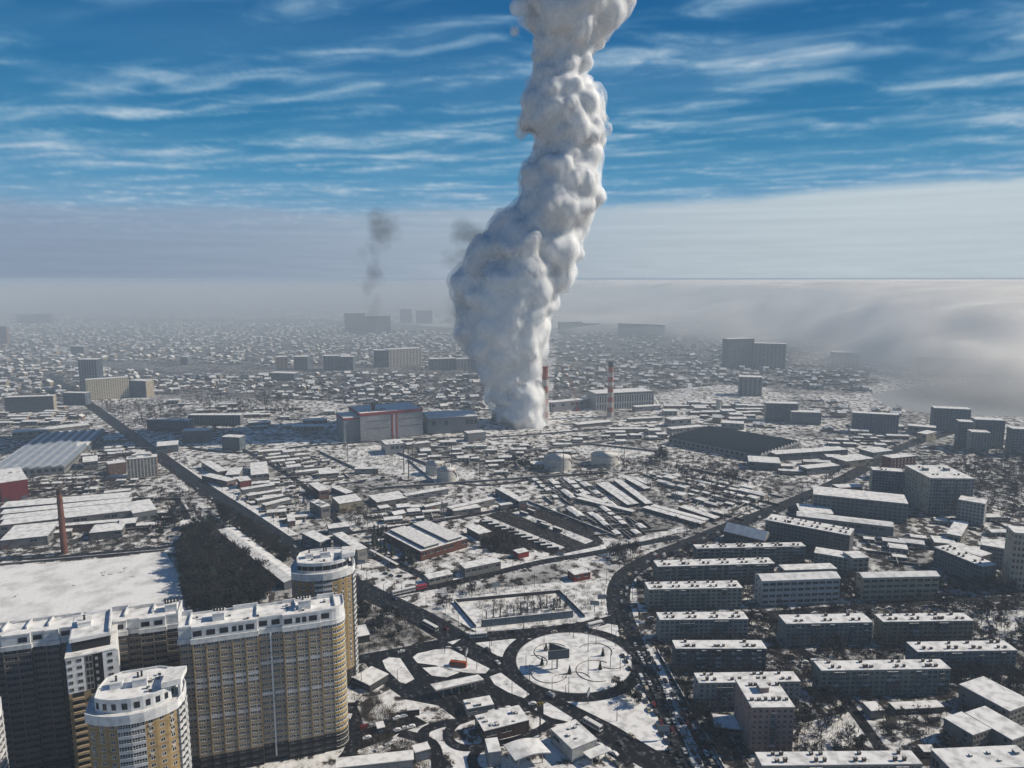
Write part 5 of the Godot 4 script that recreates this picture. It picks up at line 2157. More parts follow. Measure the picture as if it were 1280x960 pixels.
	sheet("town_ground", V2([73.9, -1310.8, 144.1, -1346.6, 290.4, -1434.7, 444.8, -1523, 703, -1404.1, 926.7, -1848.6, 1264.5, -2842.5, 243.9, -3664.9]), 0.006, Color(0.42, 0.42, 0.42), M.yard)
	island(V2([-77.1, -399.8, -73.9, -403.5, -67, -402.6, -55.4, -379.9, -59.7, -375.1, -63.1, -376.7, -73.6, -390.9]))
	island(V2([-59.5, -403.5, -57.2, -408.1, -46.6, -412.9, -38.3, -413.8, -19.9, -397.1, -13, -390.9, -15.2, -385.8, -23, -385.8, -37.1, -389.2, -44.6, -394.5, -55.8, -397.1]))
	island(V2([-52.3, -391.8, -39.4, -393.6, -30.4, -386.6, -37.4, -381.6, -45.8, -383.3]))
	island(V2([-12.8, -382.4, -6.5, -386.6, 9.6, -364.9, 6.5, -361.1, -1.8, -366.4, -9.8, -374.3]))
	island(V2([-22.9, -420.7, 0, -425.7, 11.1, -424.7, 0, -410, -4.8, -403.5, -8.7, -405.3]))
	island(V2([12.5, -373.5, 22, -366.4, 43.8, -365.6, 64.4, -371.1, 71.6, -379.1, 72.3, -367.9, 75.1, -346.6, 76.9, -327.4, 75.2, -317.6, 69.4, -317.6, 52.8, -336.4, 30, -357.3]))
	island(V2([41.4, -437.2, 63.2, -445.9, 69.2, -443.7, 67.9, -424.7, 57.4, -433]))
	island(V2([11.8, -350.8, 18.9, -357.3, 31.4, -343.2, 29.5, -339.8, 20.7, -343.2]))
	island(V2([-40.5, -421.7, -32.3, -425.7, -36.7, -418.7]))
	island(V2([82.3, -412.9, 88, -416.8, 89.5, -306.2, 85.1, -300.7]), 0.15)


func right_district() -> void:
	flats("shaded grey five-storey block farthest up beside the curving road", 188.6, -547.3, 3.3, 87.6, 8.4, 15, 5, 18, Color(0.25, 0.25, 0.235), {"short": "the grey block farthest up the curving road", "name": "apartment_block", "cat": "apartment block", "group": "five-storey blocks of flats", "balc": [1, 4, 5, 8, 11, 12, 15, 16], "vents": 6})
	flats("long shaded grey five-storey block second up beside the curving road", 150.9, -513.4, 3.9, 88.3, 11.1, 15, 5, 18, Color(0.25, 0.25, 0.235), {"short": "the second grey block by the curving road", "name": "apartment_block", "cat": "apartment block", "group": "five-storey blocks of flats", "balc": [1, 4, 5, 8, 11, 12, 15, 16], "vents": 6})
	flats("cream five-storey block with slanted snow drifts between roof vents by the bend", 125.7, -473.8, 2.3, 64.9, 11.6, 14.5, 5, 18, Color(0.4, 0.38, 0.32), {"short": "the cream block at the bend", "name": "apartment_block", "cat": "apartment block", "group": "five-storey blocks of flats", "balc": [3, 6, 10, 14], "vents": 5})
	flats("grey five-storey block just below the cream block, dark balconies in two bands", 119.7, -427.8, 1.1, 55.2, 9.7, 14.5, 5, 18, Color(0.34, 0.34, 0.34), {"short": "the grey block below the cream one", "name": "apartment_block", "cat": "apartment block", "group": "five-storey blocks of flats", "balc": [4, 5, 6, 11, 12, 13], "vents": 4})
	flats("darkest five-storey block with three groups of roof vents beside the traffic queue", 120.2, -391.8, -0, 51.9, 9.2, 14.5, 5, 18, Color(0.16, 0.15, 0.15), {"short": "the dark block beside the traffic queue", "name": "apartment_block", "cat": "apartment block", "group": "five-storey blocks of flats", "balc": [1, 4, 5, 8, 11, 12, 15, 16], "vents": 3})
	flats("white and grey five-storey block behind the pink tall block", 125.1, -357.1, 1.6, 53.6, 9.3, 14.5, 5, 18, Color(0.36, 0.36, 0.36), {"short": "the pale block behind the pink one", "name": "apartment_block", "cat": "apartment block", "group": "five-storey blocks of flats", "ww": 0.45, "balc": [3, 4, 5, 12], "vents": 4})
	flats("pink nine-storey block with flat snowy roof and many small vents", 123.9, -327.9, 0.9, 20.3, 23.7, 23.4, 8, 7, Color(0.34, 0.25, 0.23), {"short": "the pink nine-storey block", "name": "apartment_block", "cat": "apartment block", "balc": [3], "vents": 3, "cap": 1, "ww": 0.42, "wh": 0.45})
	flats("five-storey block cut off by the bottom edge, four vent groups on snow", 144, -291, 0.9, 70, 8.5, 15, 5, 24, Color(0.25, 0.25, 0.235), {"short": "the block at the bottom edge", "name": "apartment_block", "cat": "apartment block", "group": "five-storey blocks of flats", "balc": [2, 3, 7, 8, 13, 14, 20, 21], "vents": 4})
	flats("long grey-green five-storey block with brown roof pipes right of the pink one", 202.8, -368.6, 1.6, 70.9, 9.4, 15, 5, 22, Color(0.25, 0.27, 0.25), {"short": "the long block with brown roof pipes", "name": "apartment_block", "cat": "apartment block", "group": "five-storey blocks of flats", "balc": [2, 3, 6, 7, 11, 12, 16, 17, 20], "vents": 4})
	flats("grey five-storey block with raised back roof part in the middle of the courtyards", 195.8, -424, 2.2, 54.3, 11.5, 14.5, 5, 18, Color(0.3, 0.31, 0.3), {"short": "the block with the raised back roof", "name": "apartment_block", "cat": "apartment block", "group": "five-storey blocks of flats", "balc": [2, 5, 6, 9, 13, 16], "vents": 3})
	flats("olive five-storey block with blue-shadowed double vents on its roof", 257, -423.6, 1.6, 56.7, 10, 15.5, 5, 18, Color(0.27, 0.265, 0.19), {"short": "the olive block", "name": "apartment_block", "cat": "apartment block", "group": "five-storey blocks of flats", "balc": [5, 6, 11, 12], "vents": 4})
	flats("bluish shaded five-storey block at the right below the olive block", 259.7, -389.9, 1.8, 57.8, 10.8, 14.5, 5, 18, Color(0.2, 0.22, 0.24), {"short": "the bluish block below the olive one", "name": "apartment_block", "cat": "apartment block", "group": "five-storey blocks of flats", "balc": [2, 6, 7, 11, 15], "vents": 4})
	flats("white four-storey office with dark ribbon windows and blue roof edge", 200, -479.6, 4.8, 55.8, 11.3, 18.4, 4, 11, Color(0.56, 0.56, 0.55), {"short": "the white four-storey office", "name": "office_building", "cat": "office building", "wh": 0.45, "ww": 0.8, "gable": 2.2, "vents": 0})
	flats("cream four-storey office with blank left end and snow-covered low roof", 273.1, -484.9, 2.9, 54.9, 8.8, 17.5, 4, 10, Color(0.46, 0.42, 0.31), {"short": "the cream four-storey office", "name": "office_building", "cat": "office building", "wh": 0.45, "ww": 0.78, "gable": 1.8})
	flats("white-roofed office half hidden behind the white four-storey office", 216.5, -502.2, 4.3, 39, 9.8, 16, 4, 10, Color(0.42, 0.41, 0.36), {"name": "office_building", "cat": "office building", "wh": 0.45, "ww": 0.7})
	flats("small grey four-storey block with a corner tower behind the offices", 251.3, -536.6, -28.4, 27.2, 13.4, 13, 4, 8, Color(0.38, 0.36, 0.3), {"name": "apartment_block", "cat": "apartment block"})
	flats("short cream corner tower joined to the small grey block", 264.2, -528.2, 7.2, 12.7, 13, 15, 4, 3, Color(0.44, 0.41, 0.35), {"name": "apartment_block", "cat": "apartment block"})
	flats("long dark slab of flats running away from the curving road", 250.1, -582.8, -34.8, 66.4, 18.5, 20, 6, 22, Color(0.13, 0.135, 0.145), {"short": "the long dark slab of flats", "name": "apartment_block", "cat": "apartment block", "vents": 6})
	hall("long low white-roofed building behind the dark slab", 301, -628.5, -22.4, 79.1, 14, 9, Color(0.27, 0.275, 0.28), {"gable": 1.5})
	hall("wide white-roofed hall behind the dark slab of flats", 287.8, -660.7, -13.7, 29.3, 26, 8, Color(0.3, 0.3, 0.3))
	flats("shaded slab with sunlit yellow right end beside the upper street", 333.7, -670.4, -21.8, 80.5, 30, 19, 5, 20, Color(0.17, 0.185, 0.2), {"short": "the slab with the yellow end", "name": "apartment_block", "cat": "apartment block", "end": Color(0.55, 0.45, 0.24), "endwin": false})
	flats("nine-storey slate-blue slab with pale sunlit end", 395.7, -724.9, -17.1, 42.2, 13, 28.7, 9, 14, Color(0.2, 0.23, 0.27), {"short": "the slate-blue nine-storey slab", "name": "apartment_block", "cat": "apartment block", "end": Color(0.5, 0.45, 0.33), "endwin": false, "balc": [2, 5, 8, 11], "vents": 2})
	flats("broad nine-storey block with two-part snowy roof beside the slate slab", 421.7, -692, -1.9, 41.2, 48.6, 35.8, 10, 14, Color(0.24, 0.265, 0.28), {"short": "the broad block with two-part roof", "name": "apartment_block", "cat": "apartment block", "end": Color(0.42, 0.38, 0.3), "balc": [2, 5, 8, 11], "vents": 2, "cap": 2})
	flats("six-storey house with blue metal roof in front of the broad block", 428.7, -647.1, -39.6, 20.7, 16, 21.3, 6, 7, Color(0.34, 0.35, 0.36), {"short": "the house with the blue roof", "name": "apartment_block", "cat": "apartment block"})
	flats("dark stone four-storey school-like building with long snowy wing roofs", 346.6, -526.5, -72, 41.1, 14, 15, 4, 16, Color(0.17, 0.18, 0.19), {"short": "the dark building with long wing roofs", "name": "apartment_block", "cat": "apartment block", "vents": 3})
	hall("parallel snow-roofed wing behind the dark school-like building", 359.5, -541.4, -63.3, 26.2, 14, 14, Color(0.12, 0.12, 0.125))
	flats("grey shaded four-storey block near the right edge below the school-like building", 387.4, -550.5, -33.7, 21.5, 17.7, 15, 4, 10, Color(0.22, 0.24, 0.26), {"name": "apartment_block", "cat": "apartment block"})
	flats("tall cream block cut off by the right edge", 373.8, -505.4, -18.2, 15.8, 16, 42.8, 9, 6, Color(0.46, 0.42, 0.34), {"short": "the cream block at the right edge", "name": "apartment_block", "cat": "apartment block"})
	hall("three-storey market hall with large snow roof", 386.2, -599.6, -39.7, 10.5, 38.3, 10, Color(0.36, 0.34, 0.3), {"short": "the market hall"})
	hall("flat annexe in front of the market hall", 364.8, -583.3, -19.6, 16.4, 16.9, 6, Color(0.3, 0.29, 0.27))
	flats("dark rounded twelve-storey block at the riverside, widest of the river towers", 655, -1058.1, -15.9, 48.3, 18, 34, 12, 12, Color(0.13, 0.17, 0.2), {"short": "the widest riverside block", "name": "apartment_tower", "cat": "apartment tower"})
	flats("slim dark riverside tower in front of the widest river block", 607, -947.9, -18.9, 16.7, 16, 36.1, 10, 5, Color(0.15, 0.18, 0.2), {"name": "apartment_tower", "cat": "apartment tower"})
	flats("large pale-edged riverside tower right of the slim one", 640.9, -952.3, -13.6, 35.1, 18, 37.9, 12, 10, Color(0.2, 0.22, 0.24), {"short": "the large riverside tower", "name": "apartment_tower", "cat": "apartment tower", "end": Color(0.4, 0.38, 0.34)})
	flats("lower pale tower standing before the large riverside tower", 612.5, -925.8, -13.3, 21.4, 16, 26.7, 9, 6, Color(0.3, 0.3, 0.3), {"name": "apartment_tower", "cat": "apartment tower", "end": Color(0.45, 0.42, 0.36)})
	flats("riverside tower at the right edge of the view", 654, -908.6, -12.1, 23.6, 16, 34.6, 9, 6, Color(0.17, 0.2, 0.22), {"short": "the riverside tower at the right edge", "name": "apartment_tower", "cat": "apartment tower"})
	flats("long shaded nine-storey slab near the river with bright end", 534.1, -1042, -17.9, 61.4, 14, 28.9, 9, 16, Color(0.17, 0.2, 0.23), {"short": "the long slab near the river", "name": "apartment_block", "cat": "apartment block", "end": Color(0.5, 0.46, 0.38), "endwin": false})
	hall("three-storey long hall left of the riverside towers", 598.7, -1031.8, -28.9, 35.4, 16, 12, Color(0.27, 0.275, 0.28))
	hall("lit low block on the street corner before the riverside towers", 583.2, -991.8, -54.4, 12.9, 30, 11, Color(0.38, 0.34, 0.26))
	flats("red brick nine-storey block with white bands beside the upper street", 443.4, -804.2, 18.5, 35.1, 14, 24, 6, 7, Color(0.26, 0.1, 0.08), {"short": "the red brick block", "name": "apartment_block", "cat": "apartment block", "pier": Color(0.5, 0.48, 0.46)})
	flats("small red brick house by the upper street", 349.8, -727.8, 9.4, 26.4, 12, 11, 3, 6, Color(0.24, 0.1, 0.08))
	hall("snowy flat shop on the upper street corner", 416.3, -858.5, 21, 43.2, 24, 8, Color(0.38, 0.34, 0.26))
	hall("second snowy flat shop along the upper street", 466.1, -900.1, 22.5, 33.4, 22, 8, Color(0.27, 0.275, 0.28))
	flats("left wing of the low school with snow roofs at bottom right", 222.2, -323.8, 23, 12.6, 14.5, 10, 3, 5, Color(0.26, 0.25, 0.23), {"short": "the low school at bottom right", "name": "school_wing", "cat": "school", "group": "wings of the low school"})
	flats("long middle wing of the low school with dark roof hatches", 237.7, -324.4, 22.2, 14.4, 23, 10, 3, 6, Color(0.26, 0.25, 0.23), {"name": "school_wing", "cat": "school", "group": "wings of the low school"})
	flats("upper right wing of the low school at the picture edge", 253.4, -349.6, 23.4, 19.1, 26, 10, 3, 6, Color(0.26, 0.25, 0.23), {"name": "school_wing", "cat": "school", "group": "wings of the low school"})
	hall("small pale cube-shaped substation in the courtyard", 188.1, -346.6, 5.7, 7, 7.6, 4.5, Color(0.36, 0.35, 0.33), {"name": "substation", "cat": "substation"})
	hall("tiny snow-capped pump house near the low school", 198.4, -314.7, -0, 6.4, 5, 3, Color(0.3, 0.24, 0.2), {"name": "substation", "cat": "substation"})
	hall("low garage with snow roof beside the pink block", 108, -334.1, -9, 12.3, 10.7, 4, Color(0.12, 0.12, 0.125), {"name": "garage", "cat": "garage"})
	hall("low row of garages in the courtyard behind the long block", 212.7, -350.2, 4.6, 26.3, 6, 3, Color(0.12, 0.12, 0.125), {"name": "garage", "cat": "garage"})
	hall("bottom right block roof cut off by the bottom edge", 210.3, -292.8, 3.7, 40.1, 14, 14, Color(0.27, 0.275, 0.28), {"units": 4})
	fill_sheds(V2([333.4, -640.9, 398.2, -663.6, 418.6, -640.9, 369.9, -590.2, 305.8, -546.5, 287.7, -590.2]), 46, -20, 0.9)
	fill_sheds(V2([510.9, -1073.5, 600, -1104, 547.2, -943, 457, -890.7, 366.6, -822, 288.8, -788.1]), 34, -10, 1.1)
	fill_sheds(V2([444.4, -652.1, 484.5, -675.6, 436.6, -605.6, 412.6, -597.8]), 8, 0, 0.9)


func centre() -> void:
	hall("white cube shop behind the filling station canopy", -17.7, -351.2, 17.4, 14.2, 8.1, 3.8, Color(0.5, 0.5, 0.52), {"name": "shop", "cat": "shop", "short": "the white cube shop", "winrate": 0.3, "units": 2})
	hall("dark brown restaurant with white entrance frames and fenced roof plant", -5.1, -333.5, 22.2, 23.8, 13.2, 6.5, Color(0.1, 0.06, 0.05), {"name": "restaurant", "cat": "restaurant", "short": "the dark brown restaurant", "units": 9, "winrate": 0.7})
	hall("brown and white car service building with large flat snow roof", 29.8, -319.9, 30.7, 14.5, 17.6, 7, Color(0.5, 0.5, 0.5), {"name": "car_service", "cat": "garage", "short": "the car service building", "units": 5})
	hall("broad white-roofed store at the bottom edge", -62.8, -301.5, 9.6, 34.3, 6.2, 7, Color(0.3, 0.3, 0.3), {"name": "store", "cat": "store", "short": "the broad white-roofed store", "winrate": 0.2, "lip": 0.5})
	hall("small flat annexe right of the broad store", -43.1, -312.7, 23.7, 7.2, 5.3, 5, Color(0.2, 0.2, 0.22), {"name": "store", "cat": "store"})
	hall("blue-white cabinet kiosk beside the second canopy", -9, -310.8, 11.6, 5.7, 9.9, 7.5, Color(0.34, 0.37, 0.4), {"name": "kiosk", "cat": "kiosk", "winrate": 0.0})
	hall("dark kiosk with snow cap on the trampled lot", -51.6, -347.3, 9.8, 6.2, 4, 3.2, Color(0.05, 0.05, 0.05), {"name": "kiosk", "cat": "kiosk", "winrate": 0.0})
	hall("snow-covered dark container on the car park", -66.2, -333, 21, 3.6, 5, 3, Color(0.06, 0.06, 0.06), {"name": "kiosk", "cat": "kiosk", "winrate": 0.0})
	hall("flat dark pavilion under snow left of the service road", -96.1, -427.5, 22.1, 9.4, 14, 4.5, Color(0.09, 0.08, 0.08), {"name": "pavilion", "cat": "pavilion", "winrate": 0.2})
	hall("low shed under the long tower with snowy roof", -79.5, -376.5, -36.1, 13.6, 14, 4, Color(0.08, 0.08, 0.08), {"name": "pavilion", "cat": "pavilion"})
	hall("red-walled shop with snow roof between the bare trees", 50.8, -519.4, 25.2, 13.9, 10.1, 5.5, Color(0.28, 0.05, 0.04), {"name": "shop", "cat": "shop", "short": "the red-walled shop"})
	hall("small red kiosk at the corner of the bus depot", 7.4, -563.1, 31.3, 10, 8, 4.5, Color(0.32, 0.05, 0.04), {"name": "shop", "cat": "shop", "winrate": 0.2})
	hall("shop with glass front beside the tram stop", -55.2, -514.4, 29.1, 19.4, 9, 5, Color(0.4, 0.38, 0.35), {"name": "shop", "cat": "shop", "short": "the tram stop shop", "winrate": 0.9, "pitch": 4.0})
	hall("open-fronted snow-roofed workshop beside the light tram strip", -24.7, -532.1, 27.7, 30.3, 10.9, 7, Color(0.3, 0.29, 0.28), {"name": "workshop", "cat": "workshop", "short": "the open-fronted workshop", "winrate": 0.8, "pitch": 5.0})
	hall("brown brick plant with two long roof monitors", -73.7, -589, -49.8, 56.5, 46.4, 8, Color(0.17, 0.07, 0.05), {"name": "factory", "cat": "factory", "short": "the brown plant", "units": 4, "monitors": 2, "mw": 14})
	hall("narrow office block with dark left face and pale end", -133.2, -565.6, 37.9, 8.3, 46.3, 12, Color(0.34, 0.33, 0.31), {"short": "the narrow office block", "name": "office_building", "cat": "office building", "winrate": 0.8})
	hall("flat-roofed hall tucked behind the round tower", -167.1, -589.8, 44.8, 10.6, 30, 7, Color(0.2, 0.22, 0.25))
	hall("blue-grey two-part hut beside the yard street", -155.5, -620, 20.1, 18.1, 12, 6, Color(0.2, 0.24, 0.27))
	hall("beige windowless hall with flat snow roof", -163.1, -688.8, 29.6, 23.1, 24, 9, Color(0.42, 0.38, 0.27), {"short": "the beige hall", "winrate": 0.0})
	hall("grey three-storey workshop with chimney-dotted roof next to the beige hall", -184.6, -668.1, 40.1, 9.4, 25, 11, Color(0.24, 0.23, 0.22), {"winrate": 0.9, "units": 8})
	hall("long brick store behind the grey three-storey workshop", -203, -731.8, 33.9, 10.1, 33.6, 9, Color(0.22, 0.13, 0.1))
	hall("white-roofed canteen near the scrap heap", -211.1, -805.6, 17.9, 22.1, 18.3, 5, Color(0.3, 0.24, 0.2))
	hall("narrow shed beside the scrap heap", -179, -733.8, 42.2, 8.4, 30.2, 5, Color(0.1, 0.12, 0.14))
	hall("low gatehouse on the edge of the white yard", -169.8, -817.2, 3.8, 26.7, 8, 6, Color(0.36, 0.34, 0.3))
	hall("red-fronted shop in the row by the avenue", -292.5, -762.8, 32.3, 11.7, 14, 8, Color(0.26, 0.06, 0.07), {"short": "the red-fronted shop"})
	hall("grey shop with white roof right of the red-fronted shop", -293.7, -813.3, 20.9, 18.7, 57.9, 7, Color(0.33, 0.32, 0.31), {"winrate": 0.9})
	hall("long snow-roofed row by the avenue, first below the red shop", -271.5, -745.5, 34.3, 34.2, 8, 5, Color(0.2, 0.2, 0.2))
	hall("second long snow-roofed row below the red shop", -258.4, -725.8, 34.9, 34.4, 7, 4.5, Color(0.18, 0.17, 0.17))
	hall("third long snow-roofed row below the red shop", -246.3, -708.5, 38.7, 27.9, 7, 4.5, Color(0.2, 0.18, 0.17))
	hall("fourth and lowest snow-roofed row below the red shop", -235.3, -694.7, 47.7, 28, 8, 4.5, Color(0.22, 0.2, 0.18))
	hall("slant-roofed shed beside the avenue verge", -205.5, -644.2, 20.3, 6.3, 21.1, 5, Color(0.16, 0.18, 0.2))
	hall("long shop roof nearest the avenue, left of the red-fronted shop", -349.6, -822.1, 40, 10.7, 57.9, 7, Color(0.2, 0.17, 0.17))
	hall("second shop roof beside the avenue left of the red shop", -326.3, -777.5, 57.7, 11.2, 44.9, 6, Color(0.2, 0.12, 0.12))
	hall("broad flat market roof between the avenue and the red shop", -317.4, -799.8, 13.4, 14.4, 31.3, 7, Color(0.3, 0.29, 0.27))
	hall("long snow strip roof behind the bus depot", -40.1, -685.8, 36.9, 52.9, 7, 6, Color(0.24, 0.23, 0.22))
	hall("smaller white roof below the snow strip roof", -45.2, -673.5, 25.5, 28.2, 10, 5, Color(0.22, 0.21, 0.2))
	hall("long blue-shadowed shed at the head of the depot", -1.6, -711.3, 28.4, 8.2, 51.8, 7, Color(0.12, 0.15, 0.18), {"short": "the long shed at the depot"})
	hall("little white gate shelter of the depot", -6.3, -688.5, 23.3, 12.9, 6, 4, Color(0.3, 0.3, 0.3))
	hall("brick workshop with snow roof among depot trees", -29.1, -609.2, 34.4, 12.3, 20.7, 6, Color(0.16, 0.12, 0.1))
	hall("low flat-roofed workshop right of the beige hall", -126.6, -709.3, 29.6, 32.1, 25.5, 5, Color(0.25, 0.22, 0.2))
	hall("small white gabled house in the yard below the workshop", -109.1, -661.7, 36.4, 11.8, 10, 4, Color(0.25, 0.2, 0.18), {"gable": 1.6})
	hall("small snowy roof pair left of the gabled house", -125.5, -679.7, 28.1, 10.5, 9, 4, Color(0.2, 0.18, 0.17))
	hall("long shaded store with snow roof along the yard wall", -89.5, -724.3, 32.3, 47.4, 8, 6, Color(0.22, 0.23, 0.25))
	hall("second long yard store with thin snow roof", -75.6, -685.1, 36.6, 25.4, 6, 5, Color(0.26, 0.24, 0.22))
	hall("gabled house with dark dormer roof beside the curving road", 201.9, -593.4, -40.9, 35.3, 14, 8, Color(0.14, 0.12, 0.11), {"gable": 6, "cat": "house"})
	hall("leftmost row of lock-up garages in the diagonal set under snow", 106.4, -727.2, -73.8, 79.2, 7, 3.2, Color(0.13, 0.12, 0.12), {"name": "garage_row", "cat": "garage row", "group": "diagonal rows of garages", "winrate": 0.0, "pitch": 4.0})
	hall("second from left row of lock-up garages in the diagonal set under snow", 112.3, -729.9, -74.8, 79.4, 7, 3.2, Color(0.13, 0.12, 0.12), {"name": "garage_row", "cat": "garage row", "group": "diagonal rows of garages", "winrate": 0.0, "pitch": 4.0})
	hall("middle row of lock-up garages in the diagonal set under snow", 126.8, -734.7, -77.1, 88.4, 8, 3.2, Color(0.13, 0.12, 0.12), {"name": "garage_row", "cat": "garage row", "group": "diagonal rows of garages", "winrate": 0.0, "pitch": 4.0})
	hall("fourth from left row of lock-up garages in the diagonal set under snow", 137.3, -764.5, -70.6, 42.8, 8, 3.2, Color(0.13, 0.12, 0.12), {"name": "garage_row", "cat": "garage row", "group": "diagonal rows of garages", "winrate": 0.0, "pitch": 4.0})
	hall("short rightmost row of lock-up garages in the diagonal set under snow", 143.6, -775.2, -67.4, 27.6, 7, 3.2, Color(0.13, 0.12, 0.12), {"name": "garage_row", "cat": "garage row", "group": "diagonal rows of garages", "winrate": 0.0, "pitch": 4.0})
	hall("nearest long garage row under snow near the curving road", 152.9, -658.3, -46.7, 65.3, 8, 3.2, Color(0.14, 0.12, 0.11), {"name": "garage_row", "cat": "garage row", "group": "flat rows of garages", "winrate": 0.0, "pitch": 4.0})
	hall("second long garage row under snow near the curving road", 159.9, -664.9, -46.2, 60.7, 7, 3.2, Color(0.14, 0.12, 0.11), {"name": "garage_row", "cat": "garage row", "group": "flat rows of garages", "winrate": 0.0, "pitch": 4.0})
	hall("farthest long garage row under snow near the curving road", 179.3, -666.3, -54.5, 43.8, 8, 3.2, Color(0.14, 0.12, 0.11), {"name": "garage_row", "cat": "garage row", "group": "flat rows of garages", "winrate": 0.0, "pitch": 4.0})
	hall("short left long garage row under snow near the curving road", 81.3, -710, -49.8, 36.9, 8, 3.2, Color(0.14, 0.12, 0.11), {"name": "garage_row", "cat": "garage row", "group": "flat rows of garages", "winrate": 0.0, "pitch": 4.0})
	hall("lowest left long garage row under snow near the curving road", 92.2, -689.8, -40.8, 66, 6, 3.2, Color(0.14, 0.12, 0.11), {"name": "garage_row", "cat": "garage row", "group": "flat rows of garages", "winrate": 0.0, "pitch": 4.0})
	fill_sheds(V2([18.1, -788.1, 85.1, -781.6, 124.6, -675.6, 148.2, -640.9, 113.7, -613.6, 87.8, -605.6, 70.4, -640.9, 39.5, -685.4]), 110, -73.8, 0.72)
	fill_sheds(V2([153.4, -788.1, 230.3, -840, 266.3, -788.1, 262.8, -713.9, 200.9, -656.7, 178.7, -705.9]), 80, -46.2, 0.78)
	fill_sheds(V2([-306.9, -788.1, -252.7, -788.1, -186.9, -675.6, -172.2, -619.7, -195.6, -625.9, -241.5, -675.6]), 40, 15, 0.85)
	fill_sheds(V2([-343.4, -943, -220.5, -878.5, -180.5, -788.1, -216.6, -788.1, -278.3, -840]), 36, 25, 0.9)
	fill_sheds(V2([-150.3, -705.9, -62.3, -675.6, -32.3, -700.7, -59.9, -647.6, -118.2, -638.7]), 22, 15, 0.8)
	fill_sheds(V2([-184.8, -1017.4, 0, -943, 115.5, -1017.4, 75.2, -822, -36.8, -804.7, -82, -899]), 26, 5, 1.0)


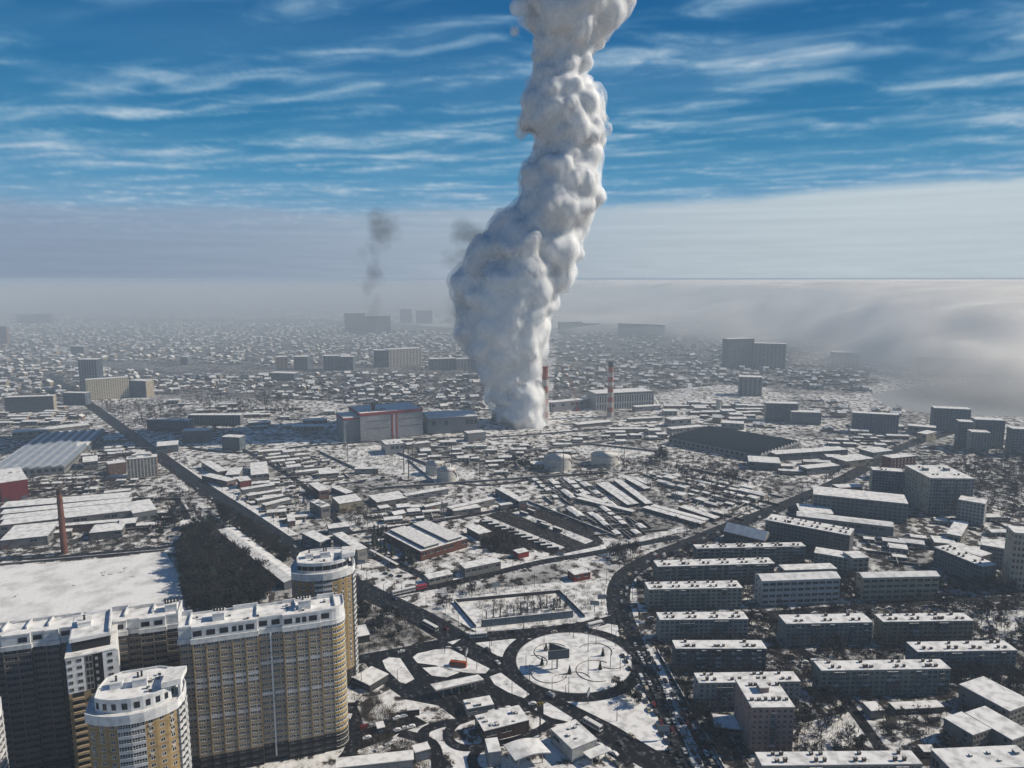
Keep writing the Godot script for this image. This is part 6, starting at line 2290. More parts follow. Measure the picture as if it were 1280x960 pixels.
func left_side() -> void:
	hall("long factory hall, backmost of the parallel snow roofs", -437.7, -686.4, 17.5, 109.4, 20, 9, Color(0.27, 0.275, 0.28), {"name": "factory_hall", "cat": "factory", "group": "parallel factory halls", "short": "the parallel factory halls"})
	hall("second of the parallel snow-roofed factory halls from the back", -425.1, -665.9, 21, 107.3, 14, 9.5, Color(0.2, 0.18, 0.17), {"name": "factory_hall", "cat": "factory", "group": "parallel factory halls"})
	hall("third of the parallel snow-roofed factory halls from the back", -416.7, -653.3, 23.1, 106.1, 14, 9, Color(0.2, 0.18, 0.17), {"name": "factory_hall", "cat": "factory", "group": "parallel factory halls"})
	hall("front hall of the parallel factory roofs with broad white roof", -406.9, -638, 23.8, 104, 16, 9.5, Color(0.25, 0.24, 0.23), {"name": "factory_hall", "cat": "factory", "group": "parallel factory halls"})
	hall("grey end building of the factory halls by the road", -355.3, -666.1, 35.2, 20.3, 40, 9, Color(0.22, 0.24, 0.26), {"winrate": 0.1})
	hall("broad white-roofed hall left of the brick chimney", -418.4, -600.7, 19.4, 34.2, 39.1, 8, Color(0.24, 0.24, 0.25), {"name": "factory_hall", "cat": "factory"})
	hall("slim snow strip roof behind the brick chimney", -384.4, -623.4, 15.5, 55.6, 7, 7, Color(0.2, 0.14, 0.11), {"name": "factory_hall", "cat": "factory"})
	hall("bright white rectangular roof right of the brick chimney", -357.3, -611.8, 18.6, 25, 21.9, 7, Color(0.2, 0.2, 0.2), {"short": "the bright roof beside the brick chimney", "name": "factory_hall", "cat": "factory"})
	hall("gabled snow-roofed hall at the right end of the factory", -348.1, -628.7, 19.4, 12.9, 14, 7, Color(0.08, 0.08, 0.09), {"gable": 2.5, "name": "factory_hall", "cat": "factory"})
	hall("small white-roofed lean-to at the foot of the factory", -398.1, -611.3, 23.6, 15.1, 8, 4, Color(0.2, 0.18, 0.16), {"name": "factory_hall", "cat": "factory"})
	hall("H-shaped snowy roof house above the dark grove", -289.3, -633.3, 21, 23.9, 14, 5, Color(0.2, 0.18, 0.16), {"gable": 1.5, "cat": "house", "name": "clubhouse"})
	hall("long low white-roofed rink hall along the dark grove", -206.4, -555.9, -49.7, 140.8, 13.6, 6, Color(0.16, 0.17, 0.19), {"short": "the long rink hall", "units": 5, "winrate": 0.1, "gable": 1.2})
	hall("red-walled store with white flat roof at the left edge", -528.9, -737.4, 39.6, 23, 62.7, 20.1, Color(0.22, 0.035, 0.045), {"short": "the red-walled store", "winrate": 0.1, "units": 3, "name": "store", "cat": "store"})
	flats("nine-storey block with pale concrete frames beside the avenue", -424, -804.1, 24.7, 30.8, 14, 22.8, 8, 9, Color(0.36, 0.35, 0.33), {"short": "the pale-framed block by the avenue", "name": "apartment_block", "cat": "apartment block", "ww": 0.6, "wh": 0.7, "pier": Color(0.5, 0.49, 0.46), "cap": 2, "end": Color(0.32, 0.18, 0.12)})
	flats("lower brown wing beside the pale-framed block", -460.4, -814.7, 37.2, 18.1, 14, 14, 5, 6, Color(0.2, 0.13, 0.1), {"name": "apartment_block", "cat": "apartment block"})
	hall("low white shed in front of the pale-framed block", -414.9, -733.1, 24.2, 24.4, 8, 4, Color(0.27, 0.275, 0.28))
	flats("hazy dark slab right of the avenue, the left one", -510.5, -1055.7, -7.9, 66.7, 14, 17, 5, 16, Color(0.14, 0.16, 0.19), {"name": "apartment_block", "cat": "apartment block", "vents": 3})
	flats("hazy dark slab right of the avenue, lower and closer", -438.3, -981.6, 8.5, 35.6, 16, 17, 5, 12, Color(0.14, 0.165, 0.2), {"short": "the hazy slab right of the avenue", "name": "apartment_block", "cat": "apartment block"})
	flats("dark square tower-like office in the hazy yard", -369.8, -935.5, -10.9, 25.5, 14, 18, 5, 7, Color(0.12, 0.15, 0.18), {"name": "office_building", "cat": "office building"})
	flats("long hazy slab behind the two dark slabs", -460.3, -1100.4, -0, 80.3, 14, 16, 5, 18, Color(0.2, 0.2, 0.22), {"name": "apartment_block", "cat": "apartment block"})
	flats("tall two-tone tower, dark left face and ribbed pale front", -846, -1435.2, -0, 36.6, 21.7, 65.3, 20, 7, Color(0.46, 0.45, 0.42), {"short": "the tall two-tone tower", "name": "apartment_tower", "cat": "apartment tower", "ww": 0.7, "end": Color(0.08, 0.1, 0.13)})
	flats("wide cream sixteen-storey slab beside the two-tone tower", -764.4, -1345.3, 33.2, 69.7, 16, 39, 14, 18, Color(0.58, 0.53, 0.42), {"short": "the wide cream slab", "name": "apartment_tower", "cat": "apartment tower", "ww": 0.5})
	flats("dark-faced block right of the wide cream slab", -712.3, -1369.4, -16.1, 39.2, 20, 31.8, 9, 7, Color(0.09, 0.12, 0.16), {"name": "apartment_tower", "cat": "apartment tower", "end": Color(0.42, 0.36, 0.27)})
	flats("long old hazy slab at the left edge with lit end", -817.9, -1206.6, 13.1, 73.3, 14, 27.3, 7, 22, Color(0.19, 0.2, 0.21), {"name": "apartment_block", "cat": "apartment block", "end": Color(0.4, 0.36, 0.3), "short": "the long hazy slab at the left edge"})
	flats("blue-shaded block between the long hazy slab and the cream slab", -785, -1281.4, -6.1, 43.1, 14, 21.9, 5, 10, Color(0.12, 0.15, 0.19), {"name": "apartment_block", "cat": "apartment block"})
	hall("long low cream works behind the saw-tooth hall", -691.8, -1015.2, 26.1, 43.2, 18, 9, Color(0.35, 0.31, 0.25), {"winrate": 0.9})
	hall("long white roof in line with the cream works", -663.3, -1054.5, 40.7, 53.3, 22, 7, Color(0.28, 0.27, 0.26))
	hall("grey gabled shed in the yard right of the saw-tooth hall", -564.2, -927.8, 19.3, 13.7, 24, 9, Color(0.18, 0.2, 0.22), {"gable": 3})
	hall("large gabled hall right of the saw-tooth hall", -510.2, -848.6, 30.7, 14.9, 30, 9, Color(0.16, 0.17, 0.19), {"gable": 3})
	hall("blue-roofed hall beside the hazy avenue bend", -455.1, -930.9, 21.7, 24.6, 26, 9, Color(0.14, 0.17, 0.2), {"gable": 3})
	flats("brown tower at the far left edge", -1746.9, -2468.1, -0, 35.5, 14, 63, 14, 4, Color(0.22, 0.15, 0.13), {"name": "apartment_tower", "cat": "apartment tower"})
	sawtooth("blue-shadowed saw-tooth factory roof at the left edge", "the saw-tooth hall at the left edge", -591.3, -903.7, 18, 79.1, 215.3, 9, 7, false, Color(0.17, 0.20, 0.25), true)
	fill_sheds(V2([-669.7, -1017.4, -580.5, -1044.7, -450.9, -878.5, -502.1, -899, -508.7, -840, -556.1, -878.5]), 40, 15, 1.0)
	fill_sheds(V2([-541.6, -788.1, -479.4, -822, -384.9, -762.8, -415.9, -739, -476.3, -713.9]), 40, 10, 0.8)
	fill_sheds(V2([-385.9, -713.9, -358, -733.3, -315.5, -675.6, -307.5, -640.9, -335.3, -630.1]), 22, 10, 0.8)
	fill_sheds(V2([-871.8, -1206.1, -786.4, -1244.4, -669.8, -1116.6, -766.2, -1056.1]), 26, 5, 1.1)
	fill_sheds(V2([-658.5, -1328.4, -492.7, -1285.1, -299.7, -1206.1, -277.1, -1017.4, -413.6, -1073.5]), 30, 10, 1.2)


func power_station() -> void:
	boiler_house(-183.6, -1029.1, 26.3, 90.9, 61.7, 39.1)
	hall("turbine hall with snowy pitched roof right of the striped power block", -93.5, -1062.4, 14.3, 74.7, 51.8, 23.7, Color(0.27, 0.28, 0.3), {"name": "turbine_hall", "cat": "power station", "gable": 2.0, "short": "the turbine hall", "band": Color(0.2, 0.06, 0.06)})
	hall("grey two-storey control house in front of the power block", -156.1, -920, 22.2, 24.1, 26.4, 13.7, Color(0.34, 0.34, 0.36), {"name": "control_house", "cat": "power station", "units": 5, "winrate": 0.8})
	hall("low pump house right of the control house", -127.4, -948.6, 25.8, 32.5, 12, 6, Color(0.3, 0.28, 0.26), {"name": "control_house", "cat": "power station"})
	hall("square grey pump house before the turbine hall", -52.2, -991.1, 23.6, 26.2, 16, 12, Color(0.3, 0.3, 0.31), {"name": "control_house", "cat": "power station"})
	slit_hall(191.5, -1256.4, 16.7, 108.2, 41.2, 28.6)
	hall("low grey power hall left of the slit-window hall", 96.2, -1232.5, 28.5, 77.2, 18, 15.9, Color(0.3, 0.31, 0.33), {"name": "turbine_hall", "cat": "power station", "pitch": 9})
	hall("snow-roofed annexe in front of the slit-window hall", 231.7, -1222.2, 18.9, 48, 14, 8, Color(0.3, 0.3, 0.3), {"name": "control_house", "cat": "power station"})
	hall("long thin snow-roofed shed below the slit-window hall", 211.3, -1128.8, 13.3, 57.4, 10, 5, Color(0.25, 0.25, 0.25))
	hall("flat bright roof between the two red and white chimneys", 124.9, -1093, 23.5, 62, 16, 5, Color(0.24, 0.22, 0.2))
	hall("upper part of the two-step pale works left of the dark saw-tooth hall", 256.7, -1093.9, 16.1, 34.2, 20, 11.2, Color(0.42, 0.41, 0.39), {"name": "works_building", "cat": "factory"})
	hall("lower part of the two-step pale works left of the dark saw-tooth hall", 256.2, -1043.4, 21.1, 55.6, 14, 8, Color(0.42, 0.41, 0.39), {"name": "works_building", "cat": "factory"})
	hall("grey works above the dark saw-tooth hall", 335.3, -1073.9, -16.3, 32.3, 20, 9, Color(0.3, 0.3, 0.3), {"name": "works_building", "cat": "factory"})
	flats("hazy shaded nine-storey slab behind the saw-tooth hall, left", 427.7, -1127.3, -8.7, 48.3, 16, 29.7, 8, 12, Color(0.16, 0.19, 0.22), {"name": "apartment_block", "cat": "apartment block", "end": Color(0.42, 0.4, 0.36)})
	flats("snow-roofed hazy block in front of the shaded nine-storey slab", 459.4, -1109.5, -8.9, 43.8, 18, 19.1, 5, 12, Color(0.2, 0.22, 0.25), {"name": "apartment_block", "cat": "apartment block", "end": Color(0.42, 0.4, 0.36)})
	hall("dark works with snow edge below the saw-tooth hall", 303.5, -845.5, -15.1, 35.9, 30, 9, Color(0.16, 0.17, 0.18), {"name": "works_building", "cat": "factory"})
	hall("L-shaped low works beside the upper street", 360.1, -820.5, 17.9, 46.5, 14, 8, Color(0.2, 0.21, 0.23), {"name": "works_building", "cat": "factory"})
	hall("long flat works with bright roof along the upper street", 375.9, -892.6, 14.1, 104.2, 18, 9, Color(0.18, 0.19, 0.21), {"name": "works_building", "cat": "factory"})
	sawtooth("big dark saw-tooth roofed hall behind the garages", "the big dark saw-tooth hall", 298.8, -951.8, -47.1, 135.6, 102.7, 9, 12, true, Color(0.045, 0.055, 0.065))
	chimney("red and white striped chimney standing before the slit-window hall", "the right striped chimney", 161.1, -1163.1, 91.3, 5.2, 4.2, 11, Color(0.5, 0.46, 0.43), Color(0.36, 0.16, 0.13))
	chimney("red and white striped chimney half wrapped in steam", "the left striped chimney", 51.2, -1104, 90.6, 5.4, 4.3, 9, Color(0.5, 0.46, 0.43), Color(0.34, 0.13, 0.1), Color(0.3, 0.1, 0.08))
	chimney("tall brown brick chimney in front of the factory halls", "the brown brick chimney", -369.6, -568.4, 55.3, 2.6, 1.9, 12, Color(0.17, 0.075, 0.055), Color(0.15, 0.065, 0.05), Color(0.06, 0.04, 0.035))
	tank("left tank of the close pair in the white yard", -90.1, -814.2, 10.3, 13.3)
	tank("right tank of the close pair in the white yard", -73.6, -784.9, 10.8, 13.8)
	tank("wide pale storage tank below the left striped chimney", 54.5, -838.9, 16.2, 14.6)
	tank("wide pale storage tank right of the other wide tank", 113.2, -857.4, 16.6, 12.9)
	cooling_tower("left dark cooling tower at the foot of the steam column", 0, -1097.7, 21.6, 20)
	cooling_tower("right dark cooling tower under the steam column", 29.8, -1097.7, 19.1, 20)
	cooling_tower("slim dark cooling tower at the left foot of the steam", -25.1, -1110.2, 8.9, 20)
	crane("red lattice crane between the two striped chimneys", 112.4, -1213.6)
	conveyor("snow-topped sloping gallery right of the slit-window hall", Vector3(256.4, 2, -1221.1), Vector3(257.4, 16, -1328.4))
	pylon("lattice pylon nearest the curving road among the garages", 164.5, -700.7, 24, 25)
	pylon("lattice pylon above the diagonal garage rows", 146.2, -753.7, 24, 25)
	pylon("lattice pylon in the brown thicket", 186.9, -769, 22, 25)
	pylon("lattice mast beside the upper white field", 492.3, -996.4, 26, 25)
	pylon("slim lattice mast beside the brown plant", -65.5, -652.1, 18, 25)
	lamp(-126.9, -822, 40, 34)
	lamp(-117.4, -794.6, 40, 38)
	lamp(-119, -840, 40, 30)
	lamp(-69.9, -815, 40, 34)
	lamp(-36.1, -788.1, 40, 28)
	lamp(59.2, -808.1, 40, 30)
	lamp(134.4, -840, 40, 26)
	lamp(-202.7, -866.6, 40, 24)
	tank("slim white water tower behind the dark saw-tooth hall", 357.9, -1228.8, 4.5, 17)
	fence("blue-grey hoarding, front side of the walled pit", Vector2(-19.8, -441.5), Vector2(40.8, -454.9), 5.0, Color(0.16, 0.2, 0.23), 0.5)
	fence("left wall of the walled pit", Vector2(-40.4, -477.8), Vector2(-23.4, -440.4), 2.2, Color(0.12, 0.13, 0.15), 0.3)
	fence("back wall of the walled pit", Vector2(-40.4, -477.8), Vector2(34.7, -493.4), 2.4, Color(0.09, 0.085, 0.085), 0.3)
	fence("right wall of the walled pit", Vector2(34.7, -493.4), Vector2(48.8, -454.9), 2.2, Color(0.12, 0.13, 0.15), 0.3)
	fence("low wall along the left of the white yard", Vector2(-250.4, -916.1), Vector2(-185.6, -832.7), 2.6, Color(0.2, 0.2, 0.2), 0.3)
	fence("long wall between the white yard and the tanks", Vector2(-130.3, -878.5), Vector2(-83.8, -769), 2.2, Color(0.18, 0.18, 0.19), 0.3)
	fence("long wall of the power station grounds", Vector2(-146.5, -750.7), Vector2(0, -788.1), 2.5, Color(0.16, 0.17, 0.18), 0.3)
	fence("wall running from the tanks to the garages", Vector2(0, -788.1), Vector2(111.9, -815), 2.5, Color(0.16, 0.16, 0.16), 0.3)
	fence("pipe wall above the tanks", Vector2(-171.7, -943), Vector2(-74.6, -815), 3.0, Color(0.13, 0.13, 0.14), 0.3)
	fence("pipe wall across the yard right of the small vent", Vector2(0, -907.5), Vector2(145.7, -986.3), 3.0, Color(0.12, 0.12, 0.13), 0.3)
	fence("wall along the upper yard by the wide tanks", Vector2(66.9, -981.3), Vector2(198.3, -916.1), 2.4, Color(0.16, 0.15, 0.14), 0.3)
	fence("fence along the far side of the snow field", Vector2(-405.5, -543.3), Vector2(-289.5, -573.7), 1.8, Color(0.12, 0.12, 0.12), 0.3)
	fence("fence along the busy street pavement", Vector2(88.6, -410), Vector2(98.2, -303.9), 1.6, Color(0.08, 0.09, 0.1), 0.3)
	fence("depot boundary wall along the snow strip", Vector2(16.2, -705.9), Vector2(91.3, -605.6), 2.2, Color(0.14, 0.14, 0.15), 0.3)
	fill_sheds(V2([150, -1104, 231.1, -1073.5, 203.9, -943, 109.9, -966.6]), 16, 5, 1.1)
	fill_sheds(V2([-171.7, -943, -43.7, -961.8, 0, -822, -75.8, -829.1]), 14, 10, 0.8)
	fill_sheds(V2([275.3, -1285.1, 449.2, -1285.1, 387.5, -1104, 310.2, -1142.7, 251.3, -1170.1]), 30, 0, 1.3)


func far_blocks() -> void:
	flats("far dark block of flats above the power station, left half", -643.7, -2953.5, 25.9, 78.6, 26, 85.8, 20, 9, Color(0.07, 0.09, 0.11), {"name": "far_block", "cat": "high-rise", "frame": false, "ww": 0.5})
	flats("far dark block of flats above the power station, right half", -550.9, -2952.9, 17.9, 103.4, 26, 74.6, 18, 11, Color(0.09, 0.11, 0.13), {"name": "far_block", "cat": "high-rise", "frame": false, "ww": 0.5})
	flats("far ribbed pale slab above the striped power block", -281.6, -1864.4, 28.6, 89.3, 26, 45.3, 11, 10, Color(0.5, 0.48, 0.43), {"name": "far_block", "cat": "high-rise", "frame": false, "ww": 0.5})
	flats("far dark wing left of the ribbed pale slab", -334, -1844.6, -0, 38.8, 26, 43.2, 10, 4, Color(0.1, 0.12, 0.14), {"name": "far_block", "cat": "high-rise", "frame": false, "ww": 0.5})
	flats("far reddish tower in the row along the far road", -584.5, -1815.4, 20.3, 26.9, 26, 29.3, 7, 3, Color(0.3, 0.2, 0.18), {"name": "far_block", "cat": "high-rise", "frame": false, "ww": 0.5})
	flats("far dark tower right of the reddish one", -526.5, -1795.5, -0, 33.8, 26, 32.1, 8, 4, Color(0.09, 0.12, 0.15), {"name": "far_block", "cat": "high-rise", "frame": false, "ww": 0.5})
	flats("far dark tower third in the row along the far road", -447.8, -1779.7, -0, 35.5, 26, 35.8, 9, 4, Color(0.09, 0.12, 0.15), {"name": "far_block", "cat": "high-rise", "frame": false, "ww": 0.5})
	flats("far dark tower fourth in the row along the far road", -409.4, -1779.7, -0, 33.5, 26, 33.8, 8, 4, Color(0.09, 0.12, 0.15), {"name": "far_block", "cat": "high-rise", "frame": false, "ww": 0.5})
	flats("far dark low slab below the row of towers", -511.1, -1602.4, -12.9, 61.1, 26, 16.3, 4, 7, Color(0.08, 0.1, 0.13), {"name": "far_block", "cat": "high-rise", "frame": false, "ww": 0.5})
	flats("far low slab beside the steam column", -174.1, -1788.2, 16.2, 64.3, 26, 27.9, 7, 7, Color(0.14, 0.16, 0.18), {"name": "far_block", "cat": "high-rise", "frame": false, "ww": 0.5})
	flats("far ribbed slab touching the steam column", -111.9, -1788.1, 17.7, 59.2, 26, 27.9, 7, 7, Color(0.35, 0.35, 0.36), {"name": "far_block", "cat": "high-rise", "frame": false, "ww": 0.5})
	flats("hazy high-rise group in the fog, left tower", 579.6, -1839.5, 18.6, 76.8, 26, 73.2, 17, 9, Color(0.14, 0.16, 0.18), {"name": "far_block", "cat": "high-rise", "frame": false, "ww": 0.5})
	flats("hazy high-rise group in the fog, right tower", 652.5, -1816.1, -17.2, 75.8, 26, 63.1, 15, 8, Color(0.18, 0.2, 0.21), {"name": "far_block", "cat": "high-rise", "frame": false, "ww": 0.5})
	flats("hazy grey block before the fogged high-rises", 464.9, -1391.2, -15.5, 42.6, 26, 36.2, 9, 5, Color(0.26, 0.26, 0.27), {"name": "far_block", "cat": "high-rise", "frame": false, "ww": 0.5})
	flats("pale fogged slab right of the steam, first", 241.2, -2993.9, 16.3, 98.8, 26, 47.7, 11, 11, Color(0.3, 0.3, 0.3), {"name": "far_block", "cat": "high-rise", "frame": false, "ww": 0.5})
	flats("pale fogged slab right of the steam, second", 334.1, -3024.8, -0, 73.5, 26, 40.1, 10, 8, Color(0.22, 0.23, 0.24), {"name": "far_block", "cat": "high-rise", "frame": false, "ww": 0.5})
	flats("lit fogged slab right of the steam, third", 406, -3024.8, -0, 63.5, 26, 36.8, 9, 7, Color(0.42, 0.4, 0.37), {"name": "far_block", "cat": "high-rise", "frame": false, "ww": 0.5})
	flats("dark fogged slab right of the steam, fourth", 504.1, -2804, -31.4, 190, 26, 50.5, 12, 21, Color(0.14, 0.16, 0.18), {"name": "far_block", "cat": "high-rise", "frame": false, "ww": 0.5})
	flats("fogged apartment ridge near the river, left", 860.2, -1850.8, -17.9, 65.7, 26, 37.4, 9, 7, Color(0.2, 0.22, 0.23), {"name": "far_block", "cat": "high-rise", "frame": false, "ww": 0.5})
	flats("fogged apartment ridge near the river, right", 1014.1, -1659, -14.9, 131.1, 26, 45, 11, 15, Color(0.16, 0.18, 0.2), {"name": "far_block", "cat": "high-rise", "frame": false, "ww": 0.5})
	flats("hazy towers on the left horizon, first", -2435.6, -3613, -0, 71.8, 26, 47.8, 11, 8, Color(0.14, 0.16, 0.19), {"name": "far_block", "cat": "high-rise", "frame": false, "ww": 0.5})
	flats("hazy towers on the left horizon, second", -2345.5, -3613, -0, 83.7, 26, 51.7, 12, 9, Color(0.14, 0.16, 0.19), {"name": "far_block", "cat": "high-rise", "frame": false, "ww": 0.5})
	flats("far block left of the curved pond", -1287.2, -2136.1, -0, 37.9, 26, 26.2, 6, 4, Color(0.2, 0.2, 0.22), {"name": "far_block", "cat": "high-rise", "frame": false, "ww": 0.5})
	flats("far dark slab on the hazy left plain", -863.4, -1896.4, -0, 18.9, 26, 21.2, 5, 3, Color(0.14, 0.16, 0.19), {"name": "far_block", "cat": "high-rise", "frame": false, "ww": 0.5})
	flats("far hazy tower pair behind the dark block, left", -539.1, -3677.9, -0, 56.8, 26, 72.8, 17, 6, Color(0.2, 0.21, 0.23), {"name": "far_block", "cat": "high-rise", "frame": false, "ww": 0.5})
	flats("far hazy tower pair behind the dark block, right", -446, -3677.9, -0, 81.1, 26, 64.8, 15, 9, Color(0.2, 0.21, 0.23), {"name": "far_block", "cat": "high-rise", "frame": false, "ww": 0.5})


func plants() -> void:
	fill_trees(V2([-301.3, -625.9, -280.1, -640.9, -249.6, -597.8, -213.2, -554.8, -179.8, -508.6, -166.1, -479.1, -184.1, -459.6, -210.3, -454.9, -238.6, -501.6, -267.5, -554.8]), 110, "pine", 1.1, 1.7)
	fill_trees(V2([-301.3, -625.9, -280.1, -640.9, -249.6, -597.8, -213.2, -554.8, -179.8, -508.6, -166.1, -479.1, -184.1, -459.6, -210.3, -454.9, -238.6, -501.6, -267.5, -554.8]), 45, "cone", 1.2, 1.8)
	fill_trees(V2([-301.3, -625.9, -280.1, -640.9, -249.6, -597.8, -213.2, -554.8, -179.8, -508.6, -166.1, -479.1, -184.1, -459.6, -210.3, -454.9, -238.6, -501.6, -267.5, -554.8]), 300, "bare", 1.1, 1.7)
	fill_trees(V2([-278, -572, -271.3, -572, -212.3, -457.3, -217.7, -457.3]), 34, "pine", 0.9, 1.3)
	fill_trees(V2([-331.1, -675.6, -317, -687.9, -280.1, -640.9, -301.3, -625.9]), 40, "bare", 0.9, 1.3)
	row_trees(V2([-413.5, -554.8, -378, -559.8, -332.5, -572, -289.4, -586.4]), 7, 4, "bare", 0.8, 1.2)
	fill_trees(V2([-303.8, -690.4, -276.5, -675.6, -173.2, -554.8, -180, -535.4, -238.7, -605.6]), 150, "bare", 0.9, 1.4)
	fill_trees(V2([-290.1, -670.7, -265.4, -656.7, -173.5, -551.4, -180, -535.4, -232.3, -597.8]), 50, "pine", 0.9, 1.3)
	row_trees(V2([-425.6, -572, -379.1, -582.8, -339.8, -597.8]), 8, 5, "bare", 0.8, 1.1)
	row_trees(V2([-435.9, -878.5, -311.5, -716.6, -220.3, -613.6, -176.2, -565]), 8, 4, "bare", 0.9, 1.3)
	row_trees(V2([-436.3, -858.9, -321.4, -716.6, -224.6, -605.6, -179.6, -554.8]), 8, 5, "bare", 0.9, 1.3)
	row_trees(V2([-251.9, -640.9, -199.7, -582.8, -165.2, -544.9]), 9, 4, "pine", 0.8, 1.1)
	row_trees(V2([-366.9, -801.3, -268.5, -685.4, -183.9, -586.4]), 12, 3, "bare", 0.7, 1.0)
	row_trees(V2([-113.4, -488.1, -87.9, -466.7, -62.9, -443.7, -46.6, -427.8]), 5, 6, "bare", 0.55, 0.9)
	fill_trees(V2([-112.6, -481.7, -94.3, -471.6, -56.6, -435.1, -69.5, -418.7, -95.5, -410]), 26, "bare", 0.6, 0.9)
	fill_trees(V2([-110.3, -479.1, -87.3, -463.1, -65.1, -440.4, -71.2, -429.8, -97.8, -435.1]), 18, "pine", 0.6, 0.9)
	row_trees(V2([-119.9, -594, -109.1, -572, -94.1, -553.1, -75.4, -538.5]), 5.5, 3, "cone", 0.9, 1.3)
	fill_trees(V2([-129.8, -630.1, -115.2, -621.7, -94.8, -582.8, -72.4, -554.8, -76.2, -544.9, -105.8, -568.4]), 26, "cone", 0.9, 1.3)
	fill_trees(V2([57.1, -372.7, 69.9, -377.5, 74.7, -361.8, 82.5, -338.4, 77, -331.9, 67.1, -348.7, 58.6, -361.8]), 26, "pine", 0.6, 0.9)
	fill_trees(V2([69.8, -572, 99.3, -590.2, 106.4, -572, 94.3, -546.5, 74.3, -554.8]), 70, "bare", 0.9, 1.25)
	fill_trees(V2([-35.3, -609.5, 0, -613.6, 10, -572, -13.3, -572, -29.6, -579.1]), 60, "bare", 0.8, 1.1)
	fill_trees(V2([-21.3, -613.6, -3.4, -590.2, -9.9, -568.4, -26.6, -572]), 12, "pine", 0.7, 0.9)
	fill_trees(V2([-55.8, -501.6, -29.6, -505.8, -22.9, -488.1, -39.4, -479.1]), 34, "bare", 0.6, 0.9)
	fill_trees(V2([-45.3, -481.7, -34.6, -451.5, -43.1, -457.3, -53.5, -479.1]), 16, "bare", 0.6, 0.8)
	fill_trees(V2([-15.6, -475.3, 34.1, -484.2, 40.8, -462, -10.7, -452.7]), 60, "bare", 0.4, 0.7)
	fill_trees(V2([103.4, -554.8, 153, -572, 246.1, -572, 238.4, -523.2, 377.1, -494.8, 241.5, -305, 96.6, -305, 88.1, -348.7, 86.5, -424.7]), 1150, "bare", 0.8, 1.25)
	fill_trees(V2([103.4, -554.8, 153, -572, 246.1, -572, 238.4, -523.2, 377.1, -494.8, 241.5, -305, 96.6, -305, 88.1, -348.7, 86.5, -424.7]), 160, "pine", 0.6, 1.0)
	fill_trees(V2([145, -379.1, 172.2, -379.1, 188.1, -355.9, 161.4, -316.5, 138.3, -316.5]), 60, "bare", 0.7, 1.1)
	fill_trees(V2([154.8, -375.1, 194.7, -369.5, 196.7, -355.9, 162.5, -355.9]), 26, "pine", 0.6, 0.9)
	fill_trees(V2([81.7, -338.4, 109.1, -348.7, 107.6, -316.5, 96.6, -305, 86.9, -310.7]), 22, "pine", 0.8, 1.1)
	fill_trees(V2([85.5, -355.9, 109.1, -348.7, 108.1, -306.2, 93.2, -306.2]), 50, "bare", 0.8, 1.1)
	row_trees(V2([107.5, -481.7, 164.1, -481.7, 238.8, -484.2, 379.1, -497.5]), 7, 5, "bare", 0.8, 1.15)
	row_trees(V2([240.6, -488.1, 382, -501.6]), 8, 6, "pine", 0.8, 1.1)
	fill_trees(V2([231.1, -387.5, 306.7, -396.2, 283.2, -363.3, 226.6, -363.3]), 80, "bare", 0.9, 1.3)
	fill_trees(V2([178.6, -822, 249.5, -840, 266.3, -788.1, 213.5, -713.9, 189.5, -750.7]), 240, "bare", 0.8, 1.2)
	fill_trees(V2([216.6, -788.1, 319.6, -822, 258.1, -700.7, 202.5, -675.6]), 60, "bare", 0.8, 1.1)
	fill_trees(V2([442.3, -788.1, 697.4, -943, 473.9, -630.1, 436.8, -652.1, 397.3, -675.6]), 260, "bare", 0.9, 1.3)
	fill_trees(V2([502.1, -899, 615.4, -966.6, 651.3, -878.5, 543.6, -727.7, 451.4, -756.7]), 120, "bare", 0.9, 1.3)
	row_trees(V2([155.4, -609.5, 256.3, -695.5, 363.9, -794.6, 524.9, -961.8]), 7, 3, "bare", 0.7, 1.0)
	row_trees(V2([159.6, -572, 251.9, -661.3, 370.3, -769]), 8, 4, "bare", 0.7, 1.0)
	row_trees(V2([92.4, -613.6, 165.7, -652.1, 206.4, -675.6]), 7, 4, "bare", 0.7, 1.0)
	row_trees(V2([0, -572, 71.1, -613.6]), 9, 3, "bare", 0.7, 1.0)
	row_trees(V2([190.4, -878.5, 254.9, -858.9, 355.4, -890.7]), 8, 6, "bare", 0.8, 1.1)
	row_trees(V2([-18.1, -788.1, 56.4, -822, 152.9, -836.4]), 9, 4, "bare", 0.8, 1.1)
	fill_trees(V2([57.6, -840, 190.4, -878.5, 186.4, -815, 90.3, -788.1]), 70, "bare", 0.8, 1.1)
	fill_trees(V2([186.5, -899, 199, -890.7, 190.5, -851.2, 175, -851.2]), 6, "pine", 1.2, 1.6)
	fill_trees(V2([0, -878.5, 29.7, -866.6, 26.3, -822, 4.7, -829.1]), 12, "pine", 0.9, 1.2)
	fill_trees(V2([-782.5, -1285.1, -637.6, -1285.1, -402.8, -1044.7, -429.2, -943, -571.7, -1073.5]), 260, "bare", 1.0, 1.4)
	fill_trees(V2([-606.7, -1346.6, -448.8, -1374.8, -343.9, -1170.1, -502.6, -1170.1]), 220, "bare", 1.0, 1.4)
	fill_trees(V2([-622.3, -943, -460.6, -822, -392.2, -858.9, -482.8, -943]), 100, "bare", 0.9, 1.2)
	fill_trees(V2([-541.6, -788.1, -460.5, -804.7, -417.4, -741.9, -472.5, -695.5]), 90, "bare", 0.8, 1.2)
	fill_trees(V2([-385.9, -713.9, -353.5, -741.9, -307.7, -675.6, -297.8, -619.7, -330.1, -619.7]), 90, "bare", 0.8, 1.2)
	fill_trees(V2([-368.5, -687.9, -315.5, -675.6, -284.3, -613.6, -308.9, -605.6]), 30, "pine", 0.8, 1.1)
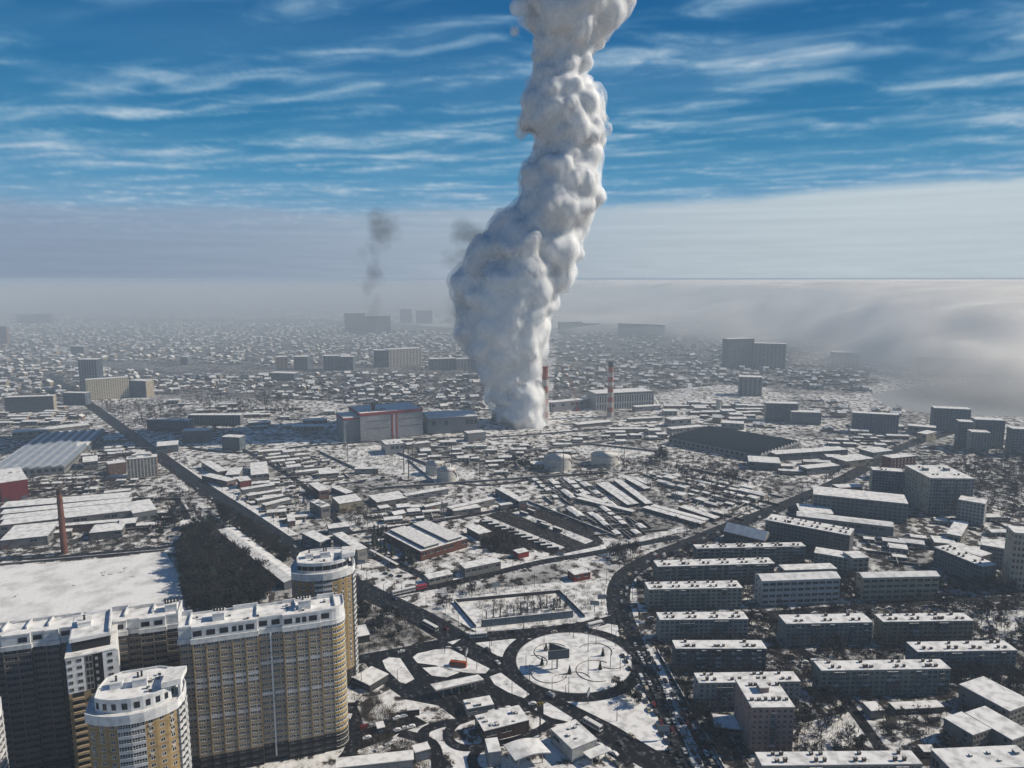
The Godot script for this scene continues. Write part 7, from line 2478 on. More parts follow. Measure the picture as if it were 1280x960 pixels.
	fill_trees(V2([-279.8, -788.1, -173.6, -756.7, -126, -640.9, -157.9, -619.7, -200, -640.9]), 90, "bare", 0.7, 1.0)
	fill_trees(V2([-171.4, -675.6, -124.6, -675.6, -107.6, -619.7, -143.5, -619.7]), 36, "bare", 0.8, 1.1)
	fill_trees(V2([-284.3, -1044.7, -21.5, -943, 0, -788.1, -138.9, -756.7]), 50, "bare", 0.7, 1.0)


func traffic_and_lamps() -> void:
	traffic(smooth(V2([74.4, -409.1, 76.4, -390.9, 78.5, -377.5, 80.4, -345.9, 83.5, -323.7, 86.5, -301.8])), -8, 5.6, 1.2, 0.95)
	traffic(smooth(V2([74.4, -409.1, 76.4, -390.9, 78.5, -377.5, 80.4, -345.9, 83.5, -323.7, 86.5, -301.8])), -5, 5.6, 1.2, 0.95)
	traffic(smooth(V2([74.4, -409.1, 76.4, -390.9, 78.5, -377.5, 80.4, -345.9, 83.5, -323.7, 86.5, -301.8])), -2, 5.6, 1.2, 0.95)
	traffic(smooth(V2([74.4, -409.1, 76.4, -390.9, 78.5, -377.5, 80.4, -345.9, 83.5, -323.7, 86.5, -301.8])), 1.6, 6, 3, 0.9, false, true)
	traffic(smooth(V2([74.4, -409.1, 76.4, -390.9, 78.5, -377.5, 80.4, -345.9, 83.5, -323.7, 86.5, -301.8])), 4.8, 6, 3, 0.9, false, true)
	traffic(smooth(V2([74.4, -409.1, 76.4, -390.9, 78.5, -377.5, 80.4, -345.9, 83.5, -323.7, 86.5, -301.8])), 8, 6, 3, 0.9, false, true)
	traffic(smooth(V2([199.6, -634.4, 152.5, -592.1, 113.7, -558.1, 87.9, -526.2, 77.2, -494.8, 73.6, -463.1, 73.6, -435.1, 74.4, -409.1])), -5.5, 10, 12, 0.7)
	traffic(smooth(V2([199.6, -634.4, 152.5, -592.1, 113.7, -558.1, 87.9, -526.2, 77.2, -494.8, 73.6, -463.1, 73.6, -435.1, 74.4, -409.1])), -2.2, 8, 8, 0.7)
	traffic(smooth(V2([199.6, -634.4, 152.5, -592.1, 113.7, -558.1, 87.9, -526.2, 77.2, -494.8, 73.6, -463.1, 73.6, -435.1, 74.4, -409.1])), 3, 14, 20, 0.6, false, true)
	traffic(smooth(V2([436.4, -855, 352.7, -769, 257.4, -682.9, 199.6, -634.4])), -4, 24, 40, 0.7)
	traffic(smooth(V2([436.4, -855, 352.7, -769, 257.4, -682.9, 199.6, -634.4])), 4, 30, 40, 0.6, false, true)
	traffic(smooth(V2([-565.7, -1039.1, -361, -788.1, -258.3, -668.4, -165.7, -558.1, -97.4, -488.1, -64.8, -458.4, -41, -433, -19.4, -407.2, 0, -382.4, 21.6, -359.6, 40.8, -338.4, 58.3, -320.6])), -6, 34, 50, 0.55, false, true)
	traffic(smooth(V2([-565.7, -1039.1, -361, -788.1, -258.3, -668.4, -165.7, -558.1, -97.4, -488.1, -64.8, -458.4, -41, -433, -19.4, -407.2, 0, -382.4, 21.6, -359.6, 40.8, -338.4, 58.3, -320.6])), -2.5, 34, 50, 0.55, false, true)
	traffic(smooth(V2([-565.7, -1039.1, -361, -788.1, -258.3, -668.4, -165.7, -558.1, -97.4, -488.1, -64.8, -458.4, -41, -433, -19.4, -407.2, 0, -382.4, 21.6, -359.6, 40.8, -338.4, 58.3, -320.6])), 3, 34, 50, 0.55)
	traffic(smooth(V2([-565.7, -1039.1, -361, -788.1, -258.3, -668.4, -165.7, -558.1, -97.4, -488.1, -64.8, -458.4, -41, -433, -19.4, -407.2, 0, -382.4, 21.6, -359.6, 40.8, -338.4, 58.3, -320.6])), 6.5, 34, 50, 0.55)
	traffic(smooth(V2([-32.8, -425.7, -15.2, -428.8, 13.3, -434, 41.1, -440.4, 61.4, -448.1])), 3, 14, 20, 0.7)
	traffic(smooth(V2([-32.8, -425.7, -15.2, -428.8, 13.3, -434, 41.1, -440.4, 61.4, -448.1])), -3, 18, 20, 0.6, false, true)
	traffic(smooth(V2([-3.3, -399.8, 0, -418.7, 14.3, -431.9, 39.7, -436.1, 65.3, -430.9, 78.4, -412.9])), 0, 22, 24, 0.6)
	traffic(smooth(V2([-95.2, -399.8, -81.9, -405.3, -65.9, -411, -49.7, -418.7])), 1, 13, 14, 0.8)
	traffic(smooth(V2([-77.6, -332.5, -69.2, -337.1, -57.9, -343.2, -50.1, -346.6])), 0, 3.2, 0.6, 0.85, true)
	traffic(smooth(V2([-72.9, -325.5, -63.8, -330, -48.7, -336.4])), 0, 3.4, 0.8, 0.8, true)
	traffic(smooth(V2([-65.3, -316.5, -55.2, -325.5])), 0, 3.6, 0.8, 0.8, true)
	traffic(smooth(V2([-16.5, -343.2, 0, -352.3, 13.7, -355.9])), 0, 4.0, 1.0, 0.85, true)
	traffic(smooth(V2([36.6, -317.6, 45.3, -310.7, 51.9, -303.9])), 0, 3.6, 1.0, 0.8, true)
	traffic(smooth(V2([41, -322.5, 51.3, -312.4])), 0, 4, 1.5, 0.8, true)
	traffic(smooth(V2([-82.8, -318.8, -84.1, -341.8, -82.9, -355.9])), 0, 9, 6, 0.7, true)
	traffic(smooth(V2([89, -454.9, 107.8, -457.3, 140.1, -457.3, 172.9, -458.4, 230.2, -465.5, 290.6, -475.3, 362.1, -481.7])), 2, 8, 6, 0.7, true)
	traffic(smooth(V2([168.6, -424.7, 170.6, -398, 173.9, -372.7])), 2, 7, 4, 0.8, true)
	traffic(smooth(V2([151, -396.2, 180.1, -398])), 0, 5, 4, 0.7, true)
	traffic(smooth(V2([231.6, -435.1, 251.6, -424.7, 253.3, -418.7])), 0, 4, 3, 0.8, true)
	traffic(smooth(V2([168.8, -371.1, 203.5, -369.5, 245.3, -372.7])), 0, 6, 6, 0.6, true)
	traffic(smooth(V2([101.9, -435.1, 134.1, -436.1, 165.4, -437.2])), 0, 7, 6, 0.6, true)
	traffic(smooth(V2([100.1, -400.7, 148.7, -403.5, 177.5, -403.5])), 0, 8, 6, 0.6, true)
	traffic(smooth(V2([-160.6, -756.7, -126.4, -788.1, -110.1, -801.3])), 0, 3.5, 1.5, 0.9, true)
	traffic(smooth(V2([-168.8, -775.2, -137.6, -801.3, -121.2, -815])), 0, 3.5, 1.5, 0.9, true)
	traffic(smooth(V2([-157.6, -741.9, -123.4, -769, -103.4, -784.8])), 0, 3.5, 1.5, 0.9, true)
	traffic(smooth(V2([-512.6, -750.7, -484.9, -769, -460.3, -788.1])), 0, 4, 2, 0.8, true)
	traffic(smooth(V2([-497, -733.3, -468.8, -756.7, -432, -769])), 0, 4, 2, 0.8, true)
	traffic(smooth(V2([-524.6, -769, -496.4, -788.1, -462.3, -808.1])), 0, 4, 2, 0.8, true)
	traffic(smooth(V2([-106.2, -535.4, -86.1, -526.2, -66.9, -520.2])), 4, 5, 3, 0.7, true)
	traffic(smooth(V2([348.3, -613.6, 367.5, -597.8])), 0, 4, 2, 0.7, true)
	bus("white bus on the avenue beside the car service building", 40.9, -335.8, -46.3, 11, Color(0.6, 0.6, 0.6), true, "bus")
	bus("white trolleybus turning at the junction left of the roundabout", -21.3, -427.8, 10.5, 11, Color(0.62, 0.62, 0.6), true, "bus")
	bus("long grey bus on the avenue above the junction", -53.1, -440.4, -45.2, 14, Color(0.45, 0.46, 0.47), true, "bus")
	bus("white bus waiting at the cross street end near the road bend", 54.4, -442.6, 26.3, 11, Color(0.6, 0.6, 0.6), true, "bus")
	bus("orange dump truck parked on the snowy station island", -31.4, -393.6, 167.7, 10, Color(0.36, 0.08, 0.03), false, "truck")
	bus("white and red tram at the stop beside the junction", -78.1, -493.4, 29.9, 18, Color(0.55, 0.55, 0.56), true, "tram")
	bus("red tram advertising car at the stop behind the white tram", -66.2, -500.2, 30.1, 8, Color(0.4, 0.05, 0.07), false, "tram")
	bus("dark teal bus parked first from the top in the depot row", -23, -640.9, 12.9, 10, Color(0.1, 0.14, 0.16), true, "bus")
	bus("grey bus parked second from the top in the depot row", -16.7, -633.8, 12.8, 10, Color(0.2, 0.2, 0.2), true, "bus")
	bus("black bus parked third from the top in the depot row", -10.6, -626.8, 12.6, 10, Color(0.12, 0.12, 0.13), true, "bus")
	bus("brown bus parked fourth from the top in the depot row", -4.6, -619.9, 12.5, 10, Color(0.14, 0.07, 0.06), true, "bus")
	bus("green bus parked fifth from the top in the depot row", 1.3, -613.1, 12.3, 10, Color(0.09, 0.15, 0.13), true, "bus")
	bus("beige bus parked sixth from the top in the depot row", 7, -606.6, 12.2, 10, Color(0.3, 0.28, 0.24), true, "bus")
	bus("dark blue bus parked seventh from the top in the depot row", 12.7, -600.1, 12, 10, Color(0.08, 0.11, 0.16), true, "bus")
	bus("dull red bus parked eighth from the top in the depot row", 18.2, -593.8, 11.9, 10, Color(0.25, 0.08, 0.07), true, "bus")
	bus("dark teal bus parked ninth from the top in the depot row", 23.6, -587.6, 11.8, 10, Color(0.1, 0.14, 0.16), true, "bus")
	bus("grey bus parked tenth from the top in the depot row", 28.9, -581.5, 11.6, 10, Color(0.2, 0.2, 0.2), true, "bus")
	bus("black bus parked eleventh from the top in the depot row", 34.1, -575.5, 11.5, 10, Color(0.12, 0.12, 0.13), true, "bus")
	bus("dark blue bus standing loose in the depot yard, first one", 11.5, -666, -46.2, 10, Color(0.08, 0.11, 0.16), true, "bus")
	bus("beige bus standing loose in the depot yard, second one", 27.4, -640.9, -45.8, 10, Color(0.3, 0.28, 0.24), true, "bus")
	bus("green bus standing loose in the depot yard, third one", 30, -632.3, -45.6, 10, Color(0.09, 0.15, 0.13), true, "bus")
	bus("brown bus standing loose in the depot yard, fourth one", 41, -621.7, -45.6, 10, Color(0.14, 0.07, 0.06), true, "bus")
	bus("black bus standing loose in the depot yard, fifth one", 18.6, -673.1, -46.8, 10, Color(0.12, 0.12, 0.13), true, "bus")
	bus("snow topped parked bus first in the line beside the narrow office", -114.7, -566.7, -48.9, 10, Color(0.5, 0.5, 0.5), true, "bus")
	bus("snow topped parked bus second in the line beside the narrow office", -107.2, -558.1, -48.9, 10, Color(0.3, 0.2, 0.12), true, "bus")
	bus("snow topped parked bus third in the line beside the narrow office", -99.9, -549.8, -48.9, 10, Color(0.55, 0.55, 0.55), true, "bus")
	bus("snow topped parked bus fourth in the line beside the narrow office", -92.9, -541.7, -48.9, 10, Color(0.2, 0.14, 0.1), true, "bus")
	billboard("pale billboard on the snow beside the road bend", 56.2, -463.1, -10)
	billboard("dark billboard above the road bend", 62.3, -472.8, 10)
	billboard("grey billboard at the tip between avenue and busy street", 74.5, -325.5, 0)
	billboard("slim upright billboard on the snowy island", 40.6, -355.9, 70)
	billboard("red and dark upright price sign at the station entrance", -27, -398, 80)
	billboard("billboard on the light strip near the red-walled shop", 38.5, -551.4, 0)
	billboard("red advertising board beside the tram strip", -11.6, -493.4, 15)
	billboard("white board beside the avenue bend", -117.5, -535.4, 0)
	lamp(-88.5, -435.1, 30, 11)
	lamp(-40.7, -408.1, 30, 11)
	lamp(-63.5, -371.1, 30, 11)
	lamp(-59.2, -435.1, 30, 11)
	lamp(7.7, -435.1, 30, 11)
	lamp(38.9, -426.8, 30, 11)
	lamp(80.5, -424.7, 30, 11)
	lamp(9.9, -376.7, 30, 11)
	lamp(28.6, -355.9, 30, 11)
	lamp(62.4, -424.7, 30, 11)
	lamp(57.4, -391.8, 30, 11)
	lamp(43.5, -383.3, 30, 11)
	lamp(7.2, -433, 30, 11)
	lamp(-13.6, -410, 30, 11)
	lamp(-91, -484.2, 30, 11)
	lamp(21.8, -363.3, 30, 11)
	lamp(-22.1, -469.2, 30, 11)
	lamp(-75.1, -454.9, 30, 11)
	lamp(-37.1, -485.5, 30, 11)
	lamp(-20.2, -492.1, 30, 11)
	lamp(0, -500.2, 30, 11)
	lamp(16.5, -504.4, 30, 11)
	lamp(35.9, -511.5, 30, 11)
	lamp(57.2, -514.3, 30, 11)
	lamp(-19.3, -441.5, 30, 11)
	lamp(-4.2, -443.7, 30, 11)
	lamp(10.6, -448.1, 30, 11)
	lamp(26.6, -451.5, 30, 11)
	lamp(40.8, -454.9, 30, 11)
	lamp(-47, -501.6, 30, 11)
	lamp(-24.1, -514.3, 30, 11)
	lamp(6.2, -529.2, 30, 11)
	lamp(38.1, -544.9, 30, 11)
	lamp(71.9, -561.5, 30, 11)
	lamp(19.6, -412.9, 30, 11)
	lamp(52.1, -418.7, 30, 11)
	lamp(62.7, -389.2, 30, 11)
	lamp(46.3, -410, 30, 11)
	lamp(23.2, -389.2, 30, 11)
	lamp(-91.6, -457.3, 30, 11)
	lamp(-103.1, -488.1, 30, 11)
	lamp(-68.7, -488.1, 30, 11)
	lamp(-52.4, -469.2, 30, 11)
	lamp(80, -371.1, 30, 11)
	lamp(83.9, -348.7, 30, 11)
	lamp(86.7, -328.7, 30, 11)
	lamp(79.3, -396.2, 30, 11)
	lamp(70.4, -424.7, 30, 11)
	lamp(0, -363.3, 30, 11)
	lamp(-17.1, -355.9, 30, 11)
	lamp(-33.7, -350.1, 30, 11)
	lamp(-47.9, -363.3, 30, 11)
	lamp(-83.5, -371.1, 30, 11)




func zones_of_town() -> Array:
	return [
		[V2([-1217.2, -1285.1, -838.2, -1328.4, -671.8, -1355.9, -640.9, -1424.4, -322.9, -1302.1, -55.5, -1228.8, -55.9, -1663.4, -455, -1691.7, -764.6, -1663.4, -1233.4, -1901.3, -1786.3, -1901.3]), 12, 23, 0.85, 1],
		[V2([-1947.2, -1957.2, -962.7, -1957.2, -610.2, -1848.6, -79.8, -1782.5, -126.4, -2842.5, -958.5, -3600, -4115.7, -3949.7]), -8, 29, 0.8, 1],
		[V2([74.8, -1328.4, 145.1, -1355.9, 292.5, -1445.2, 448.1, -1534.8, 721, -1424.4, 956.9, -1901.3, 568.9, -1957.2, 133.8, -1996.2]), -15, 26, 0.75, 1],
		[V2([-4115.7, -3949.7, 0, -3600, 0, -6247.1, -7180.3, -6247.1]), 5, 52, 0.7, 2],
		[V2([111.5, -1996.2, 956.9, -1901.3, 1477.9, -1735.9, 3035.4, -3600, 207, -3732.2]), 10, 36, 0.6, 2],
		[V2([238.1, -1170.1, 478.9, -1328.4, 628.6, -1328.4, 661.3, -1170.1, 473.9, -1044.7, 350.9, -1067.7]), -12, 28, 0.5, 1],
		[V2([-808.3, -1017.4, -1014.3, -1285.1, -782, -1260.3, -662.5, -1104]), 10, 30, 0.3, 1]]


func scrub_zones() -> Array:
	return [
		[V2([106.4, -572, 246.1, -572, 377.1, -494.8, 241.5, -305, 89.2, -305, 86.5, -424.7]), 2600],
		[V2([-116, -494.8, -40.3, -424.7, -94.4, -396.2]), 500],
		[V2([-92, -387.5, -29.7, -305, -74.3, -305]), 500],
		[V2([-364.8, -943, 0, -943, 108.3, -788.1, 62.3, -675.6, -46.4, -494.8, -135.7, -554.8]), 4200],
		[V2([0, -1017.4, 300.2, -1017.4, 324.9, -788.1, 175, -630.1, 82.2, -590.2, 46.7, -675.6]), 4200],
		[V2([-577.7, -788.1, -379.1, -788.1, -272.7, -572, -413.5, -554.8]), 1500],
		[V2([-304.7, -630.1, -172.7, -508.6, -184.1, -459.6, -225.2, -469.2]), 1500],
		[V2([343.9, -1170.1, 859.7, -1170.1, 420, -554.8, 246.6, -590.2, 234.7, -788.1]), 3000],
		[V2([-957.9, -1328.4, -359.2, -1328.4, -306.9, -788.1, -577.7, -788.1]), 2600],
		[V2([-29.4, -501.6, 79.1, -520.2, 70.1, -457.3, -20.6, -435.1]), 350]]

const ROUND := Vector3(36.6, -399.8, 33.8)
const BOARD := Vector2(26.3, -390.9)
const MAST := Vector2(13.9, -328.1)
const PIT_A := Vector2(-17, -451.5)
const PIT_B := Vector2(37.7, -471.6)
const CONES := [[17.6, -394.5, "leftmost in front"], [20.8, -411.4, "leftmost at the back"], [33.1, -385.4, "front one near the billboard foot"], [51.2, -390.1, "front right"], [54.7, -405.3, "back right"]]
const SMOKE := [
	[-327, 161.9, -1700, 45, 64, 0.009, Color(0.5, 0.52, 0.55)],
	[-329.9, 191.7, -1700, 36, 57.6, 0.009, Color(0.5, 0.52, 0.55)],
	[-332.9, 217.7, -1700, 51, 48, 0.009, Color(0.5, 0.52, 0.55)],
	[-317.6, 230.7, -1700, 39, 38.4, 0.009, Color(0.5, 0.52, 0.55)],
	[-320.3, 267.5, -1700, 33, 70.4, 0.009, Color(0.5, 0.52, 0.55)],
	[-330.6, 298.6, -1700, 45, 48, 0.009, Color(0.5, 0.52, 0.55)],
	[-307.7, 320.5, -1700, 60, 64, 0.009, Color(0.5, 0.52, 0.55)],
	[-288.6, 342.3, -1700, 66, 54.4, 0.009, Color(0.5, 0.52, 0.55)],
	[-314.2, 353.1, -1700, 57, 57.6, 0.009, Color(0.5, 0.52, 0.55)],
	[-298.9, 371.2, -1700, 39, 41.6, 0.009, Color(0.5, 0.52, 0.55)],
	[-48.4, 282.6, -1110, 60, 48, 0.008, Color(0.5, 0.52, 0.55)],
	[-70.2, 287.3, -1110, 55.2, 36, 0.008, Color(0.5, 0.52, 0.55)],
	[-84.7, 292.1, -1110, 36, 36, 0.008, Color(0.5, 0.52, 0.55)],
	[-36.4, 268.3, -1110, 72, 55.2, 0.008, Color(0.5, 0.52, 0.55)],
	[-97.3, 252.7, -1110, 48, 28.8, 0.008, Color(0.5, 0.52, 0.55)],
	[-18.1, 294.5, -1110, 55.2, 60, 0.008, Color(0.5, 0.52, 0.55)],
	[-76.4, 138.7, -1090, 48, 108, 0.007, Color(0.8, 0.8, 0.82)],
	[-69.5, 96, -1090, 48, 96, 0.007, Color(0.8, 0.8, 0.82)],
	[-58.9, 52.8, -1090, 43.2, 84, 0.007, Color(0.8, 0.8, 0.82)],
	[-78.4, 180.9, -1090, 40.8, 84, 0.007, Color(0.8, 0.8, 0.82)],
	[-49.3, 15.4, -1090, 36, 48, 0.007, Color(0.8, 0.8, 0.82)],
	[6.8, 0.4, -1000, 7.8, 16.8, 0.05, Color(1, 1, 1)],
	[7.9, 8.5, -1000, 10.4, 16.8, 0.05, Color(1, 1, 1)],
	[10.2, 16.6, -1000, 14.3, 16.8, 0.05, Color(1, 1, 1)],
	[12.4, 24.6, -1000, 18.2, 19.2, 0.05, Color(1, 1, 1)],
	[-222.9, 57.4, -1010, 21.6, 31.2, 0.012, Color(1, 1, 1)],
	[-226.9, 74.6, -1010, 24, 36, 0.012, Color(1, 1, 1)],
	[-202.5, 57.4, -1010, 26.4, 26.4, 0.012, Color(1, 1, 1)],
	[-193.1, 65.5, -1010, 24, 26.4, 0.012, Color(1, 1, 1)],
	[-230.9, 92.9, -1010, 19.2, 36, 0.012, Color(1, 1, 1)],
	[-210.5, 53.9, -1010, 19.2, 16.8, 0.012, Color(1, 1, 1)],
	[-467.6, 0.9, -1280, 11.2, 20.8, 0.02, Color(0.8, 0.8, 0.82)],
	[-474.3, 11.1, -1280, 22.4, 20.8, 0.02, Color(0.8, 0.8, 0.82)],
	[-486.8, 19.9, -1280, 36.4, 23.4, 0.02, Color(0.8, 0.8, 0.82)],
	[-500.9, 25.7, -1280, 36.4, 18.2, 0.02, Color(0.8, 0.8, 0.82)],
	[826.1, -46.2, -1500, 13.5, 33, 0.01, Color(1, 1, 1)],
	[829.8, -29.1, -1500, 24, 27, 0.01, Color(1, 1, 1)],
	[837.4, -18.8, -1500, 27, 24, 0.01, Color(1, 1, 1)],
	[-452.9, -29.1, -1500, 24, 30, 0.01, Color(1, 1, 1)]]


func canopies() -> void:
	canopy("long flat filling station canopy with snow roof and thin fascia", V2([-44.6, -365.2, -19, -374.9, -15.5, -370, -40.9, -359.4]), 5.0, 0.9, false, Color(0.4, 0.38, 0.36), 4)
	canopy("square vaulted canopy with white snow roof beside the car service building", V2([-4, -313.1, 12.3, -318.5, 18.3, -307.6, 1.5, -301.9]), 5.5, 0.6, true, Color(0.4, 0.4, 0.4), 0)
	canopy("flat carport roof joined to the car service building", V2([33.1, -310.1, 42.9, -316, 46.5, -311.3, 36.4, -305.6]), 4.0, 0.5, false, Color(0.4, 0.4, 0.4), 0)
const COLUMN := [[-8.9, -30.2, 57.9], [11.6, -35.1, 56.5], [37, -42.5, 51.3], [74.9, -49.8, 46], [112.3, -69.4, 50.8], [149.5, -85, 56.7], [186.2, -90.8, 73.6], [222.7, -90.3, 90.3], [246.7, -80.3, 99.8], [270.7, -63.1, 106.7], [294.5, -31.4, 112.4], [318.1, -3.6, 120.5], [341.6, 14.4, 129.8], [364.9, 12, 134.1], [388.1, 16.7, 133.7], [411.2, 35.7, 136.9], [434.1, 23.7, 136.5], [456.8, 8.3, 138.4], [479.4, 9.4, 135.6], [501.9, 28.2, 119.9], [524.3, 29.3, 114.9], [546.5, 31.5, 106.3], [568.5, 29.1, 125.8], [596, 18.6, 150.9], [623.1, 11.6, 167.6], [655.5, 4.6, 184.1], [698.2, -4.6, 200.2]]
const FIELD_BITS := [-324, -505.8, -316.4, -529.2, -312.7, -524.7, -309.2, -526.2, -302.4, -530.7, -303.3, -537, -288.4, -521.7, -311.1, -454.9, -355.2, -488.1, -253.7, -497.5]
const EXTRA := [[28.8, 362.6, 33, 20], [23.9, 378.8, 24, 30], [33.6, 341.6, 30, 10], [17.8, 451.1, 24, 10], [14.2, 436.3, 18, 0], [130.2, 454.5, 22.5, 0], [135.2, 439.8, 18, 20], [133.2, 415.7, 19.5, 0], [127.3, 347.4, 21, 10], [150.8, 599.2, 27, 10], [162.1, 614.5, 21, 0], [9.3, 601.4, 21, 30], [4.7, 574, 13.5, 20], [-60.8, 246.7, 30, 20], [-75.7, 220.2, 25.5, 10], [-48.5, 268.3, 27, 30], [-19.4, 287.3, 27, 20], [-79.9, 167.9, 24, 10], [120.1, 490.7, 15, 0], [111.2, 533.2, 13.5, 10], [35.2, 518.7, 12, 0], [42.1, 540.9, 12, 20]]


func far_town() -> void:
	# the single storeyed town: rows of small houses along bent streets, out to the haze
	var spots := []
	var trees := []
	var belts := []
	for z in zones_of_town():
		var poly: PackedVector2Array = z[0]
		var lo := poly[0]
		var hi := poly[0]
		for q in poly:
			lo = lo.min(q)
			hi = hi.max(q)
		var turn: float = deg_to_rad(z[1])
		var gap: float = z[2]
		var mid := (lo + hi) / 2
		var reach := (hi - lo).length() / 2
		var nu := int(reach * 2 / gap)
		for u in nu:
			for v in nu:
				var px := (u - nu / 2.0) * gap
				var pz := (v - nu / 2.0) * gap * 1.15
				if u % 7 == 3 or v % 5 == 2 and u % 2 == 0:
					continue
				px += rng.randf_range(-0.3, 0.3) * gap + sin(pz * 0.01) * 20.0
				pz += rng.randf_range(-0.3, 0.3) * gap + sin(px * 0.008) * 24.0
				var p := mid + Vector2(px * cos(turn) - pz * sin(turn), px * sin(turn) + pz * cos(turn))
				if not Geometry2D.is_point_in_polygon(p, poly) or taken(p.x, p.y, 8.0) or on_road(p.x, p.y, 4.0):
					continue
				if rng.randf() < z[3]:
					spots.push_back([p.x, p.y, z[1] + (90.0 if rng.randf() < 0.4 else 0.0) + rng.randf_range(-12, 12), rng.randf_range(0.75, 1.3)])
				for t in int(z[4]) * 2 + 1:
					if rng.randf() < 0.75:
						trees.push_back(Transform3D(Basis(Vector3.UP, rng.randf() * TAU).scaled(Vector3.ONE * rng.randf_range(0.7, 1.25)), Vector3(p.x + rng.randf_range(-gap, gap) * 0.7, 0, p.y + rng.randf_range(-gap, gap) * 0.7)))
	spots.sort_custom(func(a, b): return Vector2(a[0], a[1]).length() < Vector2(b[0], b[1]).length())
	var made := [null, null, null, null, null, null]
	var listed := []
	var rest := [[], [], [], [], [], []]
	for k in spots.size():
		var q: Array = spots[k]
		var v := rng.randi() % 6
		if k < 295 and absf(q[0]) < -q[1] * 0.74:
			var o: MeshInstance3D
			if made[v] == null:
				o = MeshInstance3D.new()
				o.mesh = house_protos[v]
				o.set_surface_override_material(0, M.wall)
				o.set_surface_override_material(1, M.snow)
				o.name = numbered("small_house")
				add_child(o)
				o.set_meta("category", "house")
				made[v] = o
			else:
				o = made[v].duplicate()
				o.name = numbered("small_house")
				add_child(o)
			o.position = Vector3(q[0], 0, q[1])
			o.rotation.y = deg_to_rad(q[2])
			o.scale = Vector3.ONE * q[3]
			listed.push_back([o, ["snowy red brick house", "snowy pale house", "tall pale snowy house", "snowy brown house", "flat roofed grey house", "tall ochre house"][v]])
		else:
			rest[v].push_back(Transform3D(Basis(Vector3.UP, deg_to_rad(q[2])).scaled(Vector3.ONE * q[3]), Vector3(q[0], 0, q[1])))
	label_repeats(listed, "houses of the low town")
	var yards := []
	for q in spots:
		for j in 2:
			var a := deg_to_rad(q[2]) + j * PI / 2
			yards.push_back(Transform3D(Basis(Vector3.UP, a).scaled(Vector3(rng.randf_range(0.6, 1.5), rng.randf_range(0.8, 1.3), 1)), Vector3(q[0] + rng.randf_range(-12, 12), 0, q[1] + rng.randf_range(-12, 12))))
	for e in shed_list:
		var q: Node3D = e[0]
		for j in 3:
			yards.push_back(Transform3D(Basis(Vector3.UP, q.rotation.y + (j % 2) * PI / 2).scaled(Vector3(rng.randf_range(0.5, 1.2), rng.randf_range(0.8, 1.3), 1)), q.position + Vector3(rng.randf_range(-12, 12), 0, rng.randf_range(-12, 12))))
	var fs := Shape.new()
	fs.box(-12, 0, -0.08, 12, 1.9, 0.08, Color(0.07, 0.062, 0.058))
	fs.box(-12, 1.9, -0.14, 12, 2.0, 0.14, SNOW)
	scatter("garden_fences", [fs.mesh()], M.wall, yards, "dark garden fences between the yards")
	for v in 6:
		var mm := MultiMesh.new()
		mm.transform_format = MultiMesh.TRANSFORM_3D
		var m: ArrayMesh = house_protos[v]
		m.surface_set_material(0, M.wall)
		m.surface_set_material(1, M.snow)
		mm.mesh = m
		mm.instance_count = rest[v].size()
		for k in rest[v].size():
			mm.set_instance_transform(k, rest[v][k])
		var o := MultiMeshInstance3D.new()
		o.multimesh = mm
		o.name = numbered("distant_houses")
		add_child(o)
		tag(o, "distant small houses with snow roofs spreading into the haze", "", "", "stuff")
	for v in 2:
		var part := []
		for k in range(v, trees.size(), 2):
			part.push_back(trees[k])
		scatter("distant_woods", tree_kinds.far[v], M.bark, part, "bare garden trees all through the distant town")
	print("houses ", spots.size(), " trees ", trees.size())


func undergrowth() -> void:
	# low scrub, kerbside heaps and trampled weeds among the yards
	var s := Shape.new()
	var rr := RandomNumberGenerator.new()
	rr.seed = 8
	for k in 26:
		var p := Vector3(rr.randfn() * 0.9, 0, rr.randfn() * 0.9)
		var d := Vector3(rr.randfn() * 0.5, rr.randf_range(0.7, 1.8), rr.randfn() * 0.5)
		var side := Vector3(rr.randfn(), 0, rr.randfn()).normalized() * 0.07
		s.tri(p - side, p + d, p + side, Color(0.085, 0.068, 0.05) * rr.randf_range(0.7, 1.3))
	var mesh_ := s.mesh()
	var where := []
	for q in scrub_zones():
		for k in int(q[1]):
			var p := in_poly(q[0])
			if p != Vector2.INF and not on_road(p.x, p.y, 0.5) and not taken(p.x, p.y, 0.0):
				where.push_back(Transform3D(Basis(Vector3.UP, rng.randf() * TAU).scaled(Vector3.ONE * rng.randf_range(0.6, 1.7)), Vector3(p.x, 0, p.y)))
	scatter("undergrowth", [mesh_], M.bark, where, "low bare scrub and weeds poking through the snow")


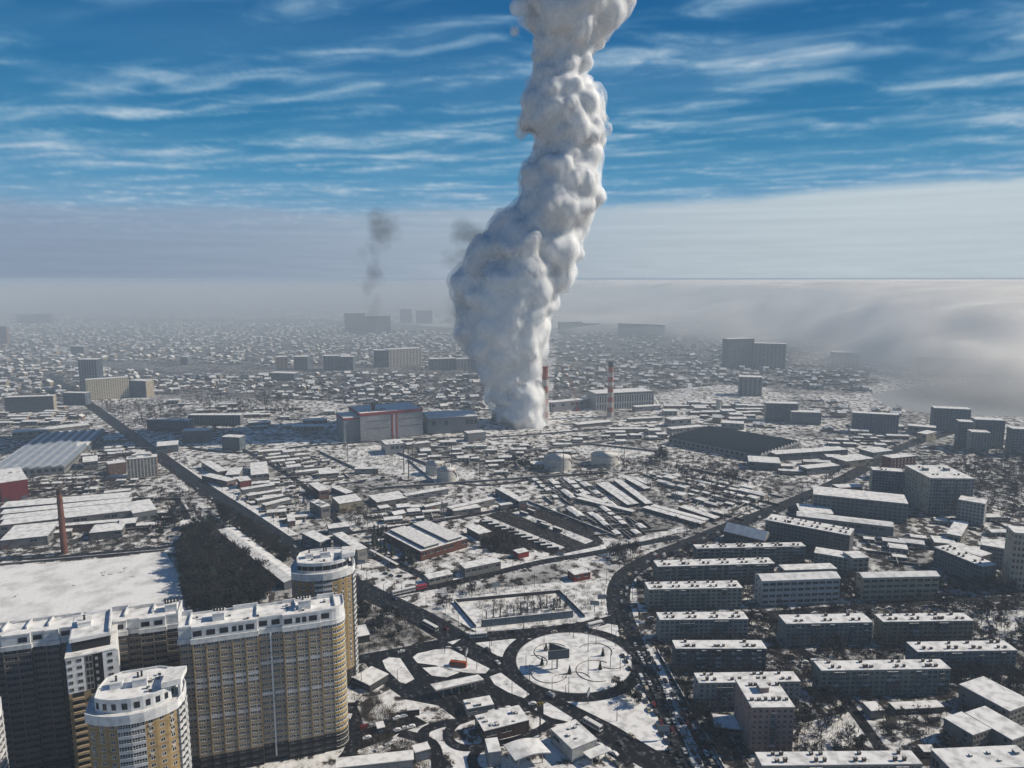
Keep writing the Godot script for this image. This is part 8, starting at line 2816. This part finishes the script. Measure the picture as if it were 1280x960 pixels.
func snow_banks() -> void:
	# ploughed heaps along the carriageways
	var s := Shape.new()
	var n := 7
	for k in n:
		for j in 5:
			var p := func(a: int, b: int) -> Vector3:
				var ang := TAU * a / n
				var t := b / 5.0
				var r := (1.0 - t) * (1.0 + 0.25 * sin(a * 2.7 + b))
				return Vector3(cos(ang) * r * 1.6, sqrt(t) * 0.7, sin(ang) * r)
			s.quad(p.call(k, j), p.call(k, j + 1), p.call(k + 1, j + 1), p.call(k + 1, j), Color(0.62, 0.62, 0.64))
	var where := []
	for r in road_lines:
		var pts: PackedVector2Array = r[0]
		if pts[0].length() > 1300.0 or r[1] < 6.5:
			continue
		for k in pts.size() - 1:
			var d := (pts[k + 1] - pts[k])
			var len_ := d.length()
			d = d.normalized()
			for q in int(len_ / 3.2):
				for side in [-1, 1]:
					if rng.randf() < 0.4:
						var at: Vector2 = pts[k] + d * (q * 3.2 + rng.randf() * 2.0) + Vector2(-d.y, d.x) * side * (r[1] / 2 + rng.randf_range(0.3, 1.4))
						if on_road(at.x, at.y, -0.2):
							continue
						where.push_back(Transform3D(Basis(Vector3.UP, atan2(-d.y, d.x) + rng.randf_range(-0.3, 0.3)).scaled(Vector3(rng.randf_range(0.5, 1.5), rng.randf_range(0.3, 0.9), rng.randf_range(0.3, 0.7))), Vector3(at.x, 0, at.y)))
	scatter("snow_heaps", [s.mesh()], M.snow, where, "ploughed snow heaped along the kerbs")


func roundabout() -> void:
	var c := Vector2(ROUND.x, ROUND.y)
	var r := ROUND.z
	var s := Shape.new()
	s.prism(circle(c.x, c.y, r), 0, 0.25, SNOW, Color(0.3, 0.3, 0.3))
	tag(obj("roundabout_island", s, M.snow), "", "", "", "structure")
	var kerb := Shape.new()
	for k in 72:
		var a := TAU * k / 72
		var b := TAU * (k + 1) / 72
		kerb.quad(Vector3(c.x + cos(a) * (r + 0.5), 0.3, c.y + sin(a) * (r + 0.5)), Vector3(c.x + cos(a) * r, 0.3, c.y + sin(a) * r), Vector3(c.x + cos(b) * r, 0.3, c.y + sin(b) * r), Vector3(c.x + cos(b) * (r + 0.5), 0.3, c.y + sin(b) * (r + 0.5)), Color(0.4, 0.4, 0.4))
		kerb.quad(Vector3(c.x + cos(b) * (r + 0.5), 0, c.y + sin(b) * (r + 0.5)), Vector3(c.x + cos(b) * (r + 0.5), 0.3, c.y + sin(b) * (r + 0.5)), Vector3(c.x + cos(a) * (r + 0.5), 0.3, c.y + sin(a) * (r + 0.5)), Vector3(c.x + cos(a) * (r + 0.5), 0, c.y + sin(a) * (r + 0.5)), Color(0.35, 0.35, 0.35))
	tag(obj("kerb", kerb, M.wall), "", "", "", "structure")
	# trodden curving paths edged with low clipped hedges
	for q in [[-0.45, 0.42, 0.30, 0.2, 3.6], [-0.36, -0.28, 0.32, 2.0, 5.6], [0.42, -0.30, 0.30, 3.6, 6.8], [0.36, 0.34, 0.34, 1.2, 5.4], [0.0, 0.62, 0.24, 3.4, 6.0], [-0.68, 0.05, 0.22, 4.4, 8.0], [0.66, 0.02, 0.26, 5.4, 8.6]]:
		var pts := PackedVector2Array()
		for k in 25:
			var a := lerpf(q[3], q[4], k / 24.0)
			pts.push_back(c + Vector2(q[0] * r + cos(a) * q[2] * r, q[1] * r + sin(a) * q[2] * r))
		var h := Shape.new()
		for k in 24:
			h.bar(Vector3(pts[k].x, 0.45, pts[k].y), Vector3(pts[k + 1].x, 0.45, pts[k + 1].y), 0.2, Color(0.2, 0.18, 0.15) * rng.randf_range(0.8, 1.2))
		tag(obj("clipped_hedge", h, M.needles), "low curved hedge on the roundabout, %s" % ["front left arc", "back left arc", "back right arc", "front right arc", "arc nearest the camera", "arc at the left rim", "arc at the right rim"][HEDGE], "hedge", "curved hedges on the roundabout")
		HEDGE += 1
	ring()
	for q in CONES:
		var o := copy(cone_proto(), "dark clipped cone tree on the roundabout, %s" % q[2], Vector3(q[0], 0.2, q[1]), rng.randf() * TAU)
		o.set_meta("category", "tree")
		o.set_meta("group", "clipped cone trees on the roundabout")
	cone_proto().free()
	three_sided_board()


func ring() -> void:
	var pts := circle(ROUND.x, ROUND.y, ROUND.z + 4.4, 72)
	pts.push_back(pts[0])
	tag(obj("ring_road", ribbon(pts, 8.6, 0.235, Color(0.14, 0.14, 0.15)), M.road), "", "", "", "structure")


var HEDGE := 0
var cone_o: Node3D
func cone_proto() -> Node3D:
	if cone_o == null:
		cone_o = Node3D.new()
		cone_o.name = "clipped_cone_tree"
		var s := Shape.new()
		s.cyl(0, 0, 0, 0.8, 0.12, 0.1, 5, Color(0.06, 0.05, 0.04))
		obj("trunk", s, M.bark, cone_o)
		var t := Shape.new()
		var rr := RandomNumberGenerator.new()
		rr.seed = 4
		for k in 320:
			var q := rr.randf()
			var a := rr.randf() * TAU
			var rad := (1.0 - q) * 1.15 + 0.08
			var p := Vector3(cos(a) * rad, 0.4 + q * 4.4, sin(a) * rad)
			var u := Vector3(-sin(a), 0, cos(a)) * 0.34
			var tone := rr.randf_range(0.6, 1.3)
			t.quad(p - u, p + Vector3(0, 0.5, 0) * rr.randf_range(0.6, 1.2), p + u, p + Vector3(cos(a) * 0.12, -0.35, sin(a) * 0.12), Color(0.03, 0.036, 0.024) * tone)
		obj("crown", t, M.needles, cone_o)
	return cone_o


# tall three-sided advertising board, open at the top, on one post
func three_sided_board() -> void:
	var o := thing("three_sided_billboard", "tall triangular billboard on one post in the middle of the roundabout", "billboard", Vector3(BOARD.x, 0.2, BOARD.y), deg_to_rad(10.0))
	landmark("the triangular billboard on the roundabout", BOARD.x, BOARD.y, 14)
	var steel := Color(0.10, 0.115, 0.13)
	var s := Shape.new()
	s.cyl(0, 0, 0, 9.4, 0.55, 0.45, 12, Color(0.3, 0.31, 0.32))
	obj("post", s, M.paint, o)
	var a := Vector3(-6.2, 0, 3.4)
	var b := Vector3(6.2, 0, 3.4)
	var c := Vector3(-3.4, 0, -6.6)
	var lo := 8.0
	var hi := 13.0
	for e in [[a, b], [b, c], [c, a]]:
		var p: Vector3 = e[0]
		var q: Vector3 = e[1]
		var f := edge_frame(Vector2(p.x, p.z), Vector2(q.x, q.z))
		var l := p.distance_to(q)
		var w := Shape.new()
		w.box(0, lo, -0.35, l, hi, 0.0, steel, true)
		var po := obj("panel", w, M.paint, o)
		po.transform = f
		var fr := Shape.new()
		fr.box(0, hi, -0.45, l, hi + 0.25, 0.1, Color(0.16, 0.17, 0.18), true)
		fr.box(0, lo - 0.25, -0.45, l, lo, 0.1, Color(0.16, 0.17, 0.18), true)
		for k in 7:
			fr.box(l * k / 6.0 - 0.1, lo, 0.0, l * k / 6.0 + 0.1, hi, 0.08, Color(0.13, 0.14, 0.155))
		obj("frame", fr, M.paint, o).transform = f
	var br := Shape.new()
	for e in [[a, b], [b, c], [c, a]]:
		br.bar(Vector3(e[0].x, lo, e[0].z), Vector3(0, lo + 1.0, 0), 0.2, Color(0.08, 0.085, 0.09))
		br.bar(Vector3(e[0].x, hi, e[0].z).lerp(Vector3(e[1].x, hi, e[1].z), 0.5), Vector3(0, lo + 1.2, 0), 0.15, Color(0.08, 0.085, 0.09))
	obj("brace", br, M.paint, o)


func canopy(label: String, corners: PackedVector2Array, y: float, thick: float, curved: bool, fascia: Color, pumps: int) -> void:
	var o := thing("station_canopy", label, "canopy", Vector3.ZERO)
	var s := Shape.new()
	var n := 8 if curved else 1
	for k in n:
		var t0 := float(k) / n
		var t1 := float(k + 1) / n
		var y0 := y + (sin(t0 * PI) * 1.3 if curved else 0.0)
		var y1 := y + (sin(t1 * PI) * 1.3 if curved else 0.0)
		var a := corners[0].lerp(corners[1], t0); var b := corners[0].lerp(corners[1], t1)
		var c := corners[3].lerp(corners[2], t1); var d := corners[3].lerp(corners[2], t0)
		s.quad(Vector3(d.x, y0 + thick, d.y), Vector3(a.x, y0 + thick, a.y), Vector3(b.x, y1 + thick, b.y), Vector3(c.x, y1 + thick, c.y), SNOW)
		s.quad(Vector3(a.x, y0, a.y), Vector3(d.x, y0, d.y), Vector3(c.x, y1, c.y), Vector3(b.x, y1, b.y), Color(0.3, 0.3, 0.3))
		s.quad(Vector3(d.x, y0, d.y), Vector3(d.x, y0 + thick, d.y), Vector3(c.x, y1 + thick, c.y), Vector3(c.x, y1, c.y), fascia)
		s.quad(Vector3(b.x, y1, b.y), Vector3(b.x, y1 + thick, b.y), Vector3(a.x, y0 + thick, a.y), Vector3(a.x, y0, a.y), fascia)
		if k == 0:
			s.quad(Vector3(a.x, y0, a.y), Vector3(a.x, y0 + thick, a.y), Vector3(d.x, y0 + thick, d.y), Vector3(d.x, y0, d.y), fascia)
		if k == n - 1:
			s.quad(Vector3(c.x, y1, c.y), Vector3(c.x, y1 + thick, c.y), Vector3(b.x, y1 + thick, b.y), Vector3(b.x, y1, b.y), fascia)
	obj("roof", s, M.snow, o)
	for k in 3:
		for side in [0.2, 0.8]:
			var t := (k + 0.5) / 3.0
			var p := corners[0].lerp(corners[1], t).lerp(corners[3].lerp(corners[2], t), side)
			var c := Shape.new()
			c.cyl(p.x, p.y, 0, y + 0.1 + (sin(t * PI) * 1.2 if curved else 0.0), 0.28, 0.28, 8, Color(0.35, 0.35, 0.35))
			obj("column", c, M.paint, o)
	var mid := (corners[0] + corners[1] + corners[2] + corners[3]) / 4
	occupy(mid.x, mid.y, 20, 12, 8)
	for k in pumps:
		var t := (k + 0.5) / pumps
		var p := corners[0].lerp(corners[1], t).lerp(corners[3].lerp(corners[2], t), 0.5)
		var u := thing("fuel_pump", "fuel pump under the %s, %s from its left end" % ["filling station canopy", ["first", "second", "third", "fourth"][k]], "fuel pump", Vector3(p.x, 0, p.y))
		var q := Shape.new()
		q.box(-0.6, 0, -0.35, 0.6, 1.9, 0.35, [Color(0.3, 0.05, 0.04), Color(0.35, 0.35, 0.35), Color(0.45, 0.33, 0.04), Color(0.3, 0.3, 0.3)][k])
		obj("body", q, M.paint, u)
		var g := Shape.new()
		g.box(-0.4, 1.2, 0.35, 0.4, 1.7, 0.38, Color(0.03, 0.03, 0.03))
		obj("display", g, M.glass, u)


func sign_mast() -> void:
	var o := thing("sign_mast", "tall black sign mast with box head and small yellow emblem beside the restaurant", "sign", Vector3(MAST.x, 0, MAST.y))
	var s := Shape.new()
	s.cyl(0, 0, 0, 15.0, 0.4, 0.35, 10, Color(0.03, 0.03, 0.032))
	obj("pole", s, M.paint, o)
	var b := Shape.new()
	b.box(-1.6, 13.2, -1.2, 1.6, 16.6, 1.2, Color(0.045, 0.04, 0.038), true)
	obj("sign_box", b, M.paint, o)
	var y := Shape.new()
	for k in 2:
		var x := -0.8 + k * 1.6
		for j in 6:
			var a0 := PI * j / 6
			var a1 := PI * (j + 1) / 6
			y.bar(Vector3(x + cos(a0) * 0.75, 16.7 + sin(a0) * 2.0, 0), Vector3(x + cos(a1) * 0.75, 16.7 + sin(a1) * 2.0, 0), 0.2, Color(0.62, 0.42, 0.03))
	obj("emblem", y, M.paint, o)


func pit_columns() -> void:
	for k in 13:
		var t := k / 12.0
		var p := PIT_A.lerp(PIT_B, t) + Vector2(0, rng.randf_range(-3, 3))
		var o := thing("concrete_column", "bare concrete column standing in the walled pit, %s from the left" % ["first", "second", "third", "fourth", "fifth", "sixth", "seventh", "eighth", "ninth", "tenth", "eleventh", "twelfth", "thirteenth"][k], "column", Vector3(p.x, 0, p.y), 0.1, "concrete columns in the walled pit")
		var s := Shape.new()
		s.box(-0.35, 0, -0.35, 0.35, rng.randf_range(6.5, 9.5), 0.35, Color(0.13, 0.12, 0.115))
		obj("shaft", s, M.wall, o)
		var c := Shape.new()
		c.box(-0.9, 0, -0.9, 0.9, 0.7, 0.9, Color(0.2, 0.2, 0.2))
		obj("footing", c, M.wall, o)


func field_litter() -> void:
	for k in FIELD_BITS.size() / 2:
		var o := thing("brushwood_heap", "dark brushwood heap lying on the white field, %s" % ["leftmost", "left of the middle cluster", "lowest of the cluster", "middle of the cluster", "right in the cluster", "topmost of the cluster", "rightmost", "nearest the flats", "far left one", "lone one near the grove"][k % 10], "heap", Vector3(FIELD_BITS[k * 2], 0, FIELD_BITS[k * 2 + 1]), k)
		var s := Shape.new()
		for q in 14:
			var a := Vector3(rng.randfn() * 1.2, 0.05, rng.randfn() * 0.6)
			s.bar(a, a + Vector3(rng.randfn() * 1.3, rng.randf() * 0.8, rng.randfn() * 0.5), 0.09, Color(0.09, 0.075, 0.06), 0.04, 3)
		obj("branches", s, M.bark, o)
		var t := Shape.new()
		t.cyl(0, 0, 0, 0.4, 1.4, 0.7, 9, SNOW)
		obj("snow_cap", t, M.snow, o)


func fog_banks() -> void:
	var lumps := FastNoiseLite.new()
	lumps.seed = 31
	lumps.noise_type = FastNoiseLite.TYPE_SIMPLEX_SMOOTH
	lumps.frequency = 0.0011
	lumps.fractal_octaves = 5
	lumps.fractal_gain = 0.5
	var root := thing("fog_bank_cloud", "bright bank of low fog over the river side of the town", "fog bank")
	root.set_meta("kind", "stuff")
	var nu := 170
	var nv := 110
	var m := steam_material(0.999, Color(0.98, 0.97, 0.95))
	m.vertex_color_use_as_albedo = true
	for layer in 8:
		var s := Shape.new()
		for v in nv + 1:
			for u in nu + 1:
				var az := deg_to_rad(lerpf(-44.0, 62.0, float(u) / nu))
				var dist := 1300.0 * pow(20.0, float(v) / nv)
				var x := sin(az) * dist
				var z := -cos(az) * dist
				# the near shore of the bank comes closer towards the right
				var right := smoothstep(-0.02, 0.62, az)
				var left := smoothstep(0.06, -0.4, az)
				var n := lumps.get_noise_2d(x * 0.8, z * 0.8)
				var shore := lerpf(lerpf(2900.0, 9000.0, left), 1350.0, right) + n * 450.0
				var rise := smoothstep(shore, shore + lerpf(2300.0, 1500.0, right), dist)
				var y := 20.0 + rise * (182.0 + 14.0 * right - 40.0 * left) + lumps.get_noise_2d(x * 1.7, z * 1.7) * 26.0 * (1.0 - rise * 0.7) - layer * (14.0 + 6.0 * rise)
				var thick := smoothstep(shore, shore + 700.0 + 260.0 * layer, dist) * clampf(0.85 + 0.7 * lumps.get_noise_2d(x * 2.0 + layer * 900.0, z * 2.0), 0.5, 1.0)
				s.v.push_back(Vector3(x, minf(y, 219.0 - layer * 4.0), z))
				s.n.push_back(Vector3.UP)
				s.c.push_back(Color(1, 1, 1, thick * (0.6 if layer < 7 else 0.97) * (1.0 - 0.75 * left)))
		for v in nv:
			for u in nu:
				var k := v * (nu + 1) + u
				if maxf(maxf(s.v[k].y, s.v[k + 1].y), maxf(s.v[k + nu + 1].y, s.v[k + nu + 2].y)) < 0.5:
					continue
				s.i.append_array(PackedInt32Array([k, k + nu + 1, k + nu + 2, k, k + nu + 2, k + 1]))
		for k in s.n.size():
			s.n[k] = Vector3.ZERO
		for k in range(0, s.i.size(), 3):
			var nn := (s.v[s.i[k + 2]] - s.v[s.i[k]]).cross(s.v[s.i[k + 1]] - s.v[s.i[k]])
			if nn.y < 0.0:
				nn = -nn
			for j in 3:
				s.n[s.i[k + j]] += nn
		for k in s.n.size():
			s.n[k] = s.n[k].normalized() if s.n[k].length() > 0.0 else Vector3.UP
		obj("fog_layer", s, m, root, "stuff")


# the air over the far town is thicker than over the near streets
func town_haze() -> void:
	for q in [[-720.0, 205.0, 0.00010], [-1250.0, 200.0, 0.00015], [-2100.0, 190.0, 0.0002]]:
		var m := FogMaterial.new()
		m.density = q[2]
		m.albedo = Color(0.93, 0.97, 1.0)
		var v := FogVolume.new()
		v.shape = RenderingServer.FOG_VOLUME_SHAPE_BOX
		v.size = Vector3(16000, q[1], 14000)
		v.position = Vector3(-7000.0 - q[0] * 0.1, q[1] / 2.0 - 1.0, q[0] - 7000.0)
		v.material = m
		v.name = numbered("haze_cloud")
		add_child(v)
		tag(v, "", "", "", "stuff")


# thin drifting smoke and small vents of steam
func smoke() -> void:
	for i in SMOKE.size() * 2 - 1:
		var q0: Array = SMOKE[i / 2].duplicate()
		var nx: Array = SMOKE[mini(i / 2 + 1, SMOKE.size() - 1)]
		if i % 2 == 1:
			if absf(nx[2] - q0[2]) > 1.0 or Vector2(nx[0] - q0[0], nx[1] - q0[1]).length() > 90.0:
				continue
			for j in 5:
				q0[j] = (q0[j] + nx[j]) / 2.0
		var m := FogMaterial.new()
		m.density = q0[5] * 0.42
		m.albedo = q0[6]
		for j in 5:
			var q: Array = q0.duplicate()
			var k := rng.randf_range(0.3, 0.75)
			q[0] += rng.randf_range(-0.4, 0.4) * q0[3]
			q[1] += rng.randf_range(-0.4, 0.4) * q0[4]
			q[2] += rng.randf_range(-0.3, 0.3) * q0[3]
			q[3] *= k
			q[4] *= k * rng.randf_range(0.7, 1.2)
			puff(q, m)


func puff(q: Array, m: FogMaterial) -> void:
		var v := FogVolume.new()
		v.shape = RenderingServer.FOG_VOLUME_SHAPE_ELLIPSOID
		v.size = Vector3(q[3], q[4], q[3] * 0.8)
		v.position = Vector3(q[0], q[1], q[2])
		v.rotation = Vector3(0, 0, rng.randf_range(-0.6, 0.6))
		v.material = m
		v.name = numbered("smoke_cloud")
		add_child(v)
		tag(v, "", "", "", "stuff")


func build_all() -> void:
	var g := Shape.new()
	g.quad(Vector3(-30000, 0, 2000), Vector3(-30000, 0, -30000), Vector3(30000, 0, -30000), Vector3(30000, 0, 2000), SNOW)
	tag(obj("ground", g, M.ground), "", "", "", "structure")
	make_tree_kinds()
	make_houses()
	make_sheds()
	lay_roads()
	front_complex()
	power_station()
	right_district()
	centre()
	left_side()
	far_blocks()
	roundabout()
	canopies()
	sign_mast()
	pit_columns()
	far_town()
	plants()
	traffic_and_lamps()
	undergrowth()
	snow_banks()
	field_litter()
	grow_trees()
	label_repeats(car_list, "cars and vans in the streets")
	label_repeats(lamp_list, "street lamps")
	label_repeats(shed_list, "storage sheds under snow")
	plume()
	fog_banks()
	town_haze()
	smoke()
	print("cars ", car_list.size(), " lamps ", lamp_list.size(), " sheds ", shed_list.size(), " nodes ", get_child_count())
